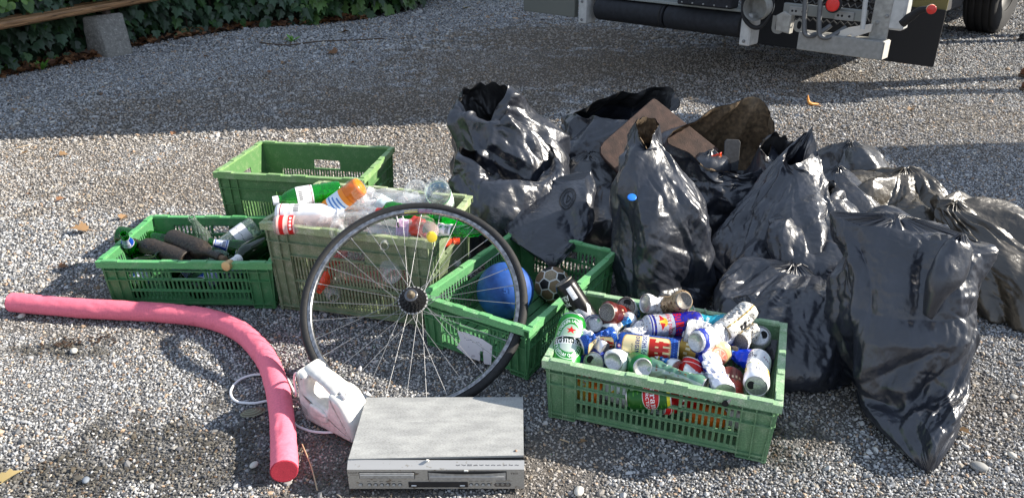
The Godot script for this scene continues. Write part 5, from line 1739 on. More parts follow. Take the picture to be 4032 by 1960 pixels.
	for j in nv:
		var f := float(j) / (nv - 1)
		var ju := mini(j + 1, nv - 1) * nu
		var jd := maxi(j - 1, 0) * nu
		var edge := smoothstep(0.0, 0.06, f) * (1.0 - 0.5 * smoothstep(0.92, 1.0, f))
		var girth := 0.0
		for q in 16: girth += (pts[j * nu + q * nu / 16] - mid[j]).length() / 16.0
		var small := clampf(girth / 0.14, 0.12, 1.0)
		for k in nu:
			var p := pts[j * nu + k]
			var du := pts[j * nu + (k + 1) % nu] - pts[j * nu + (k - 1 + nu) % nu]
			var dv := pts[ju + k] - pts[jd + k]
			var nn := dv.cross(du).normalized()
			var q := p + off
			var d := bulge * nz.get_noise_3dv(q * 2.6) + disp[j * nu + k] + 0.0012 * nz.get_noise_3dv(q * Vector3(60.0, 22.0, 60.0))
			out[j * nu + k] = p + nn * d * edge * small
	var ragged: float = o.get("ragged", 0.8 if rings[n - 1] is Dictionary else 0.12)
	# crumpled mouth edge
	for k in nu:
		var e := nz.get_noise_2d(k * 0.045 * 220.0 / nu + sd, 3.0)
		for j in range(nv - 6, nv):
			out[j * nu + k].y += e * 0.02 * (j - (nv - 7)) / 6.0 * ragged
	for k in out.size():
		if out[k].y < 0.004: out[k].y = 0.004 + 0.004 * nz.get_noise_2d(out[k].x * 40.0, out[k].z * 40.0) + 0.003
	var t := thing("rubbish_bag", label, "rubbish bag", Transform3D(), "plastic rubbish bags in the heap")
	var m := MB.new()
	var mesh := bag_mesh(out, nu, nv, 0, nv, 0.0, true, not (rings[n - 1] is Dictionary))
	part(t, "film", mesh, bag_film(o.get("film", "black")))
	if o.has("lining"):
		var from := int(nv * float(o.lining))
		part(t, "inside", bag_mesh(out, nu, nv, from, nv, -0.0035, false), bag_film(o.get("lining_film", "mud")))
	if o.has("print"):
		var pr: Array = o.print       # centre across, centre up, half widths, as shares of the grid
		var m2 := MB.new()
		var pn := 25
		var pp := PackedVector3Array()
		for j in pn:
			for i in pn:
				var ku = (pr[0] + pr[2] * (2.0 * i / (pn - 1) - 1.0)) * nu
				var jv = (pr[1] + pr[3] * (2.0 * j / (pn - 1) - 1.0)) * (nv - 1)
				var k0 := posmod(int(ku), nu)
				var j0 := clampi(int(jv), 0, nv - 2)
				var fu = ku - floorf(ku)
				var fv = jv - j0
				var a := out[j0 * nu + k0].lerp(out[j0 * nu + (k0 + 1) % nu], fu)
				var b := out[(j0 + 1) * nu + k0].lerp(out[(j0 + 1) * nu + (k0 + 1) % nu], fu)
				var dn := (out[(j0 + 1) * nu + k0] - out[j0 * nu + k0]).cross(out[j0 * nu + (k0 + 1) % nu] - out[j0 * nu + k0]).normalized()
				pp.append(a.lerp(b, fv) + dn * 0.0012)
		m2.grid(pp, pn, pn, false)
		part(t, "printed_emblem", m2.mesh(), emblem())
	return t
func bag_mesh(p: PackedVector3Array, nu: int, nv: int, j0: int, j1: int, inset: float, closed: bool, tied := false) -> ArrayMesh:
	var m := MB.new()
	var w := nu + 1
	for j in range(j0, j1):
		var f := float(j) / (nv - 1)
		for i in w: m.vert(p[j * nu + i % nu], Vector2(float(i) / nu, f))
	for j in j1 - j0 - 1:
		for i in nu:
			var a := j * w + i
			m.quad(a, a + 1, a + w + 1, a + w)
	if closed:
		var c := Vector3.ZERO
		for k in nu: c += p[k]
		var ci := m.vert(c / nu, Vector2(0.5, 0))
		for i in nu: m.tri(ci, i + 1, i)
	if tied:                              # gathered shut
		var c := Vector3.ZERO
		for k in nu: c += p[(nv - 1) * nu + k] / nu
		var last := (j1 - j0 - 1) * w
		var row := m.v.size()
		for i in w:
			var q := p[(nv - 1) * nu + i % nu]
			m.vert(q.lerp(c, 0.7) + Vector3(0, 0.012 + 0.012 * nz.get_noise_2d(i * 0.25, 4.0), 0), Vector2(float(i) / nu, 1.02))
		for i in nu: m.quad(last + i, last + i + 1, row + i + 1, row + i)
		var ci := m.vert(c + Vector3(0, 0.002, 0), Vector2(0.5, 1.05))
		for i in nu: m.tri(ci, row + i, row + i + 1)
	var n := m.normals()
	m.weld_seam(nu, j1 - j0, n)
	if inset != 0.0:
		for k in m.v.size(): m.v[k] += n[k] * inset
	var a := []
	a.resize(Mesh.ARRAY_MAX)
	a[Mesh.ARRAY_VERTEX] = m.v
	a[Mesh.ARRAY_NORMAL] = n
	a[Mesh.ARRAY_TEX_UV] = m.uv
	a[Mesh.ARRAY_INDEX] = m.ix
	var am := ArrayMesh.new()
	am.add_surface_from_arrays(Mesh.PRIMITIVE_TRIANGLES, a)
	return am
func bag_film(kind: String) -> StandardMaterial3D:
	if cache.has("film_" + kind): return cache["film_" + kind]
	var m: StandardMaterial3D
	if kind == "mud":
		m = mat(lin(0.23, 0.155, 0.085), 0.85, 0.0, noise_tex(0.02, 0.45, 1.0, 101), 7.0)
		bumpy(m, normal_tex(0.04, 102, 6.0), 0.8)
	elif kind == "dark":
		m = mat(lin(0.02, 0.02, 0.021), 0.5)
	else:
		var c := lin(0.026, 0.030, 0.042)
		if kind == "grey": c = lin(0.05, 0.052, 0.058)
		elif kind == "brown": c = lin(0.05, 0.04, 0.026)
		m = mat(c, 0.37, 0.0, noise_tex(0.01, 0.7, 1.0, 104))
		m.metallic_specular = 0.66
		m.roughness_texture = noise_tex(0.015, 0.75, 1.0, 105)
		m.uv1_scale = Vector3(5, 2.2, 1)
		bumpy(m, normal_tex(0.012, 103, 9.0, true), 0.2)
	cache["film_" + kind] = m
	return m
func emblem() -> StandardMaterial3D:
	if cache.has("emblem"): return cache["emblem"]
	var im := Image.create(160, 160, false, Image.FORMAT_RGBA8)
	im.fill(Color(0, 0, 0, 0))
	var ink := Color(0.03, 0.03, 0.035, 1)
	for y in 160:
		for x in 160:
			var r := Vector2(x - 80, y - 80).length()
			if (r > 62 and r < 70) or (r > 40 and r < 45): im.set_pixel(x, y, ink)
	for k in 26:
		var a := TAU * k / 26
		var p := Vector2(80, 80) + Vector2.from_angle(a) * 53
		rect(im, int(p.x) - 3, int(p.y) - 4, 5, 8, ink)
	for q in [[Vector2(58, 62), Vector2(102, 62)], [Vector2(58, 62), Vector2(80, 102)], [Vector2(102, 62), Vector2(80, 102)]]:
		for s in 40:
			var p: Vector2 = q[0].lerp(q[1], s / 39.0)
			rect(im, int(p.x) - 2, int(p.y) - 2, 5, 5, ink)
	var m := mat(Color.WHITE, 0.6, 0.0, tex(im))
	m.transparency = BaseMaterial3D.TRANSPARENCY_ALPHA_SCISSOR
	m.alpha_scissor_threshold = 0.5
	cache["emblem"] = m
	return m
func build_bags() -> void:
	make_bag("tall black bag with a gaping dark mouth nearest to the olive crate", [
		[1180, 570, 1390, 575, -3.0, .15], [1152, 490, 1412, 485, -3.0, .2], [1152, 410, 1418, 405, -3.0, .19], [1155, 340, 1385, 340, -3.0, .16], [1157, 285, 1322, 290, -3.0, .12],
		{"mouth": [[1274, 218, -2.98], [1236, 300, -2.92], [1206, 385, -2.87], [1178, 300, -2.92], [1158, 250, -3.0], [1172, 230, -3.07], [1208, 216, -3.1], [1250, 211, -3.06]]}], {"seed": 1.0, "lining": 0.55, "lining_film": "dark"})
	make_bag("slumped black bag with a slit mouth below the tall one", [
		[1180, 640, 1340, 660, -2.72, .12], [1150, 565, 1395, 590, -2.72, .19], [1146, 490, 1412, 500, -2.74, .19], [1152, 425, 1405, 430, -2.77, .16],
		{"mouth": [[1398, 395, -2.86], [1360, 445, -2.74], [1295, 472, -2.66], [1215, 420, -2.66], [1158, 376, -2.74], [1215, 384, -2.84], [1290, 380, -2.92], [1362, 356, -2.95]]}], {"seed": 2.0, "lining": 0.7, "lining_film": "dark"})
	make_bag("black bag with a printed round emblem draped over the ball crate", [
		[1378, 664, 1398, 670, -2.36, .02], [1330, 630, 1440, 628, -2.41, .06], [1275, 590, 1490, 580, -2.5, .12], [1256, 550, 1502, 530, -2.58, .15], [1266, 515, 1500, 470, -2.64, .13], [1282, 496, 1486, 432, -2.68, .035]], {"seed": 3.0, "print": [0.2, 0.86, 0.035, 0.075], "ragged": 0.3})
	make_bag("dark bag squeezed between the emblem bag and the tall pointed bag", [
		[1460, 610, 1620, 610, -2.8, .12], [1455, 560, 1625, 560, -2.82, .14], [1470, 520, 1610, 520, -2.84, .11], [1490, 485, 1590, 495, -2.86, .07], [1510, 465, 1570, 478, -2.87, .03]], {"seed": 4.0, "nu": 160, "nv": 100})
	make_bag("wide black bag behind the rusty board", [
		[1405, 505, 1620, 505, -3.3, .2], [1385, 430, 1650, 425, -3.3, .24], [1393, 365, 1680, 350, -3.3, .23], [1420, 315, 1700, 300, -3.3, .2],
		{"mouth": [[1712, 262, -3.3], [1650, 300, -3.2], [1560, 305, -3.14], [1490, 292, -3.18], [1440, 283, -3.3], [1480, 264, -3.4], [1592, 230, -3.46], [1682, 222, -3.42]]}], {"seed": 5.0, "lining": 0.75, "lining_film": "dark"})
	make_bag("tall black bag with a narrow looped mouth behind the can crate", [
		[1590, 768, 1775, 772, -2.33, .12], [1560, 700, 1802, 700, -2.34, .19], [1554, 630, 1800, 630, -2.36, .19], [1560, 550, 1788, 555, -2.38, .165], [1566, 480, 1768, 495, -2.4, .135], [1582, 405, 1718, 425, -2.42, .09], [1594, 355, 1682, 372, -2.43, .06],
		{"mouth": [[1663, 318, -2.44], [1648, 338, -2.39], [1624, 378, -2.35], [1606, 332, -2.39], [1600, 308, -2.44], [1612, 300, -2.48], [1632, 297, -2.5], [1653, 303, -2.48]]}], {"seed": 6.0, "lining": 0.8, "nu": 260, "nv": 190, "ragged": 0.4})
	make_bag("big open bag smeared brown inside with a grey panel sticking up", [
		[1745, 605, 1900, 605, -2.85, .16], [1718, 545, 1950, 535, -2.85, .22], [1706, 480, 1965, 470, -2.87, .22], [1700, 420, 1965, 410, -2.9, .22],
		{"mouth": [[1950, 330, -2.93], [1922, 412, -2.76], [1850, 440, -2.68], [1755, 408, -2.72], [1690, 350, -2.9], [1768, 300, -3.06], [1882, 235, -3.14], [1936, 278, -3.06]]}], {"seed": 7.0, "lining": 0.5, "nu": 260, "nv": 170})
	make_bag("black bag with a long diagonal fold rising to a peak", [
		[1815, 745, 2010, 745, -2.33, .13], [1792, 685, 2055, 680, -2.34, .19], [1795, 625, 2085, 610, -2.38, .19], [1830, 562, 2092, 540, -2.44, .16], [1885, 500, 2080, 480, -2.5, .12], [1938, 435, 2068, 425, -2.54, .08],
		{"mouth": [[2060, 380, -2.57], [2035, 395, -2.51], [1995, 420, -2.48], [1970, 405, -2.52], [1975, 382, -2.57], [2008, 348, -2.61], [2040, 322, -2.63], [2054, 335, -2.61]]}], {"seed": 8.0, "nu": 260, "nv": 180})
	make_bag("black bag hooded over a dark hollow beside the diagonal fold", [
		[1985, 660, 2130, 660, -2.6, .12], [1960, 590, 2135, 590, -2.6, .15], [1965, 530, 2125, 525, -2.6, .14], [1985, 480, 2110, 480, -2.6, .1],
		{"mouth": [[2100, 470, -2.62], [2075, 520, -2.5], [2040, 550, -2.46], [2010, 510, -2.5], [1988, 460, -2.6], [1992, 448, -2.66], [2040, 455, -2.68], [2085, 452, -2.66]]}], {"seed": 9.0, "lining": 0.6, "lining_film": "dark", "nu": 180, "nv": 120})
	make_bag("greyish bag with a rounded top at the back of the heap", [
		[2060, 525, 2230, 525, -3.15, .16], [2032, 470, 2245, 470, -3.15, .21], [2045, 425, 2232, 420, -3.15, .18], [2082, 388, 2205, 384, -3.15, .11], [2110, 368, 2170, 364, -3.15, .04]], {"seed": 10.0, "film": "grey", "nu": 180, "nv": 110})
	make_bag("brownish translucent bag lying behind the large front bag", [
		[2115, 625, 2345, 645, -2.7, .2], [2085, 565, 2405, 590, -2.72, .24], [2092, 505, 2388, 525, -2.75, .22], [2130, 465, 2360, 475, -2.78, .17], [2200, 440, 2340, 435, -2.8, .1], [2240, 432, 2320, 424, -2.8, .03]], {"seed": 11.0, "film": "brown", "nu": 220, "nv": 130})
	make_bag("brown-grey bag slumped on its own at the far end of the heap", [
		[2440, 812, 2640, 840, -2.25, .15], [2405, 745, 2690, 750, -2.3, .24], [2385, 665, 2700, 665, -2.35, .25], [2370, 595, 2640, 600, -2.4, .21], [2368, 545, 2540, 545, -2.45, .13], [2372, 518, 2430, 518, -2.47, .05]], {"seed": 12.0, "film": "brown", "nu": 220, "nv": 130})
	make_bag("black bag with its neck twisted into a knot", [
		[1965, 700, 2115, 710, -2.22, .1], [1945, 640, 2125, 650, -2.25, .13], [1948, 595, 2120, 600, -2.28, .11], [1958, 562, 2105, 568, -2.3, .07], [1985, 548, 2060, 552, -2.31, .03]], {"seed": 13.0, "amount": 2.2, "nu": 220, "nv": 110})
	make_bag("low blue-black bag with a faint round emblem behind the can crate", [
		[1840, 870, 2135, 965, [-1.98, -1.84], .12], [1805, 810, 2150, 900, [-2.02, -1.86], .16], [1800, 750, 2140, 820, [-2.06, -1.92], .16], [1830, 705, 2125, 745, [-2.1, -1.98], .13], [1885, 682, 2100, 702, [-2.12, -2.04], .09], [1940, 668, 2060, 684, -2.12, .04]], {"seed": 14.0, "nu": 240, "nv": 140, "print": [0.36, 0.6, 0.035, 0.06]})
	make_bag("open-mouthed bag with dark contents between the knotted and the low bag", [
		[2020, 790, 2150, 800, -2.12, .07], [2010, 740, 2150, 745, -2.14, .1], [2018, 700, 2145, 705, -2.15, .09],
		{"mouth": [[2130, 690, -2.15], [2110, 712, -2.08], [2075, 716, -2.06], [2035, 700, -2.08], [2018, 668, -2.15], [2040, 655, -2.21], [2080, 662, -2.23], [2120, 672, -2.21]]}], {"seed": 15.0, "lining": 0.5, "nu": 160, "nv": 90})
	make_bag("large black bag standing on one pointed corner", [
		[2326, 1188, 2346, 1192, [-1.452, -1.44], .01], [2288, 1125, 2376, 1125, [-1.53, -1.47], .05], [2214, 1035, 2425, 1035, [-1.68, -1.55], .11], [2132, 940, 2462, 930, [-1.83, -1.66], .16], [2100, 840, 2474, 830, [-1.88, -1.72], .17], [2088, 740, 2462, 740, [-1.9, -1.76], .165], [2098, 655, 2436, 655, [-1.92, -1.8], .13], [2090, 590, 2424, 612, [-1.94, -1.82], .09], [2086, 535, 2428, 590, [-1.95, -1.84], .035]], {"seed": 16.0, "nu": 320, "nv": 240})
	# the gathered neck of the large bag, pulled out to one side
	make_bag("twisted neck of film hanging from the large pointed bag", [
		[2325, 790, 2345, 800, -1.66, .012], [2338, 720, 2380, 745, -1.665, .025], [2358, 665, 2425, 700, -1.68, .03], [2380, 625, 2440, 640, -1.70, .022], [2400, 600, 2436, 610, -1.71, .012]], {"seed": 17.0, "amount": 4.0, "nu": 100, "nv": 70})
	make_bag("crumpled grey bag pressed between the slumped bag and the rusty board", [
		[1400, 520, 1540, 520, -3.02, .1], [1385, 470, 1555, 465, -3.03, .13], [1400, 430, 1545, 420, -3.05, .11], [1440, 400, 1520, 390, -3.06, .05]], {"seed": 21.0, "nu": 150, "nv": 90, "film": "grey"})
	make_bag("black film bulging between the brown-smeared bag and the diagonal fold", [
		[1880, 560, 2010, 560, -2.72, .12], [1875, 490, 2020, 485, -2.74, .14], [1900, 420, 2015, 415, -2.76, .11],
		{"mouth": [[1998, 372, -2.78], [1985, 400, -2.7], [1955, 410, -2.67], [1925, 395, -2.7], [1915, 365, -2.78], [1935, 345, -2.83], [1962, 338, -2.85], [1988, 350, -2.82]]}], {"seed": 22.0, "nu": 170, "nv": 110, "lining": 0.7, "lining_film": "dark"})
	make_bag("black bag collapsed in the gap behind the knotted one", [
		[2040, 600, 2180, 600, -2.72, .12], [2030, 540, 2190, 535, -2.74, .15], [2045, 485, 2180, 480, -2.76, .12], [2070, 450, 2150, 440, -2.78, .06], [2090, 432, 2130, 425, -2.79, .02]], {"seed": 23.0, "nu": 160, "nv": 100})
	# what sticks out of them
	var P0 := zd(1493, 380, -2.98)
	var P1 := zd(1645, 247, -3.2)
	var P2 := zd(1742, 304, -3.12)
	var e1 := (P1 - P0).normalized()
	var e2 := (P2 - P1)
	e2 = (e2 - e1 * e2.dot(e1)).normalized()
	var l1 := (P1 - P0).length()
	var board := thing("board", "rusty brown flat board sticking out of the wide bag", "board", Transform3D(Basis(e1, e2, e1.cross(e2)), P0))
	var rust := mat(lin(0.075, 0.04, 0.029), 0.8, 0.0, noise_tex(0.02, 0.6, 1.0, 111), 4.0)
	bumpy(rust, normal_tex(0.06, 112, 5.0), 0.25)
	part(board, "sheet", prism([Vector2(0.06, 0.0), Vector2(l1 - 0.012, 0.0), Vector2(l1 - 0.003, 0.004), Vector2(l1, 0.014), Vector2(l1, 0.36), Vector2(-0.02, 0.36), Vector2(0.0, 0.06), Vector2(0.008, 0.03), Vector2(0.03, 0.008)], 0.016, 0.004), rust)
	var roots := MB.new()
	for k in 26:
		var c := Vector3(rng.randf_range(0.0, 0.14), rng.randf_range(0.04, 0.2), 0.006 * signf((e1.cross(e2)).z))
		var q := [c]
		for s in 4: q.append(q[s] + Vector3(rng.randf_range(-0.012, 0.012), rng.randf_range(-0.012, 0.012), 0.0))
		add_tube(roots, q, 0.0007, 4)
	part(board, "dry_roots", roots.mesh(), mat(lin(0.05, 0.03, 0.02), 0.9)).set_meta("kind", "stuff")
	var gp0 := zd(1838, 430, -2.86)
	var panel := thing("grey_panel", "dark grey rounded panel standing in the brown-smeared bag", "panel", Transform3D(Basis(Vector3.BACK, -0.06) * Basis(Vector3.RIGHT, -0.35), gp0))
	part(panel, "sheet", prism([Vector2(-0.03, 0), Vector2(0.03, 0), Vector2(0.032, 0.115), Vector2(0.024, 0.125), Vector2(-0.024, 0.125), Vector2(-0.032, 0.115)], 0.006, 0.0015), mat(lin(0.055, 0.058, 0.065), 0.7, 0.0, noise_tex(0.03, 0.7, 1.0, 113), 8.0))
	var pk := thing("snack_packet", "orange and red crumpled packet inside the brown-smeared bag", "packet", Transform3D(Basis(Vector3.RIGHT, -0.5), zd(1795, 398, -2.86)))
	var oi := picture(96, 64, Color(0.92, 0.45, 0.06))
	for k in 9: poly(oi, [Vector2(k * 11, 64), Vector2(k * 11 + 6, 20 + (k * 13) % 30), Vector2(k * 11 + 12, 64)], Color(0.78, 0.12, 0.05))
	for k in 5: disc(oi, 10 + k * 19, 14 + (k * 7) % 12, 6, 4, Color(0.98, 0.8, 0.2))
	var sheet := MB.new()
	var sp := PackedVector3Array()
	for j in 9:
		for i in 13:
			var x := -0.032 + 0.064 * i / 12.0
			var y := -0.022 + 0.034 * j / 8.0 + x * 0.35
			sp.append(Vector3(x, y, 0.012 * absf(nz.get_noise_2d(x * 60.0, y * 60.0)) + 0.004))
	sheet.grid(sp, 13, 9, false)
	part(pk, "foil", sheet.mesh(), mat(Color.WHITE, 0.35, 0.1, tex(oi)))
	make_bag("small crumpled black bag inside the brown-smeared one", [
		[1748, 440, 1830, 440, -2.86, .05], [1742, 420, 1838, 420, -2.86, .06], [1752, 398, 1830, 398, -2.87, .05], [1770, 388, 1810, 388, -2.88, .02]], {"seed": 19.0, "nu": 90, "nv": 50})
	var lid := thing("blue_plastic_scrap", "bright blue plastic scrap half inside the looped bag", "scrap", Transform3D(Basis(Vector3.BACK, 0.1) * Basis(Vector3.RIGHT, 0.5), zd(1590, 497, -2.26)))
	part(lid, "disc", lathe([[0.0003, 0.0], [0.014, 0.0], [0.015, 0.002], [0.013, 0.004], [0.0003, 0.004]], 24), mat(lin(0.02, 0.2, 0.72), 0.4))

# ---------- hedge, bench, weeds -------------------------------------------------------------------
func leaf_mesh(kind: String, curl := 0.12) -> ArrayMesh:
	# a leaf one unit wide lying in x/y, stalk at the origin, tip along +y, folded along its rib
	var half := []
	match kind:
		"ivy": half = [[0.0, 0.0], [0.18, -0.08], [0.42, 0.02], [0.5, 0.22], [0.33, 0.34], [0.42, 0.6], [0.2, 0.62], [0.0, 1.0]]
		"maple": half = [[0.0, 0.0], [0.14, -0.1], [0.36, -0.06], [0.3, 0.06], [0.5, 0.14], [0.42, 0.24], [0.56, 0.46], [0.36, 0.42], [0.36, 0.52], [0.22, 0.46], [0.26, 0.72], [0.14, 0.7], [0.0, 1.0]]
		"round": half = [[0.0, 0.0], [0.24, 0.06], [0.42, 0.3], [0.4, 0.58], [0.22, 0.86], [0.0, 0.98]]
		"long": half = [[0.0, 0.0], [0.1, 0.2], [0.16, 0.5], [0.1, 0.8], [0.0, 1.0]]
	var key := "leaf%s%s" % [kind, curl]
	if cache.has(key): return cache[key]
	var m := MB.new()
	var c := Vector2(0.0, 0.34)
	for s in [-1.0, 1.0]:
		var i0 := m.vert(Vector3(0, c.y, 0.0))
		for p in half:
			var r := Vector2(p[0], p[1] - c.y).length()
			m.vert(Vector3(p[0] * s, p[1], curl * absf(p[0]) * 2.0 - curl * 0.9 * r * r))
		for k in half.size() - 1:
			if s > 0: m.tri(i0, i0 + 2 + k, i0 + 1 + k)
			else: m.tri(i0, i0 + 1 + k, i0 + 2 + k)
	cache[key] = m.mesh()
	return cache[key]
func leaf_mat(c: Color, rough := 0.5) -> StandardMaterial3D:
	var m := mat(c, rough)
	m.backlight_enabled = true
	m.backlight = Color(c.r * 0.5, c.g * 0.55, c.b * 0.3)
	return m
func along_hedge(s: float) -> Array:          # [point, outward] at s metres from the bench end
	var d := s
	for k in HEDGE.size() - 1:
		var a := Vector3(HEDGE[k][0], 0, HEDGE[k][1])
		var b := Vector3(HEDGE[k + 1][0], 0, HEDGE[k + 1][1])
		var l := a.distance_to(b)
		if d <= l or k == HEDGE.size() - 2:
			var t := (b - a).normalized()
			return [a + t * d, Vector3(-t.z, 0, t.x)]
		d -= l
	return []
func leafy(called: String, label: String, category: String, kind: String, s0: float, s1: float, y0: float, y1: float, size: float, greens: Array, count: int, single: int, lean: float, back := 0.0) -> void:
	var t := thing(called, label, category)
	# woody stems and the dark inner mass
	var wood := mat(lin(0.045, 0.032, 0.02), 0.9)
	var st := MB.new()
	var s := s0
	while s < s1:
		var q := along_hedge(s)
		var p: Vector3 = q[0] - q[1] * (0.16 + back)
		add_tube(st, bend([p, p + Vector3(rng.randf_range(-.05, .05), y1 * 0.4, 0) - q[1] * 0.05, p + Vector3(rng.randf_range(-.1, .1), y1 * 0.9, 0) - q[1] * 0.1], 3), 0.012, 6)
		s += rng.randf_range(0.18, 0.4)
	part(t, "stems", st.mesh(), wood)
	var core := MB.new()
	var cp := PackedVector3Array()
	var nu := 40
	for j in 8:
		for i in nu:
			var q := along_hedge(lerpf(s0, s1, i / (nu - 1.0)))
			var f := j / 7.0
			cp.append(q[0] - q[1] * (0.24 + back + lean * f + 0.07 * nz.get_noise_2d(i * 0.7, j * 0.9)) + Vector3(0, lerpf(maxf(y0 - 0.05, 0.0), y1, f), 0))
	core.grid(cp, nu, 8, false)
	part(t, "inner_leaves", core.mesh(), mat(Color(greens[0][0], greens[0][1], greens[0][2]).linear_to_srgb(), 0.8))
	var mats := []
	for c in greens: mats.append(leaf_mat(Color(c[0], c[1], c[2]).linear_to_srgb(), 0.42))
	var meshes := [leaf_mesh(kind, 0.12), leaf_mesh(kind, 0.22), leaf_mesh(kind, -0.08)]
	var buf := PackedFloat32Array()
	for n in count + single:
		var q := along_hedge(rng.randf_range(s0, s1))
		var big := n >= count
		var f := pow(rng.randf(), 0.8)
		var depth := rng.randf_range(-0.02, 0.06) if big else rng.randf_range(-0.2, 0.05)
		var p: Vector3 = q[0] + q[1] * (depth - back - lean * f + 0.06 * sin(q[0].z * 6.0 + f * 4.0)) + Vector3(0, lerpf(y0, y1 if not big else lerpf(y0, y1, 0.62), f), 0)
		var nrm: Vector3 = (q[1] + Vector3(rng.randf_range(-.45, .45), rng.randf_range(0.1, 0.9), rng.randf_range(-.45, .45))).normalized()
		var down := (Vector3(rng.randf_range(-.5, .5), -1, rng.randf_range(-.5, .5)))
		down = (down - nrm * down.dot(nrm)).normalized()
		var sc := size * rng.randf_range(0.6, 1.2)
		var b := Basis(down.cross(nrm), down, nrm).scaled(Vector3.ONE * sc)
		b = Basis(down.cross(nrm) * sc, down * sc, nrm * sc)
		if big:
			part(t, "leaf", meshes[n % 3], mats[rng.randi() % mats.size()], at(p, b))
		else:
			var c = greens[rng.randi() % greens.size()]
			var w := rng.randf_range(0.75, 1.15)
			buf.append_array(PackedFloat32Array([b.x.x, b.y.x, b.z.x, p.x, b.x.y, b.y.y, b.z.y, p.y, b.x.z, b.y.z, b.z.z, p.z, c[0] * w, c[1] * w, c[2] * w, 1.0]))
	var mm := MultiMesh.new()
	mm.transform_format = MultiMesh.TRANSFORM_3D
	mm.use_colors = true
	mm.mesh = meshes[0]
	mm.instance_count = buf.size() / 16
	mm.buffer = buf
	var mi := MultiMeshInstance3D.new()
	mi.name = "foliage"
	mi.multimesh = mm
	var lm := mat(Color.WHITE, 0.42)
	lm.vertex_color_use_as_albedo = true
	mi.material_override = lm
	t.add_child(mi, true)
	mi.set_meta("kind", "stuff")
func build_hedge() -> void:
	var ivy := [[.022, .052, .022], [.03, .07, .03], [.04, .088, .04], [.05, .1, .055], [.018, .04, .018], [.05, .12, .03]]
	leafy("ivy_hedge", "dark ivy growing behind the bench and its concrete block", "ivy", "ivy", 0.0, 4.75, 0.03, 1.5, 0.105, ivy, 3000, 290, 0.1)
	leafy("maple_hedge", "broad-leaved maple growth next to the ivy", "maple", "maple", 4.55, 9.2, 0.05, 1.5, 0.2, [[.03, .075, .022], [.04, .1, .028], [.055, .13, .035], [.024, .058, .02], [.09, .18, .04]], 1500, 170, -0.05)
	leafy("light_green_shrub", "light green shrub with small round leaves above the bench", "shrub", "round", 0.0, 2.9, 0.5, 1.4, 0.085, [[.07, .15, .02], [.1, .2, .03], [.05, .11, .02], [.13, .24, .045]], 900, 160, -0.12, -0.05)
	# fallen leaves at its foot
	var buf := PackedFloat32Array()
	var browns := [[.16, .07, .03], [.22, .1, .04], [.12, .055, .027], [.28, .14, .06], [.08, .045, .028]]
	for n in 900:
		var q := along_hedge(rng.randf_range(0.0, 5.2))
		var p: Vector3 = q[0] + q[1] * (0.10 - absf(rng.randfn(0.0, 0.14))) + Vector3(0, 0.008 + rng.randf() * 0.03, 0)
		var b := Basis(Vector3(rng.randf_range(-1, 1), 0.2, rng.randf_range(-1, 1)).normalized(), rng.randf_range(-0.7, 0.7)) * Basis(Vector3.UP, rng.randf() * TAU) * Basis(Vector3.RIGHT, -PI / 2)
		b = b.scaled(Vector3.ONE * rng.randf_range(0.035, 0.085))
		var c = browns[rng.randi() % 5]
		buf.append_array(PackedFloat32Array([b.x.x, b.y.x, b.z.x, p.x, b.x.y, b.y.y, b.z.y, p.y, b.x.z, b.y.z, b.z.z, p.z, c[0], c[1], c[2], 1.0]))
	var mm := MultiMesh.new()
	mm.transform_format = MultiMesh.TRANSFORM_3D
	mm.use_colors = true
	mm.mesh = leaf_mesh("maple", 0.3)
	mm.instance_count = buf.size() / 16
	mm.buffer = buf
	var mi := MultiMeshInstance3D.new()
	mi.name = "leaf_litter"
	mi.multimesh = mm
	var lm := mat(Color.WHITE, 0.8)
	lm.vertex_color_use_as_albedo = true
	mi.material_override = lm
	add_child(mi)
	meta(mi, "brown leaf litter lying along the foot of the ivy", "leaf litter", "", "stuff")
	# soil strip under the hedge
	var so := MB.new()
	var sp := PackedVector3Array()
	for i in 60:
		var q := along_hedge(9.2 * i / 59.0)
		for j in 5: sp.append(q[0] + q[1] * (0.14 - 0.28 * j) + Vector3(0, -0.004 + (0.03 * j if j > 0 else 0.0) + 0.012 * nz.get_noise_2d(i, j), 0))
	so.grid(sp, 5, 60, false)
	struct("hedge_soil", so.mesh(), mat(lin(0.05, 0.036, 0.025), 0.95, 0.0, noise_tex(0.06, 0.4, 1.0, 121), 6.0))
	# weeds at the edge
	for w in [[165, 275, "rosette of toothed green leaves at the foot of the ivy beside the concrete block", 0.1, 9], [20, 285, "upright dock leaves at the foot of the ivy under the bench end", 0.17, 9], [1150, 165, "thin grassy weed growing from the gravel under the maple leaves", 0.10, 9], [62, 250, "grey-green trailing weed under the bench", 0.12, 14]]:
		var p := gp(w[0], w[1])
		var t := thing("weed", w[2], "weed", at(p), "weeds along the hedge")
		var gm := leaf_mat(lin(0.10, 0.24, 0.03) if w[0] != 62 else lin(0.12, 0.18, 0.13))
		for k in w[4]:
			var a = TAU * k / w[4] + rng.randf() * 0.5
			var up := rng.randf_range(0.35, 1.3)
			var d := Vector3(cos(a), up, sin(a)).normalized()
			var nn := (Vector3.UP - d * d.y).normalized()
			var sc: float = w[3] * rng.randf_range(0.7, 1.2)
			part(t, "leaf", leaf_mesh("long", 0.1), gm, at(Vector3(0, 0.0, 0), Basis(d.cross(nn) * sc * 0.9, d * sc, nn * sc)))
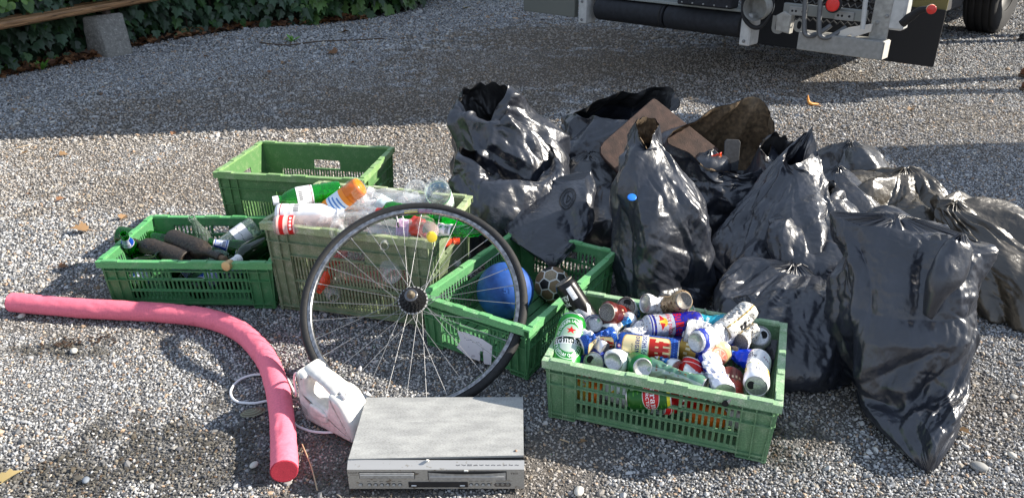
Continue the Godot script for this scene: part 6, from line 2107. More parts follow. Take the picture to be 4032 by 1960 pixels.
func build_bench() -> void:
	var A := gp(0, 118, 0.375)
	var B := gp(615, 4, 0.375)
	var d := (B - A).normalized()
	d.y = 0
	d = d.normalized()
	var z := d.cross(Vector3.UP)                    # towards the yard
	var t := thing("bench", "weathered wooden bench on a concrete block in front of the ivy", "bench", at(A - d * 1.6, Basis(d, Vector3.UP, z)))
	var wood := mat(lin(0.58, 0.33, 0.16), 0.55)
	var im := picture(256, 64, Color.WHITE)
	var n := FastNoiseLite.new()
	n.seed = 8
	n.frequency = 0.05
	n.fractal_octaves = 4
	for y in 64:
		for x in 256:
			var g := n.get_noise_2d(x * 0.18, y * 3.2)
			var k := n.get_noise_2d(x * 0.6 + 400, y * 1.2)
			var v := 0.78 + g * 0.35 - smoothstep(0.35, 0.6, k) * 0.25
			im.set_pixel(x, y, Color(v, v * 0.97, v * 0.93))
	wood.albedo_texture = tex(im)
	wood.uv1_triplanar = true
	wood.uv1_scale = Vector3(1.2, 8, 8)
	var len_ := (B - A).length() + 1.66
	part(t, "plank", bev(Vector3(len_, 0.05, 0.105), 0.012), wood, at(Vector3(len_ * 0.5, 0.025, -0.053)))
	part(t, "plank", bev(Vector3(len_, 0.05, 0.105), 0.012), wood, at(Vector3(len_ * 0.5, 0.026, -0.168)))
	part(t, "plank", bev(Vector3(len_, 0.05, 0.105), 0.012), wood, at(Vector3(len_ * 0.5, 0.024, -0.283)))
	var steel := mat(lin(0.28, 0.32, 0.38), 0.5, 0.5)
	# block: eight corners, rounded
	var f0 := gp(427, 229)
	var r0 := gp(526, 211)
	var l0 := gp(338, 216)
	var f1 := gp(372, 62, 0.335)
	var r1 := gp(482, 48, 0.335)
	var l1 := gp(318, 66, 0.335)
	var cs := [l0, f0, l0 + r0 - f0, r0, l1, f1, l1 + r1 - f1, r1]
	var inv := t.transform.affine_inverse()
	var m := MB.new()
	var N := 11
	var rr := 0.14
	for ax in 3:
		for sg in [-1.0, 1.0]:
			var pts := PackedVector3Array()
			for j in N:
				for i in N:
					var c := Vector3.ZERO
					c[ax] = sg
					c[(ax + 1) % 3] = -1.0 + 2.0 * i / (N - 1)
					c[(ax + 2) % 3] = -1.0 + 2.0 * j / (N - 1)
					var q := c.clamp(Vector3.ONE * (rr - 1.0), Vector3.ONE * (1.0 - rr))
					if (c - q).length() > 1e-5: c = q + (c - q).normalized() * rr
					var u := (c.x + 1) * 0.5
					var v := (c.y + 1) * 0.5
					var w := (c.z + 1) * 0.5
					var lo: Vector3 = cs[0].lerp(cs[1], u).lerp(cs[2].lerp(cs[3], u), w)
					var hi: Vector3 = cs[4].lerp(cs[5], u).lerp(cs[6].lerp(cs[7], u), w)
					var p := lo.lerp(hi, v)
					p += Vector3(nz.get_noise_3dv(p * 14.0), 0, nz.get_noise_3dv(p * 14.0 + Vector3(7, 0, 0))) * 0.007
					p.y -= 0.02 * (1.0 - v)
					pts.append(inv * p)
			if sg > 0: m.grid(pts, N, N, false)
			else:
				var flip := PackedVector3Array()
				for j in N:
					for i in N: flip.append(pts[j * N + N - 1 - i])
				m.grid(flip, N, N, false)
	var ci := picture(256, 256, Color(0.5, 0.48, 0.45))
	n.frequency = 0.03
	for y in 256:
		for x in 256:
			var g := n.get_noise_2d(x, y) * 0.12 + n.get_noise_2d(x * 5, y * 5) * 0.08
			var li := smoothstep(0.42, 0.5, n.get_noise_2d(x * 2.3 + 300, y * 2.3)) * 0.28
			ci.set_pixel(x, y, Color(0.52 + g + li, 0.51 + g + li, 0.485 + g + li * 0.9))
	var cm := mat(Color.WHITE, 0.92, 0.0, tex(ci), 3.0)
	bumpy(cm, normal_tex(0.08, 122, 6.0), 0.8)
	part(t, "concrete_block", m.mesh(), cm)
	var bp := inv * ((f1 + r1) * 0.5)
	part(t, "bracket", bev(Vector3(0.05, 0.045, 0.05), 0.004), mat(lin(0.12, 0.09, 0.07), 0.6, 0.5), at(Vector3(bp.x, 0.355 - 0.375, -0.07)))
	part(t, "back_stay", bev(Vector3(0.05, 0.5, 0.012), 0.002), steel, at(Vector3(bp.x - 0.03, 0.27, -0.34), Basis(Vector3.RIGHT, -0.12)))

# ---------- truck ------------------------------------------------------------------------------------
func build_truck() -> void:
	var X := Vector3(0.725, 0, 0.689).normalized()
	var Zr := X.cross(Vector3.UP)
	var t := thing("truck", "white and grey lorry parked with its rear bumper towards the rubbish", "truck", Transform3D(Basis(X, Vector3.UP, Zr), Vector3(2.10, 0, -4.36)))
	var white := mat(lin(0.55, 0.55, 0.53), 0.45, 0.0, noise_tex(0.02, 0.86, 1.0, 131), 3.0)
	var steel := mat(lin(0.30, 0.30, 0.285), 0.55, 0.2, noise_tex(0.03, 0.84, 1.0, 132), 3.0)
	var paint := mat(lin(0.40, 0.39, 0.355), 0.6, 0.0, noise_tex(0.03, 0.8, 1.0, 133), 3.0)
	var black := mat(lin(0.016, 0.018, 0.024), 0.8, 0.0, noise_tex(0.03, 0.6, 1.0, 134), 3.0)
	var rubber := mat(lin(0.012, 0.012, 0.013), 0.8)
	var bolt := lathe([[0.011, 0.0], [0.011, 0.006], [0.008, 0.009], [0.0003, 0.009]], 8)
	var fwd := Basis(Vector3.RIGHT, PI / 2)
	# load body and chassis above the frame of the picture
	part(t, "load_body", bev(Vector3(2.5, 3.05, 7.2), 0.04), white, at(Vector3(-1.36, 2.43, -4.05)))
	for x in [-1.8, -0.9]: part(t, "chassis_rail", bev(Vector3(0.09, 0.26, 7.6), 0.01), mat(lin(0.05, 0.05, 0.05), 0.7), at(Vector3(x, 0.78, -4.3)))
	part(t, "cab", prism([Vector2(-1.0, 0.0), Vector2(1.0, 0.0), Vector2(1.0, 1.0), Vector2(0.75, 2.1), Vector2(-1.0, 2.1)], 2.4, 0.05), white, at(Vector3(-1.36, 0.7, -8.85), Basis(Vector3.UP, PI / 2)))
	for x in [-0.45, -2.25]:
		part(t, "side_skirt", bev(Vector3(0.05, 0.62, 2.3), 0.01), mat(lin(0.04, 0.04, 0.042), 0.7), at(Vector3(x, 0.62, -2.1)))
		part(t, "side_skirt", bev(Vector3(0.05, 0.62, 3.2), 0.01), mat(lin(0.04, 0.04, 0.042), 0.7), at(Vector3(x, 0.62, -6.3)))
	part(t, "rear_axle", bev(Vector3(1.6, 0.22, 0.24), 0.03), mat(lin(0.03, 0.03, 0.03), 0.8), at(Vector3(-1.3, 0.5, -4.0)))
	part(t, "spare_tank", bev(Vector3(1.5, 0.4, 0.5), 0.05), mat(lin(0.035, 0.035, 0.036), 0.8), at(Vector3(-1.3, 0.72, -1.35)))
	# rear beam, a square tube, its end capped
	part(t, "rear_beam", bev(Vector3(0.5, 0.105, 0.1), 0.004), steel, at(Vector3(-0.235, 0.4485, -0.05)))
	part(t, "beam_cap", bev(Vector3(0.004, 0.097, 0.09), 0.001), mat(lin(0.62, 0.58, 0.52), 0.6, 0.0, noise_tex(0.02, 0.86, 1.0, 131), 4.0), at(Vector3(0.0185, 0.4485, -0.05)))
	part(t, "bumper_board", bev(Vector3(0.52, 0.16, 0.05), 0.004), mat(lin(0.14, 0.145, 0.125), 0.6), at(Vector3(-2.495, 0.49, -0.03)))
	# black rollers with brackets between
	var roll := lathe([[0.0003, 0.0], [0.075, 0.0], [0.08, 0.006], [0.08, 0.585], [0.075, 0.59], [0.0003, 0.59]], 24)
	for x in [-2.06, -1.455]:
		var r := part(t, "bumper_roller", roll, black, at(Vector3(x, 0.485, -0.085), Basis(Vector3.BACK, -PI / 2)))
		part(r, "end_band", lathe([[0.082, 0.56], [0.082, 0.575], [0.0003, 0.576]], 24), rubber)
	for x in [-2.15, -0.83]:
		var b := part(t, "white_bracket", bev(Vector3(0.072, 0.2, 0.13), 0.008), white, at(Vector3(x, 0.475, -0.055)))
		for y in [-0.07, 0.06]: part(b, "bolt", bolt, mat(lin(0.2, 0.2, 0.2), 0.5, 0.6), at(Vector3(0.0, y, 0.064), fwd))
	part(t, "mount_plate", bev(Vector3(1.4, 0.02, 0.16), 0.003), mat(lin(0.22, 0.24, 0.23), 0.5), at(Vector3(-1.6, 0.58, -0.12)))
	var box := part(t, "control_box", bev(Vector3(0.40, 0.2, 0.1), 0.008), black, at(Vector3(-1.14, 0.69, -0.03)))
	for x in [-0.16, -0.08, 0.0, 0.08, 0.17]: part(box, "bolt", lathe([[0.006, 0.0], [0.006, 0.004], [0.0003, 0.005]], 8), steel, at(Vector3(x, -0.085, 0.05), fwd))
	# hose loop and drum
	var hp := [Vector3(-0.86, 0.80, 0.02), Vector3(-0.858, 0.64, 0.02), Vector3(-0.84, 0.56, 0.03), Vector3(-0.79, 0.51, 0.03), Vector3(-0.74, 0.50, 0.02), Vector3(-0.705, 0.54, 0.0), Vector3(-0.695, 0.62, -0.03), Vector3(-0.70, 0.75, -0.05)]
	part(t, "hose", tube(bend(hp, 6), 0.014, 12), rubber)
	part(t, "drum", lathe([[0.0003, 0.0], [0.07, 0.0], [0.078, 0.01], [0.078, 0.12]], 24), paint, at(Vector3(-0.76, 0.62, -0.06), Basis(Vector3.RIGHT, PI / 2)))
	part(t, "yoke", prism([Vector2(-0.05, 0.05), Vector2(-0.04, -0.04), Vector2(0.05, -0.05), Vector2(0.05, 0.06), Vector2(0.0, 0.08)], 0.06, 0.006), paint, at(Vector3(-0.61, 0.525, -0.06)))
	# cross rail with holes, plates and mesh
	var rail := part(t, "cross_rail", bev(Vector3(0.50, 0.065, 0.03), 0.004), mat(lin(0.2, 0.21, 0.2), 0.5, 0.3), at(Vector3(-0.375, 0.62, -0.06)))
	for x in [-0.15, 0.13]:
		var pl := part(rail, "plate", bev(Vector3(0.11, 0.05, 0.01), 0.002), steel, at(Vector3(x, -0.008, 0.02)))
		for q in [-0.035, -0.012, 0.03]: part(pl, "bolt_hole", lathe([[0.007, 0.0], [0.007, 0.002], [0.0003, 0.002]], 10), rubber, at(Vector3(q, 0.0, 0.0045), fwd))
	# expanded metal guard: crossing strands
	var guard := mat(lin(0.10, 0.10, 0.10), 0.5, 0.5)
	for k in 9:
		var y := 0.56 + k * 0.034
		var sp := []
		for i in 25: sp.append(Vector3(-0.60 + 0.50 * i / 24.0, y + 0.010 * (1.0 if (i + k) % 2 else -1.0), -0.11 + 0.006 * (1.0 if i % 2 else -1.0)))
		part(t, "mesh_strand", tube(sp, 0.0045, 6), guard)
	for x in [-0.45, -0.36]:
		var up := [Vector3(x - 0.02, 0.95, 0.03), Vector3(x - 0.012, 0.70, 0.03), Vector3(x + 0.01, 0.53, 0.035), Vector3(x + 0.03, 0.492, 0.03), Vector3(x + 0.06, 0.49, 0.0), Vector3(x + 0.10, 0.52, -0.04), Vector3(x + 0.13, 0.55, -0.06)]
		part(t, "step_bar", tube(bend(up, 5), 0.0145, 12), mat(lin(0.15, 0.155, 0.16), 0.45, 0.4, noise_tex(0.03, 0.84, 1.0, 132), 3.0))
	part(t, "upright_bar", tube([Vector3(-0.126, 1.0, 0.02), Vector3(-0.12, 0.70, 0.02), Vector3(-0.108, 0.56, 0.02)], 0.013, 10), white)
	part(t, "gusset", prism([Vector2(-0.1, -0.05), Vector2(0.03, 0.02), Vector2(0.16, 0.055), Vector2(0.16, 0.01), Vector2(0.06, -0.035), Vector2(0.055, -0.015), Vector2(-0.02, -0.055)], 0.02, 0.002), mat(lin(0.60, 0.56, 0.5), 0.6), at(Vector3(-0.24, 0.53, -0.04)))
	var plate := part(t, "side_plate", bev(Vector3(0.10, 0.42, 0.02), 0.004), paint, at(Vector3(-0.05, 0.70, -0.08)))
	for p in [Vector2(-0.015, -0.11), Vector2(0.03, -0.07), Vector2(0.02, 0.05)]: part(plate, "bolt", bolt, steel, at(Vector3(p.x, p.y, 0.01), fwd))
	# round red reflector and the side marker on its rubber arm
	var lamp := part(t, "rear_reflector", lathe([[0.0003, 0.0], [0.047, 0.0], [0.049, 0.01], [0.045, 0.02], [0.0003, 0.021]], 28), rubber, at(Vector3(-0.30, 0.677, 0.0), fwd))
	var lens_ := mat(lin(0.72, 0.025, 0.02), 0.18)
	bumpy(lens_, normal_tex(0.05, 135, 5.0), 0.6)
	part(lamp, "red_lens", lathe([[0.039, 0.019], [0.039, 0.025], [0.03, 0.029], [0.0003, 0.03]], 28), lens_)
	part(t, "white_box", bev(Vector3(0.11, 0.2, 0.09), 0.012), white, at(Vector3(0.02, 0.655, -0.12)))
	part(t, "body_corner", bev(Vector3(0.22, 0.5, 0.1), 0.02), white, at(Vector3(0.06, 0.98, -0.22), Basis(Vector3.BACK, -0.25)))
	part(t, "marker_arm", tube(bend([Vector3(0.06, 0.60, -0.10), Vector3(0.10, 0.635, -0.09), Vector3(0.145, 0.675, -0.08), Vector3(0.19, 0.685, -0.08)], 5), [0.03, 0.029, 0.028, 0.027, 0.026, 0.025, 0.024, 0.022, 0.021, 0.02, 0.02, 0.019, 0.018, 0.018, 0.018, 0.018], 12), rubber)
	var mk := part(t, "side_marker", lathe([[0.024, 0.0], [0.024, 0.012], [0.022, 0.015], [0.0003, 0.016]], 20), mat(lin(0.65, 0.04, 0.03), 0.25), at(Vector3(0.21, 0.69, -0.045), Basis(Vector3.UP, 0.35) * fwd))
	part(mk, "amber_lens", lathe([[0.0238, -0.018], [0.0238, 0.0], [0.0003, 0.0005]], 20), mat(lin(0.8, 0.25, 0.02), 0.25))
	part(mk, "clear_lens", lathe([[0.0238, -0.03], [0.024, -0.0185], [0.0003, -0.018]], 20), mat(lin(0.75, 0.73, 0.7), 0.25))
	# mud flap right across, with pale letters, and the olive board behind it
	var flap := part(t, "mud_flap", bev(Vector3(1.25, 0.36, 0.012), 0.003), rubber, at(Vector3(-0.56, 0.40, -0.9), Basis(Vector3.BACK, 0.0)))
	var pale := mat(lin(0.42, 0.41, 0.37), 0.7)
	var lm := TextMesh.new()
	var fo := SystemFont.new()
	fo.font_names = PackedStringArray(["Droid Sans"])
	fo.font_weight = 700
	lm.font = fo
	lm.font_size = 48
	lm.pixel_size = 0.0036
	lm.depth = 0.002
	lm.text = "n"
	part(flap, "letter", lm, pale, at(Vector3(0.235, -0.02, 0.0072)))
	var um := lm.duplicate()
	um.text = "U"
	part(flap, "letter", um, pale, at(Vector3(-0.47, -0.03, 0.0072)))
	var om := lm.duplicate()
	om.text = "o"
	part(flap, "letter", om, pale, at(Vector3(-0.31, -0.0, 0.0072)))
	part(t, "olive_board", bev(Vector3(0.26, 0.34, 0.012), 0.003), mat(lin(0.16, 0.135, 0.045), 0.6), at(Vector3(-0.07, 0.665, -0.92)))
	# rear wheels
	var prof := [[0.0003, -0.12], [0.16, -0.12], [0.17, -0.06], [0.27, -0.05], [0.29, -0.13], [0.36, -0.145], [0.46, -0.14], [0.495, -0.115]]
	for g in 4:
		var y := -0.09 + g * 0.06
		prof.append_array([[0.5, y - 0.022], [0.5, y - 0.006], [0.488, y - 0.004], [0.488, y + 0.004], [0.5, y + 0.006]])
	prof.append_array([[0.495, 0.115], [0.46, 0.14], [0.36, 0.145], [0.29, 0.13], [0.27, 0.05], [0.17, 0.06], [0.16, 0.12], [0.0003, 0.12]])
	for x in [-0.36, -2.2]:
		var w := part(t, "rear_wheel", lathe(prof.slice(4, prof.size() - 4), 48), rubber, at(Vector3(x, 0.5, -4.0), Basis(Vector3.BACK, -PI / 2)))
		part(w, "wheel_rim", lathe([[0.0003, 0.09], [0.1, 0.09], [0.13, 0.04], [0.25, 0.03], [0.28, 0.1], [0.29, 0.125]], 32), mat(lin(0.06, 0.06, 0.058), 0.6, 0.2))
	for x in [-0.42, -2.2]:
		part(t, "front_wheel", lathe(prof.slice(4, prof.size() - 4), 32), rubber, at(Vector3(x, 0.5, -8.6), Basis(Vector3.BACK, -PI / 2)))

# ---------- people at the edge, container ----------------------------------------------------------------
func sdf_mesh(bones: Array, cellsz: float, blend: float) -> ArrayMesh:
	# bones: [a, b, radius a, radius b]; a smooth union meshed as surface nets
	var lo := Vector3.ONE * 99.0
	var hi := -lo
	for b in bones:
		for e in 2:
			var r: float = b[2 + e] + blend + cellsz
			lo = lo.min(b[e] - Vector3.ONE * r)
			hi = hi.max(b[e] + Vector3.ONE * r)
	var nx := int((hi.x - lo.x) / cellsz) + 2
	var ny := int((hi.y - lo.y) / cellsz) + 2
	var nzz := int((hi.z - lo.z) / cellsz) + 2
	var val := PackedFloat32Array()
	val.resize(nx * ny * nzz)
	var i := 0
	for z in nzz:
		for y in ny:
			for x in nx:
				var p := lo + Vector3(x, y, z) * cellsz
				var s := 9.0
				for b in bones:
					var ab: Vector3 = b[1] - b[0]
					var h := clampf((p - b[0]).dot(ab) / maxf(ab.length_squared(), 1e-9), 0.0, 1.0)
					var d: float = (p - b[0] - ab * h).length() - lerpf(b[2], b[3], h)
					var k := maxf(blend - absf(s - d), 0.0) / blend
					s = minf(s, d) - k * k * blend * 0.25
				val[i] = s
				i += 1
	var m := MB.new()
	var idx := {}
	for z in nzz - 1:
		for y in ny - 1:
			for x in nx - 1:
				var c := Vector3.ZERO
				var n := 0
				for e in [[0, 0, 0, 1, 0, 0], [0, 1, 0, 1, 1, 0], [0, 0, 1, 1, 0, 1], [0, 1, 1, 1, 1, 1], [0, 0, 0, 0, 1, 0], [1, 0, 0, 1, 1, 0], [0, 0, 1, 0, 1, 1], [1, 0, 1, 1, 1, 1], [0, 0, 0, 0, 0, 1], [1, 0, 0, 1, 0, 1], [0, 1, 0, 0, 1, 1], [1, 1, 0, 1, 1, 1]]:
					var a := val[(z + e[2]) * nx * ny + (y + e[1]) * nx + x + e[0]]
					var b := val[(z + e[5]) * nx * ny + (y + e[4]) * nx + x + e[3]]
					if (a < 0.0) != (b < 0.0):
						var t := a / (a - b)
						c += Vector3(x + lerpf(e[0], e[3], t), y + lerpf(e[1], e[4], t), z + lerpf(e[2], e[5], t))
						n += 1
				if n > 0: idx[(z * ny + y) * nx + x] = m.vert(lo + c / n * cellsz)
	for z in range(1, nzz - 1):
		for y in range(1, ny - 1):
			for x in range(1, nx - 1):
				var a := val[z * nx * ny + y * nx + x]
				for ax in 3:
					var st: int = [1, nx, nx * ny][ax]
					var b := val[z * nx * ny + y * nx + x + st]
					if (a < 0.0) == (b < 0.0): continue
					var o: int = (z * ny + y) * nx + x
					var u: int = [nx, nx * ny, 1][ax]
					var w: int = [nx * ny, 1, nx][ax]
					var q := [idx.get(o), idx.get(o - u), idx.get(o - u - w), idx.get(o - w)]
					if q.has(null): continue
					if a < 0.0: m.quad(q[0], q[3], q[2], q[1])
					else: m.quad(q[0], q[1], q[2], q[3])
	return m.mesh()
func make_person(label: String, left_foot: Vector3, right_foot: Vector3, facing: Vector3, cloth: Array) -> void:
	# feet given by where the heels stand; the figure is built upright over them
	var mid := (left_foot + right_foot) * 0.5
	var zf := facing.normalized()
	var xr := Vector3.UP.cross(zf)
	var bas := Basis(xr, Vector3.UP, zf)
	var t := thing("person", label, "person", at(mid, bas), "bystanders beside the truck")
	var inv := t.transform.affine_inverse()
	var L := inv * left_foot
	var R := inv * right_foot
	var V := func(x, y, z): return Vector3(x, y, z)
	var skin := mat(lin(0.48, 0.30, 0.22), 0.55)
	var body := [[Vector3(0, 0.95, 0), Vector3(0, 1.12, 0), 0.13, 0.12], [Vector3(0, 1.12, 0), Vector3(0, 1.40, 0.0), 0.12, 0.13], [Vector3(-0.13, 1.41, 0), Vector3(0.13, 1.41, 0), 0.075, 0.075], [Vector3(0, 1.45, 0), Vector3(0, 1.58, 0.015), 0.052, 0.05], [Vector3(0, 1.66, 0.02), Vector3(0, 1.70, 0.01), 0.085, 0.088]]
	var legs := []
	for e in [[L, 0.09], [R, -0.09]]:
		var f: Vector3 = e[0]
		var sx: float = signf(f.x) if absf(f.x) > 0.02 else signf(e[1])
		var hip := Vector3(0.09 * sx, 0.92, 0)
		var knee := Vector3(lerpf(hip.x, f.x, 0.5), 0.5, f.z * 0.5 + 0.02)
		legs.append([hip, knee, 0.085, 0.058])
		legs.append([knee, f + Vector3(0, 0.09, 0), 0.055, 0.04])
		var sh := Vector3(0.17 * sx, 1.40, 0)
		var el := Vector3(0.23 * sx, 1.12, -0.03)
		var wr := Vector3(0.22 * sx, 0.87, 0.06)
		body.append([sh, el, 0.05, 0.042])
		body.append([el, wr, 0.04, 0.03])
		# hand with five fingers
		body.append([wr, wr + Vector3(0, -0.085, 0.02), 0.028, 0.034])
		for k in 4: body.append([wr + Vector3(0, -0.09, 0.045 - k * 0.018), wr + Vector3(-0.012 * sx, -0.165 + 0.008 * absf(k - 1.5), 0.055 - k * 0.02), 0.0095, 0.0085])
		body.append([wr + Vector3(0, -0.03, 0.045), wr + Vector3(-0.015 * sx, -0.095, 0.075), 0.011, 0.0095])
	part(t, "body", sdf_mesh(body + legs, 0.022, 0.03), skin)
	# face and hair
	for s in [-1.0, 1.0]:
		part(t, "ear", lathe([[0.0003, -0.012], [0.018, -0.006], [0.02, 0.0], [0.014, 0.008], [0.0003, 0.01]], 10), skin, at(Vector3(0.088 * s, 1.665, 0.01), Basis(Vector3.BACK, -PI / 2 * s)))
		part(t, "eye", lathe([[0.0003, 0.0], [0.010, 0.001], [0.006, 0.004], [0.0003, 0.005]], 10), mat(lin(0.05, 0.04, 0.03), 0.3), at(Vector3(0.032 * s, 1.68, 0.098), fwd_basis()))
	part(t, "nose", lathe([[0.016, 0.0], [0.012, 0.02], [0.0003, 0.03]], 10), skin, at(Vector3(0, 1.645, 0.1), Basis(Vector3.RIGHT, 0.9)))
	part(t, "mouth", bev(Vector3(0.045, 0.009, 0.008), 0.003), mat(lin(0.4, 0.16, 0.13), 0.5), at(Vector3(0, 1.612, 0.1)))
	part(t, "hair", sdf_mesh([[Vector3(0, 1.71, -0.015), Vector3(0, 1.725, -0.03), 0.094, 0.092]], 0.022, 0.02), mat(cloth[3], 0.8))
	var tr := []
	for b in legs: tr.append([b[0], b[1], b[2] + 0.02, b[3] + 0.022])
	tr.append([Vector3(-0.05, 0.95, 0), Vector3(0.05, 0.95, 0), 0.13, 0.13])
	part(t, "trousers", sdf_mesh(tr, 0.024, 0.02), mat(cloth[0], 0.85, 0.0, noise_tex(0.05, 0.8, 1.0, 141), 6.0))
	var jk := []
	for b in body.slice(0, 3): jk.append([b[0], b[1], b[2] + 0.025, b[3] + 0.025])
	for b in body:
		if absf(b[0].x) > 0.15 and b[2] > 0.035: jk.append([b[0], b[1], b[2] + 0.018, b[3] + 0.016])
	part(t, "jacket", sdf_mesh(jk, 0.024, 0.04), mat(cloth[1], 0.8, 0.0, noise_tex(0.05, 0.8, 1.0, 141), 6.0))
	for f in [L, R]:
		var shoe := part(t, "shoe", sdf_mesh([[f + Vector3(0, 0.075, -0.02), f + Vector3(0, 0.055, 0.06), 0.046, 0.042], [f + Vector3(0, 0.045, 0.05), f + Vector3(0, 0.04, 0.17), 0.042, 0.036]], 0.016, 0.03), mat(cloth[2], 0.5))
		part(shoe, "sole", prism([Vector2(-0.04, -0.07), Vector2(0.04, -0.07), Vector2(0.036, 0.03), Vector2(0.046, 0.12), Vector2(0.036, 0.195), Vector2(0.0, 0.215), Vector2(-0.036, 0.195), Vector2(-0.046, 0.12), Vector2(-0.036, 0.03)], 0.022, 0.004), mat(cloth[4], 0.7), at(f + Vector3(0, 0.012, 0), Basis(Vector3.RIGHT, PI / 2)))
func fwd_basis() -> Basis: return Basis(Vector3.RIGHT, PI / 2)
func build_bystanders() -> void:
	var a := gp(4006, 303)
	var b := gp(4010, 356)
	make_person("person in brown leather shoes and dark trousers standing beside the truck", b + Vector3(0.22, 0, 0.0), a + Vector3(0.22, 0, 0.0), Vector3(-1, 0, 0.05), [lin(0.02, 0.022, 0.03), lin(0.06, 0.07, 0.1), lin(0.16, 0.06, 0.03), lin(0.04, 0.025, 0.015), lin(0.1, 0.07, 0.05)])
	var c := gp(3988, 160)
	make_person("person in black sports shoes standing near the truck wheel", c + Vector3(0.24, 0, 0.0), c + Vector3(0.45, 0, -0.26), Vector3(-1, 0, 0.2), [lin(0.015, 0.016, 0.02), lin(0.3, 0.31, 0.33), lin(0.015, 0.016, 0.02), lin(0.03, 0.02, 0.015), lin(0.05, 0.05, 0.055)])
	# a wheeled waste container outside the picture shades the gravel by the far bags
	var t := thing("waste_container", "dark grey wheeled waste container standing beside the heap", "waste container", at(Vector3(4.65, 0, -3.72), turned(4)))
	var gm := mat(lin(0.05, 0.055, 0.06), 0.5)
	part(t, "bin_body", prism([Vector2(-0.48, 0.2), Vector2(0.48, 0.2), Vector2(0.56, 1.12), Vector2(-0.56, 1.12)], 0.98, 0.02), gm)
	part(t, "bin_cover", prism([Vector2(-0.58, 1.13), Vector2(0.58, 1.13), Vector2(0.5, 1.27), Vector2(0.2, 1.34), Vector2(-0.2, 1.34), Vector2(-0.5, 1.27)], 1.04, 0.02), gm)
	for x in [-0.4, 0.4]:
		for z in [-0.36, 0.36]: part(t, "castor", lathe([[0.0003, -0.02], [0.09, -0.02], [0.1, -0.012], [0.1, 0.012], [0.09, 0.02], [0.0003, 0.02]], 20), mat(lin(0.02, 0.02, 0.02), 0.7), at(Vector3(x, 0.1, z), Basis(Vector3.RIGHT, PI / 2)))

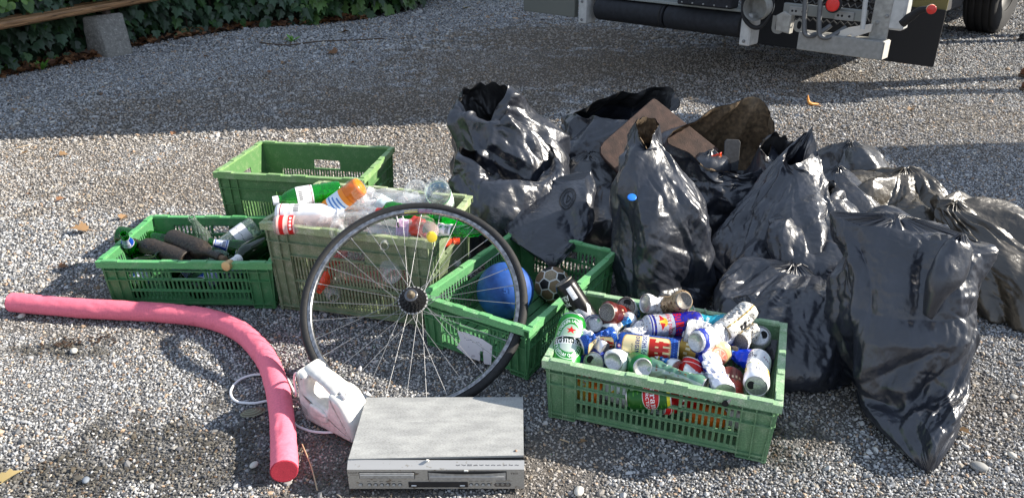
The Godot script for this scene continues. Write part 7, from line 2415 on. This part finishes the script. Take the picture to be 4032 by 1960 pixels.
# ---------- small things on the ground -------------------------------------------------------------------
func build_litter() -> void:
	var dry := [leaf_mat(lin(0.17, 0.08, 0.035), 0.7), leaf_mat(lin(0.22, 0.13, 0.06), 0.7), leaf_mat(lin(0.13, 0.065, 0.03), 0.7), leaf_mat(lin(0.30, 0.23, 0.10), 0.7)]
	var names := ["rust-brown dry leaf", "tan dry leaf", "dark brown dry leaf", "yellowish dry leaf"]
	# [x, y, size, tone, where]
	var L := [[725, 142, .22, 3, "lying on the leaf litter under the ivy"], [870, 312, .05, 0, "on the shaded gravel in front of the maple"], [1120, 250, .07, 1, "on the gravel below the grassy weed"], [1320, 215, .16, 0, "curled beside the hedge twig"], [1060, 290, .06, 0, "on the shaded gravel past the concrete block"], [55, 437, .055, 1, "on the shaded gravel under the bench end"], [815, 225, .05, 0, "near the concrete block"], [1105, 328, .05, 2, "in the truck's shadow"], [1052, 315, .04, 1, "beside a white pebble"], [683, 527, .05, 0, "at the edge of the shade"], [1385, 495, .045, 1, "between the empty crate and the hedge"], [1835, 35, .11, 3, "in front of the truck board"], [2065, 68, .08, 2, "by the truck's bumper board"], [390, 372, .06, 2, "on the shaded gravel"], [235, 615, .06, 1, "on the sunlit gravel"], [90, 610, .05, 1, "beside a twig on the sunlit gravel"], [228, 795, .05, 0, "in front of the shade line"], [480, 868, .06, 1, "behind the bottle crate"], [340, 915, .09, 1, "left of the bottle crate"], [232, 1060, .05, 0, "beside the bottle crate's shadow"], [110, 770, .03, 0, "on the open gravel"], [3590, 432, .06, 1, "in the sun behind the bags"], [1350, 130, .09, 2, "at the foot of the hedge"], [15, 1910, .07, 3, "at the yard's near corner"], [3780, 1705, .04, 1, "beside the large pointed bag"], [1390, 250, .05, 0, "on the shaded gravel by the soil patch"], [3560, 590, .05, 1, "by the shaded band"], [2290, 1750, .025, 1, "in front of the can crate"]]
	for q in L:
		q[2] *= 0.72
		var p := gp(q[0], q[1]) + Vector3(0, 0.008 + q[2] * 0.05, 0)
		var t := thing("dry_leaf", names[q[3]] + " " + q[4], "leaf", at(p, Basis(Vector3(rng.randf_range(-1, 1), 0, rng.randf_range(-1, 1)).normalized(), rng.randf_range(0.1, 0.45)) * Basis(Vector3.UP, rng.randf() * TAU) * Basis(Vector3.RIGHT, -PI / 2)), "dry leaves on the gravel")
		part(t, "blade", leaf_mesh("maple" if q[2] > 0.055 else "ivy", 0.3), dry[q[3]], at(Vector3.ZERO, Basis().scaled(Vector3.ONE * q[2])))
		part(t, "stalk", tube([Vector3.ZERO, Vector3(0.01, -0.3, 0.05) * q[2], Vector3(0.05, -0.6, 0.06) * q[2]], 0.0012, 5), dry[q[3]])
	var S := [[580, 450, .03, "smooth grey pebble on the shaded gravel"], [205, 485, .022, "pale round pebble on the shaded gravel"], [560, 305, .03, "flat slate-grey stone on the shaded gravel"], [545, 330, .02, "white chip beside the slate-grey stone"], [415, 332, .022, "white elongated chip in the shade"], [1435, 118, .03, "tan pebble at the foot of the maple hedge"], [1595, 175, .02, "pale pebble beside the hedge twig"], [1840, 278, .014, "cream pebble on the soil patch"], [1905, 280, .016, "grey pebble on the soil patch"], [1000, 1838, .017, "white pebble beside the foam tube's end"], [338, 1898, .016, "bluish pebble on the damp stones"], [3855, 1845, .028, "flat grey pebble beside the large bag's corner"], [3990, 1570, .018, "round grey pebble beside the far bag"], [2280, 1942, .022, "pale pebble in front of the recorder"], [3985, 1800, .016, "pale round pebble near the yard's edge"], [3620, 120, .016, "brown pebble beneath the truck"], [3970, 275, .03, "small brown stone by the brown shoes"], [85, 1250, .02, "flat white pebble beneath the foam tube"], [290, 1388, .02, "cream pebble beside the damp stain"], [1945, 335, .016, "white pebble in the truck's shadow"], [3745, 1690, .018, "grey pebble on the sunny gravel by the large bag"]]
	for k in S.size():
		var q = S[k]
		var c: Color = [lin(0.3, 0.29, 0.25), lin(0.45, 0.43, 0.38), lin(0.2, 0.22, 0.25), lin(0.6, 0.58, 0.54)][k % 4]
		if "slate" in q[3] or "bluish" in q[3]: c = lin(0.2, 0.23, 0.27)
		elif "brown" in q[3] or "tan" in q[3]: c = lin(0.28, 0.2, 0.13)
		elif "white" in q[3] or "cream" in q[3] or "pale" in q[3]: c = lin(0.58, 0.56, 0.5)
		elif "grey" in q[3]: c = lin(0.3, 0.3, 0.29)
		var t := thing("pebble", q[3], "pebble", at(gp(q[0], q[1]) + Vector3(0, 0.007, 0), turned(k * 47.0)), "larger pebbles on the gravel")
		var pr := []
		for s in 9: pr.append([maxf(0.0004, sin(PI * s / 8.0)), -cos(PI * s / 8.0)])
		part(t, "stone_piece", lathe(pr, 14, {"seed": k * 3.0, "h": 2.0, "crumple": 0.12, "freq": 1.1}), mat(c, 0.75, 0.0, noise_tex(0.02, 0.86, 1.0, 131), 20.0), at(Vector3.ZERO, Basis().scaled(Vector3(q[2], q[2] * 0.5, q[2] * 0.72) * 0.75)))
	# a mussel shell by the cord
	var sh := thing("mussel_shell", "open grey-brown mussel shell on the gravel beside the foam tube", "shell", at(gp(985, 1640) + Vector3(0, 0.012, 0), turned(20)))
	var sp := PackedVector3Array()
	for j in 12:
		for i in 20:
			var r := j / 11.0
			var a := TAU * i / 20.0
			sp.append(Vector3(cos(a) * 0.034 * r + 0.008 * r, 0.011 * (1.0 - r * r) + 0.0008 * sin(r * 40.0), sin(a) * 0.02 * r))
	var sm := MB.new()
	sm.grid(sp, 20, 12, true)
	var si := picture(64, 64, Color(0.4, 0.37, 0.3))
	for y in 64: rect(si, 0, y, 64, 1, [Color(0.42, 0.38, 0.3), Color(0.3, 0.27, 0.2), Color(0.5, 0.5, 0.42), Color(0.35, 0.36, 0.26)][(y / 4) % 4])
	part(sh, "valve_half", sm.mesh(), mat(Color.WHITE, 0.35, 0.0, tex(si)))
	# peel in the sun behind the bags, twig along the hedge, splinters
	var pe := thing("orange_peel", "curved orange strip of peel on the sunny gravel behind the bags", "peel", at(gp(3195, 415)))
	part(pe, "strip", tube(bend([Vector3(-0.03, 0.07, 0), Vector3(-0.022, 0.03, 0.0), Vector3(0.0, 0.012, 0.01), Vector3(0.05, 0.01, 0.0)], 5), [0.002, 0.004, 0.006, 0.008, 0.009, 0.009, 0.01, 0.01, 0.011, 0.011, 0.011, 0.01, 0.009, 0.007, 0.005, 0.003], 8), mat(lin(0.7, 0.3, 0.06), 0.6))
	var tw := thing("twig", "long thin twig lying on the gravel along the maple hedge", "twig")
	var tp := []
	for q in [[1020, 172], [1130, 182], [1250, 168], [1400, 162], [1510, 155]]: tp.append(gp(q[0], q[1]) + Vector3(0, 0.012, 0))
	part(tw, "stick", tube(bend(tp, 5), 0.006, 6), mat(lin(0.09, 0.06, 0.04), 0.9))
	for q in [[[2205, 1320 + 420], [2240, 1752], "pale wood splinter in front of the can crate"], [[60, 590], [115, 575], "pale broken twig on the sunlit gravel"], [[1190, 1760], [1250, 1940], "thin dry stem in front of the mixer"]]:
		var t := thing("dry_stick", q[2], "stick")
		var A := gp(q[0][0], q[0][1]) + Vector3(0, 0.009, 0)
		var B := gp(q[1][0], q[1][1]) + Vector3(0, 0.008, 0)
		part(t, "stick", tube(bend([A, (A + B) * 0.5 + Vector3(0.006, 0.002, 0.004), B], 4), 0.0018, 6), mat(lin(0.42, 0.32, 0.2), 0.8))
	# muddy clods under the foam tube
	for q in [[300, 1350, "dark soil clump spilled on the gravel below the foam tube"]]:
		var t := thing("soil_clump", q[2], "soil", at(gp(q[0], q[1])))
		var cl := MB.new()
		var src := stone_mesh(700, 0.5)
		var sv: PackedVector3Array = src.surface_get_arrays(0)[Mesh.ARRAY_VERTEX]
		for k in 70:
			var c := Vector3(rng.randfn(0, 0.055), 0.006, rng.randfn(0, 0.02))
			c.x += c.z * -1.4
			var r := rng.randf_range(0.002, 0.007)
			var base := cl.v.size()
			for v in sv: cl.vert(c + v * r)
			for n in range(0, sv.size(), 3): cl.tri(base + n, base + n + 1, base + n + 2)
		part(t, "crumbs", cl.mesh(), mat(lin(0.045, 0.025, 0.014), 0.9)).set_meta("kind", "stuff")
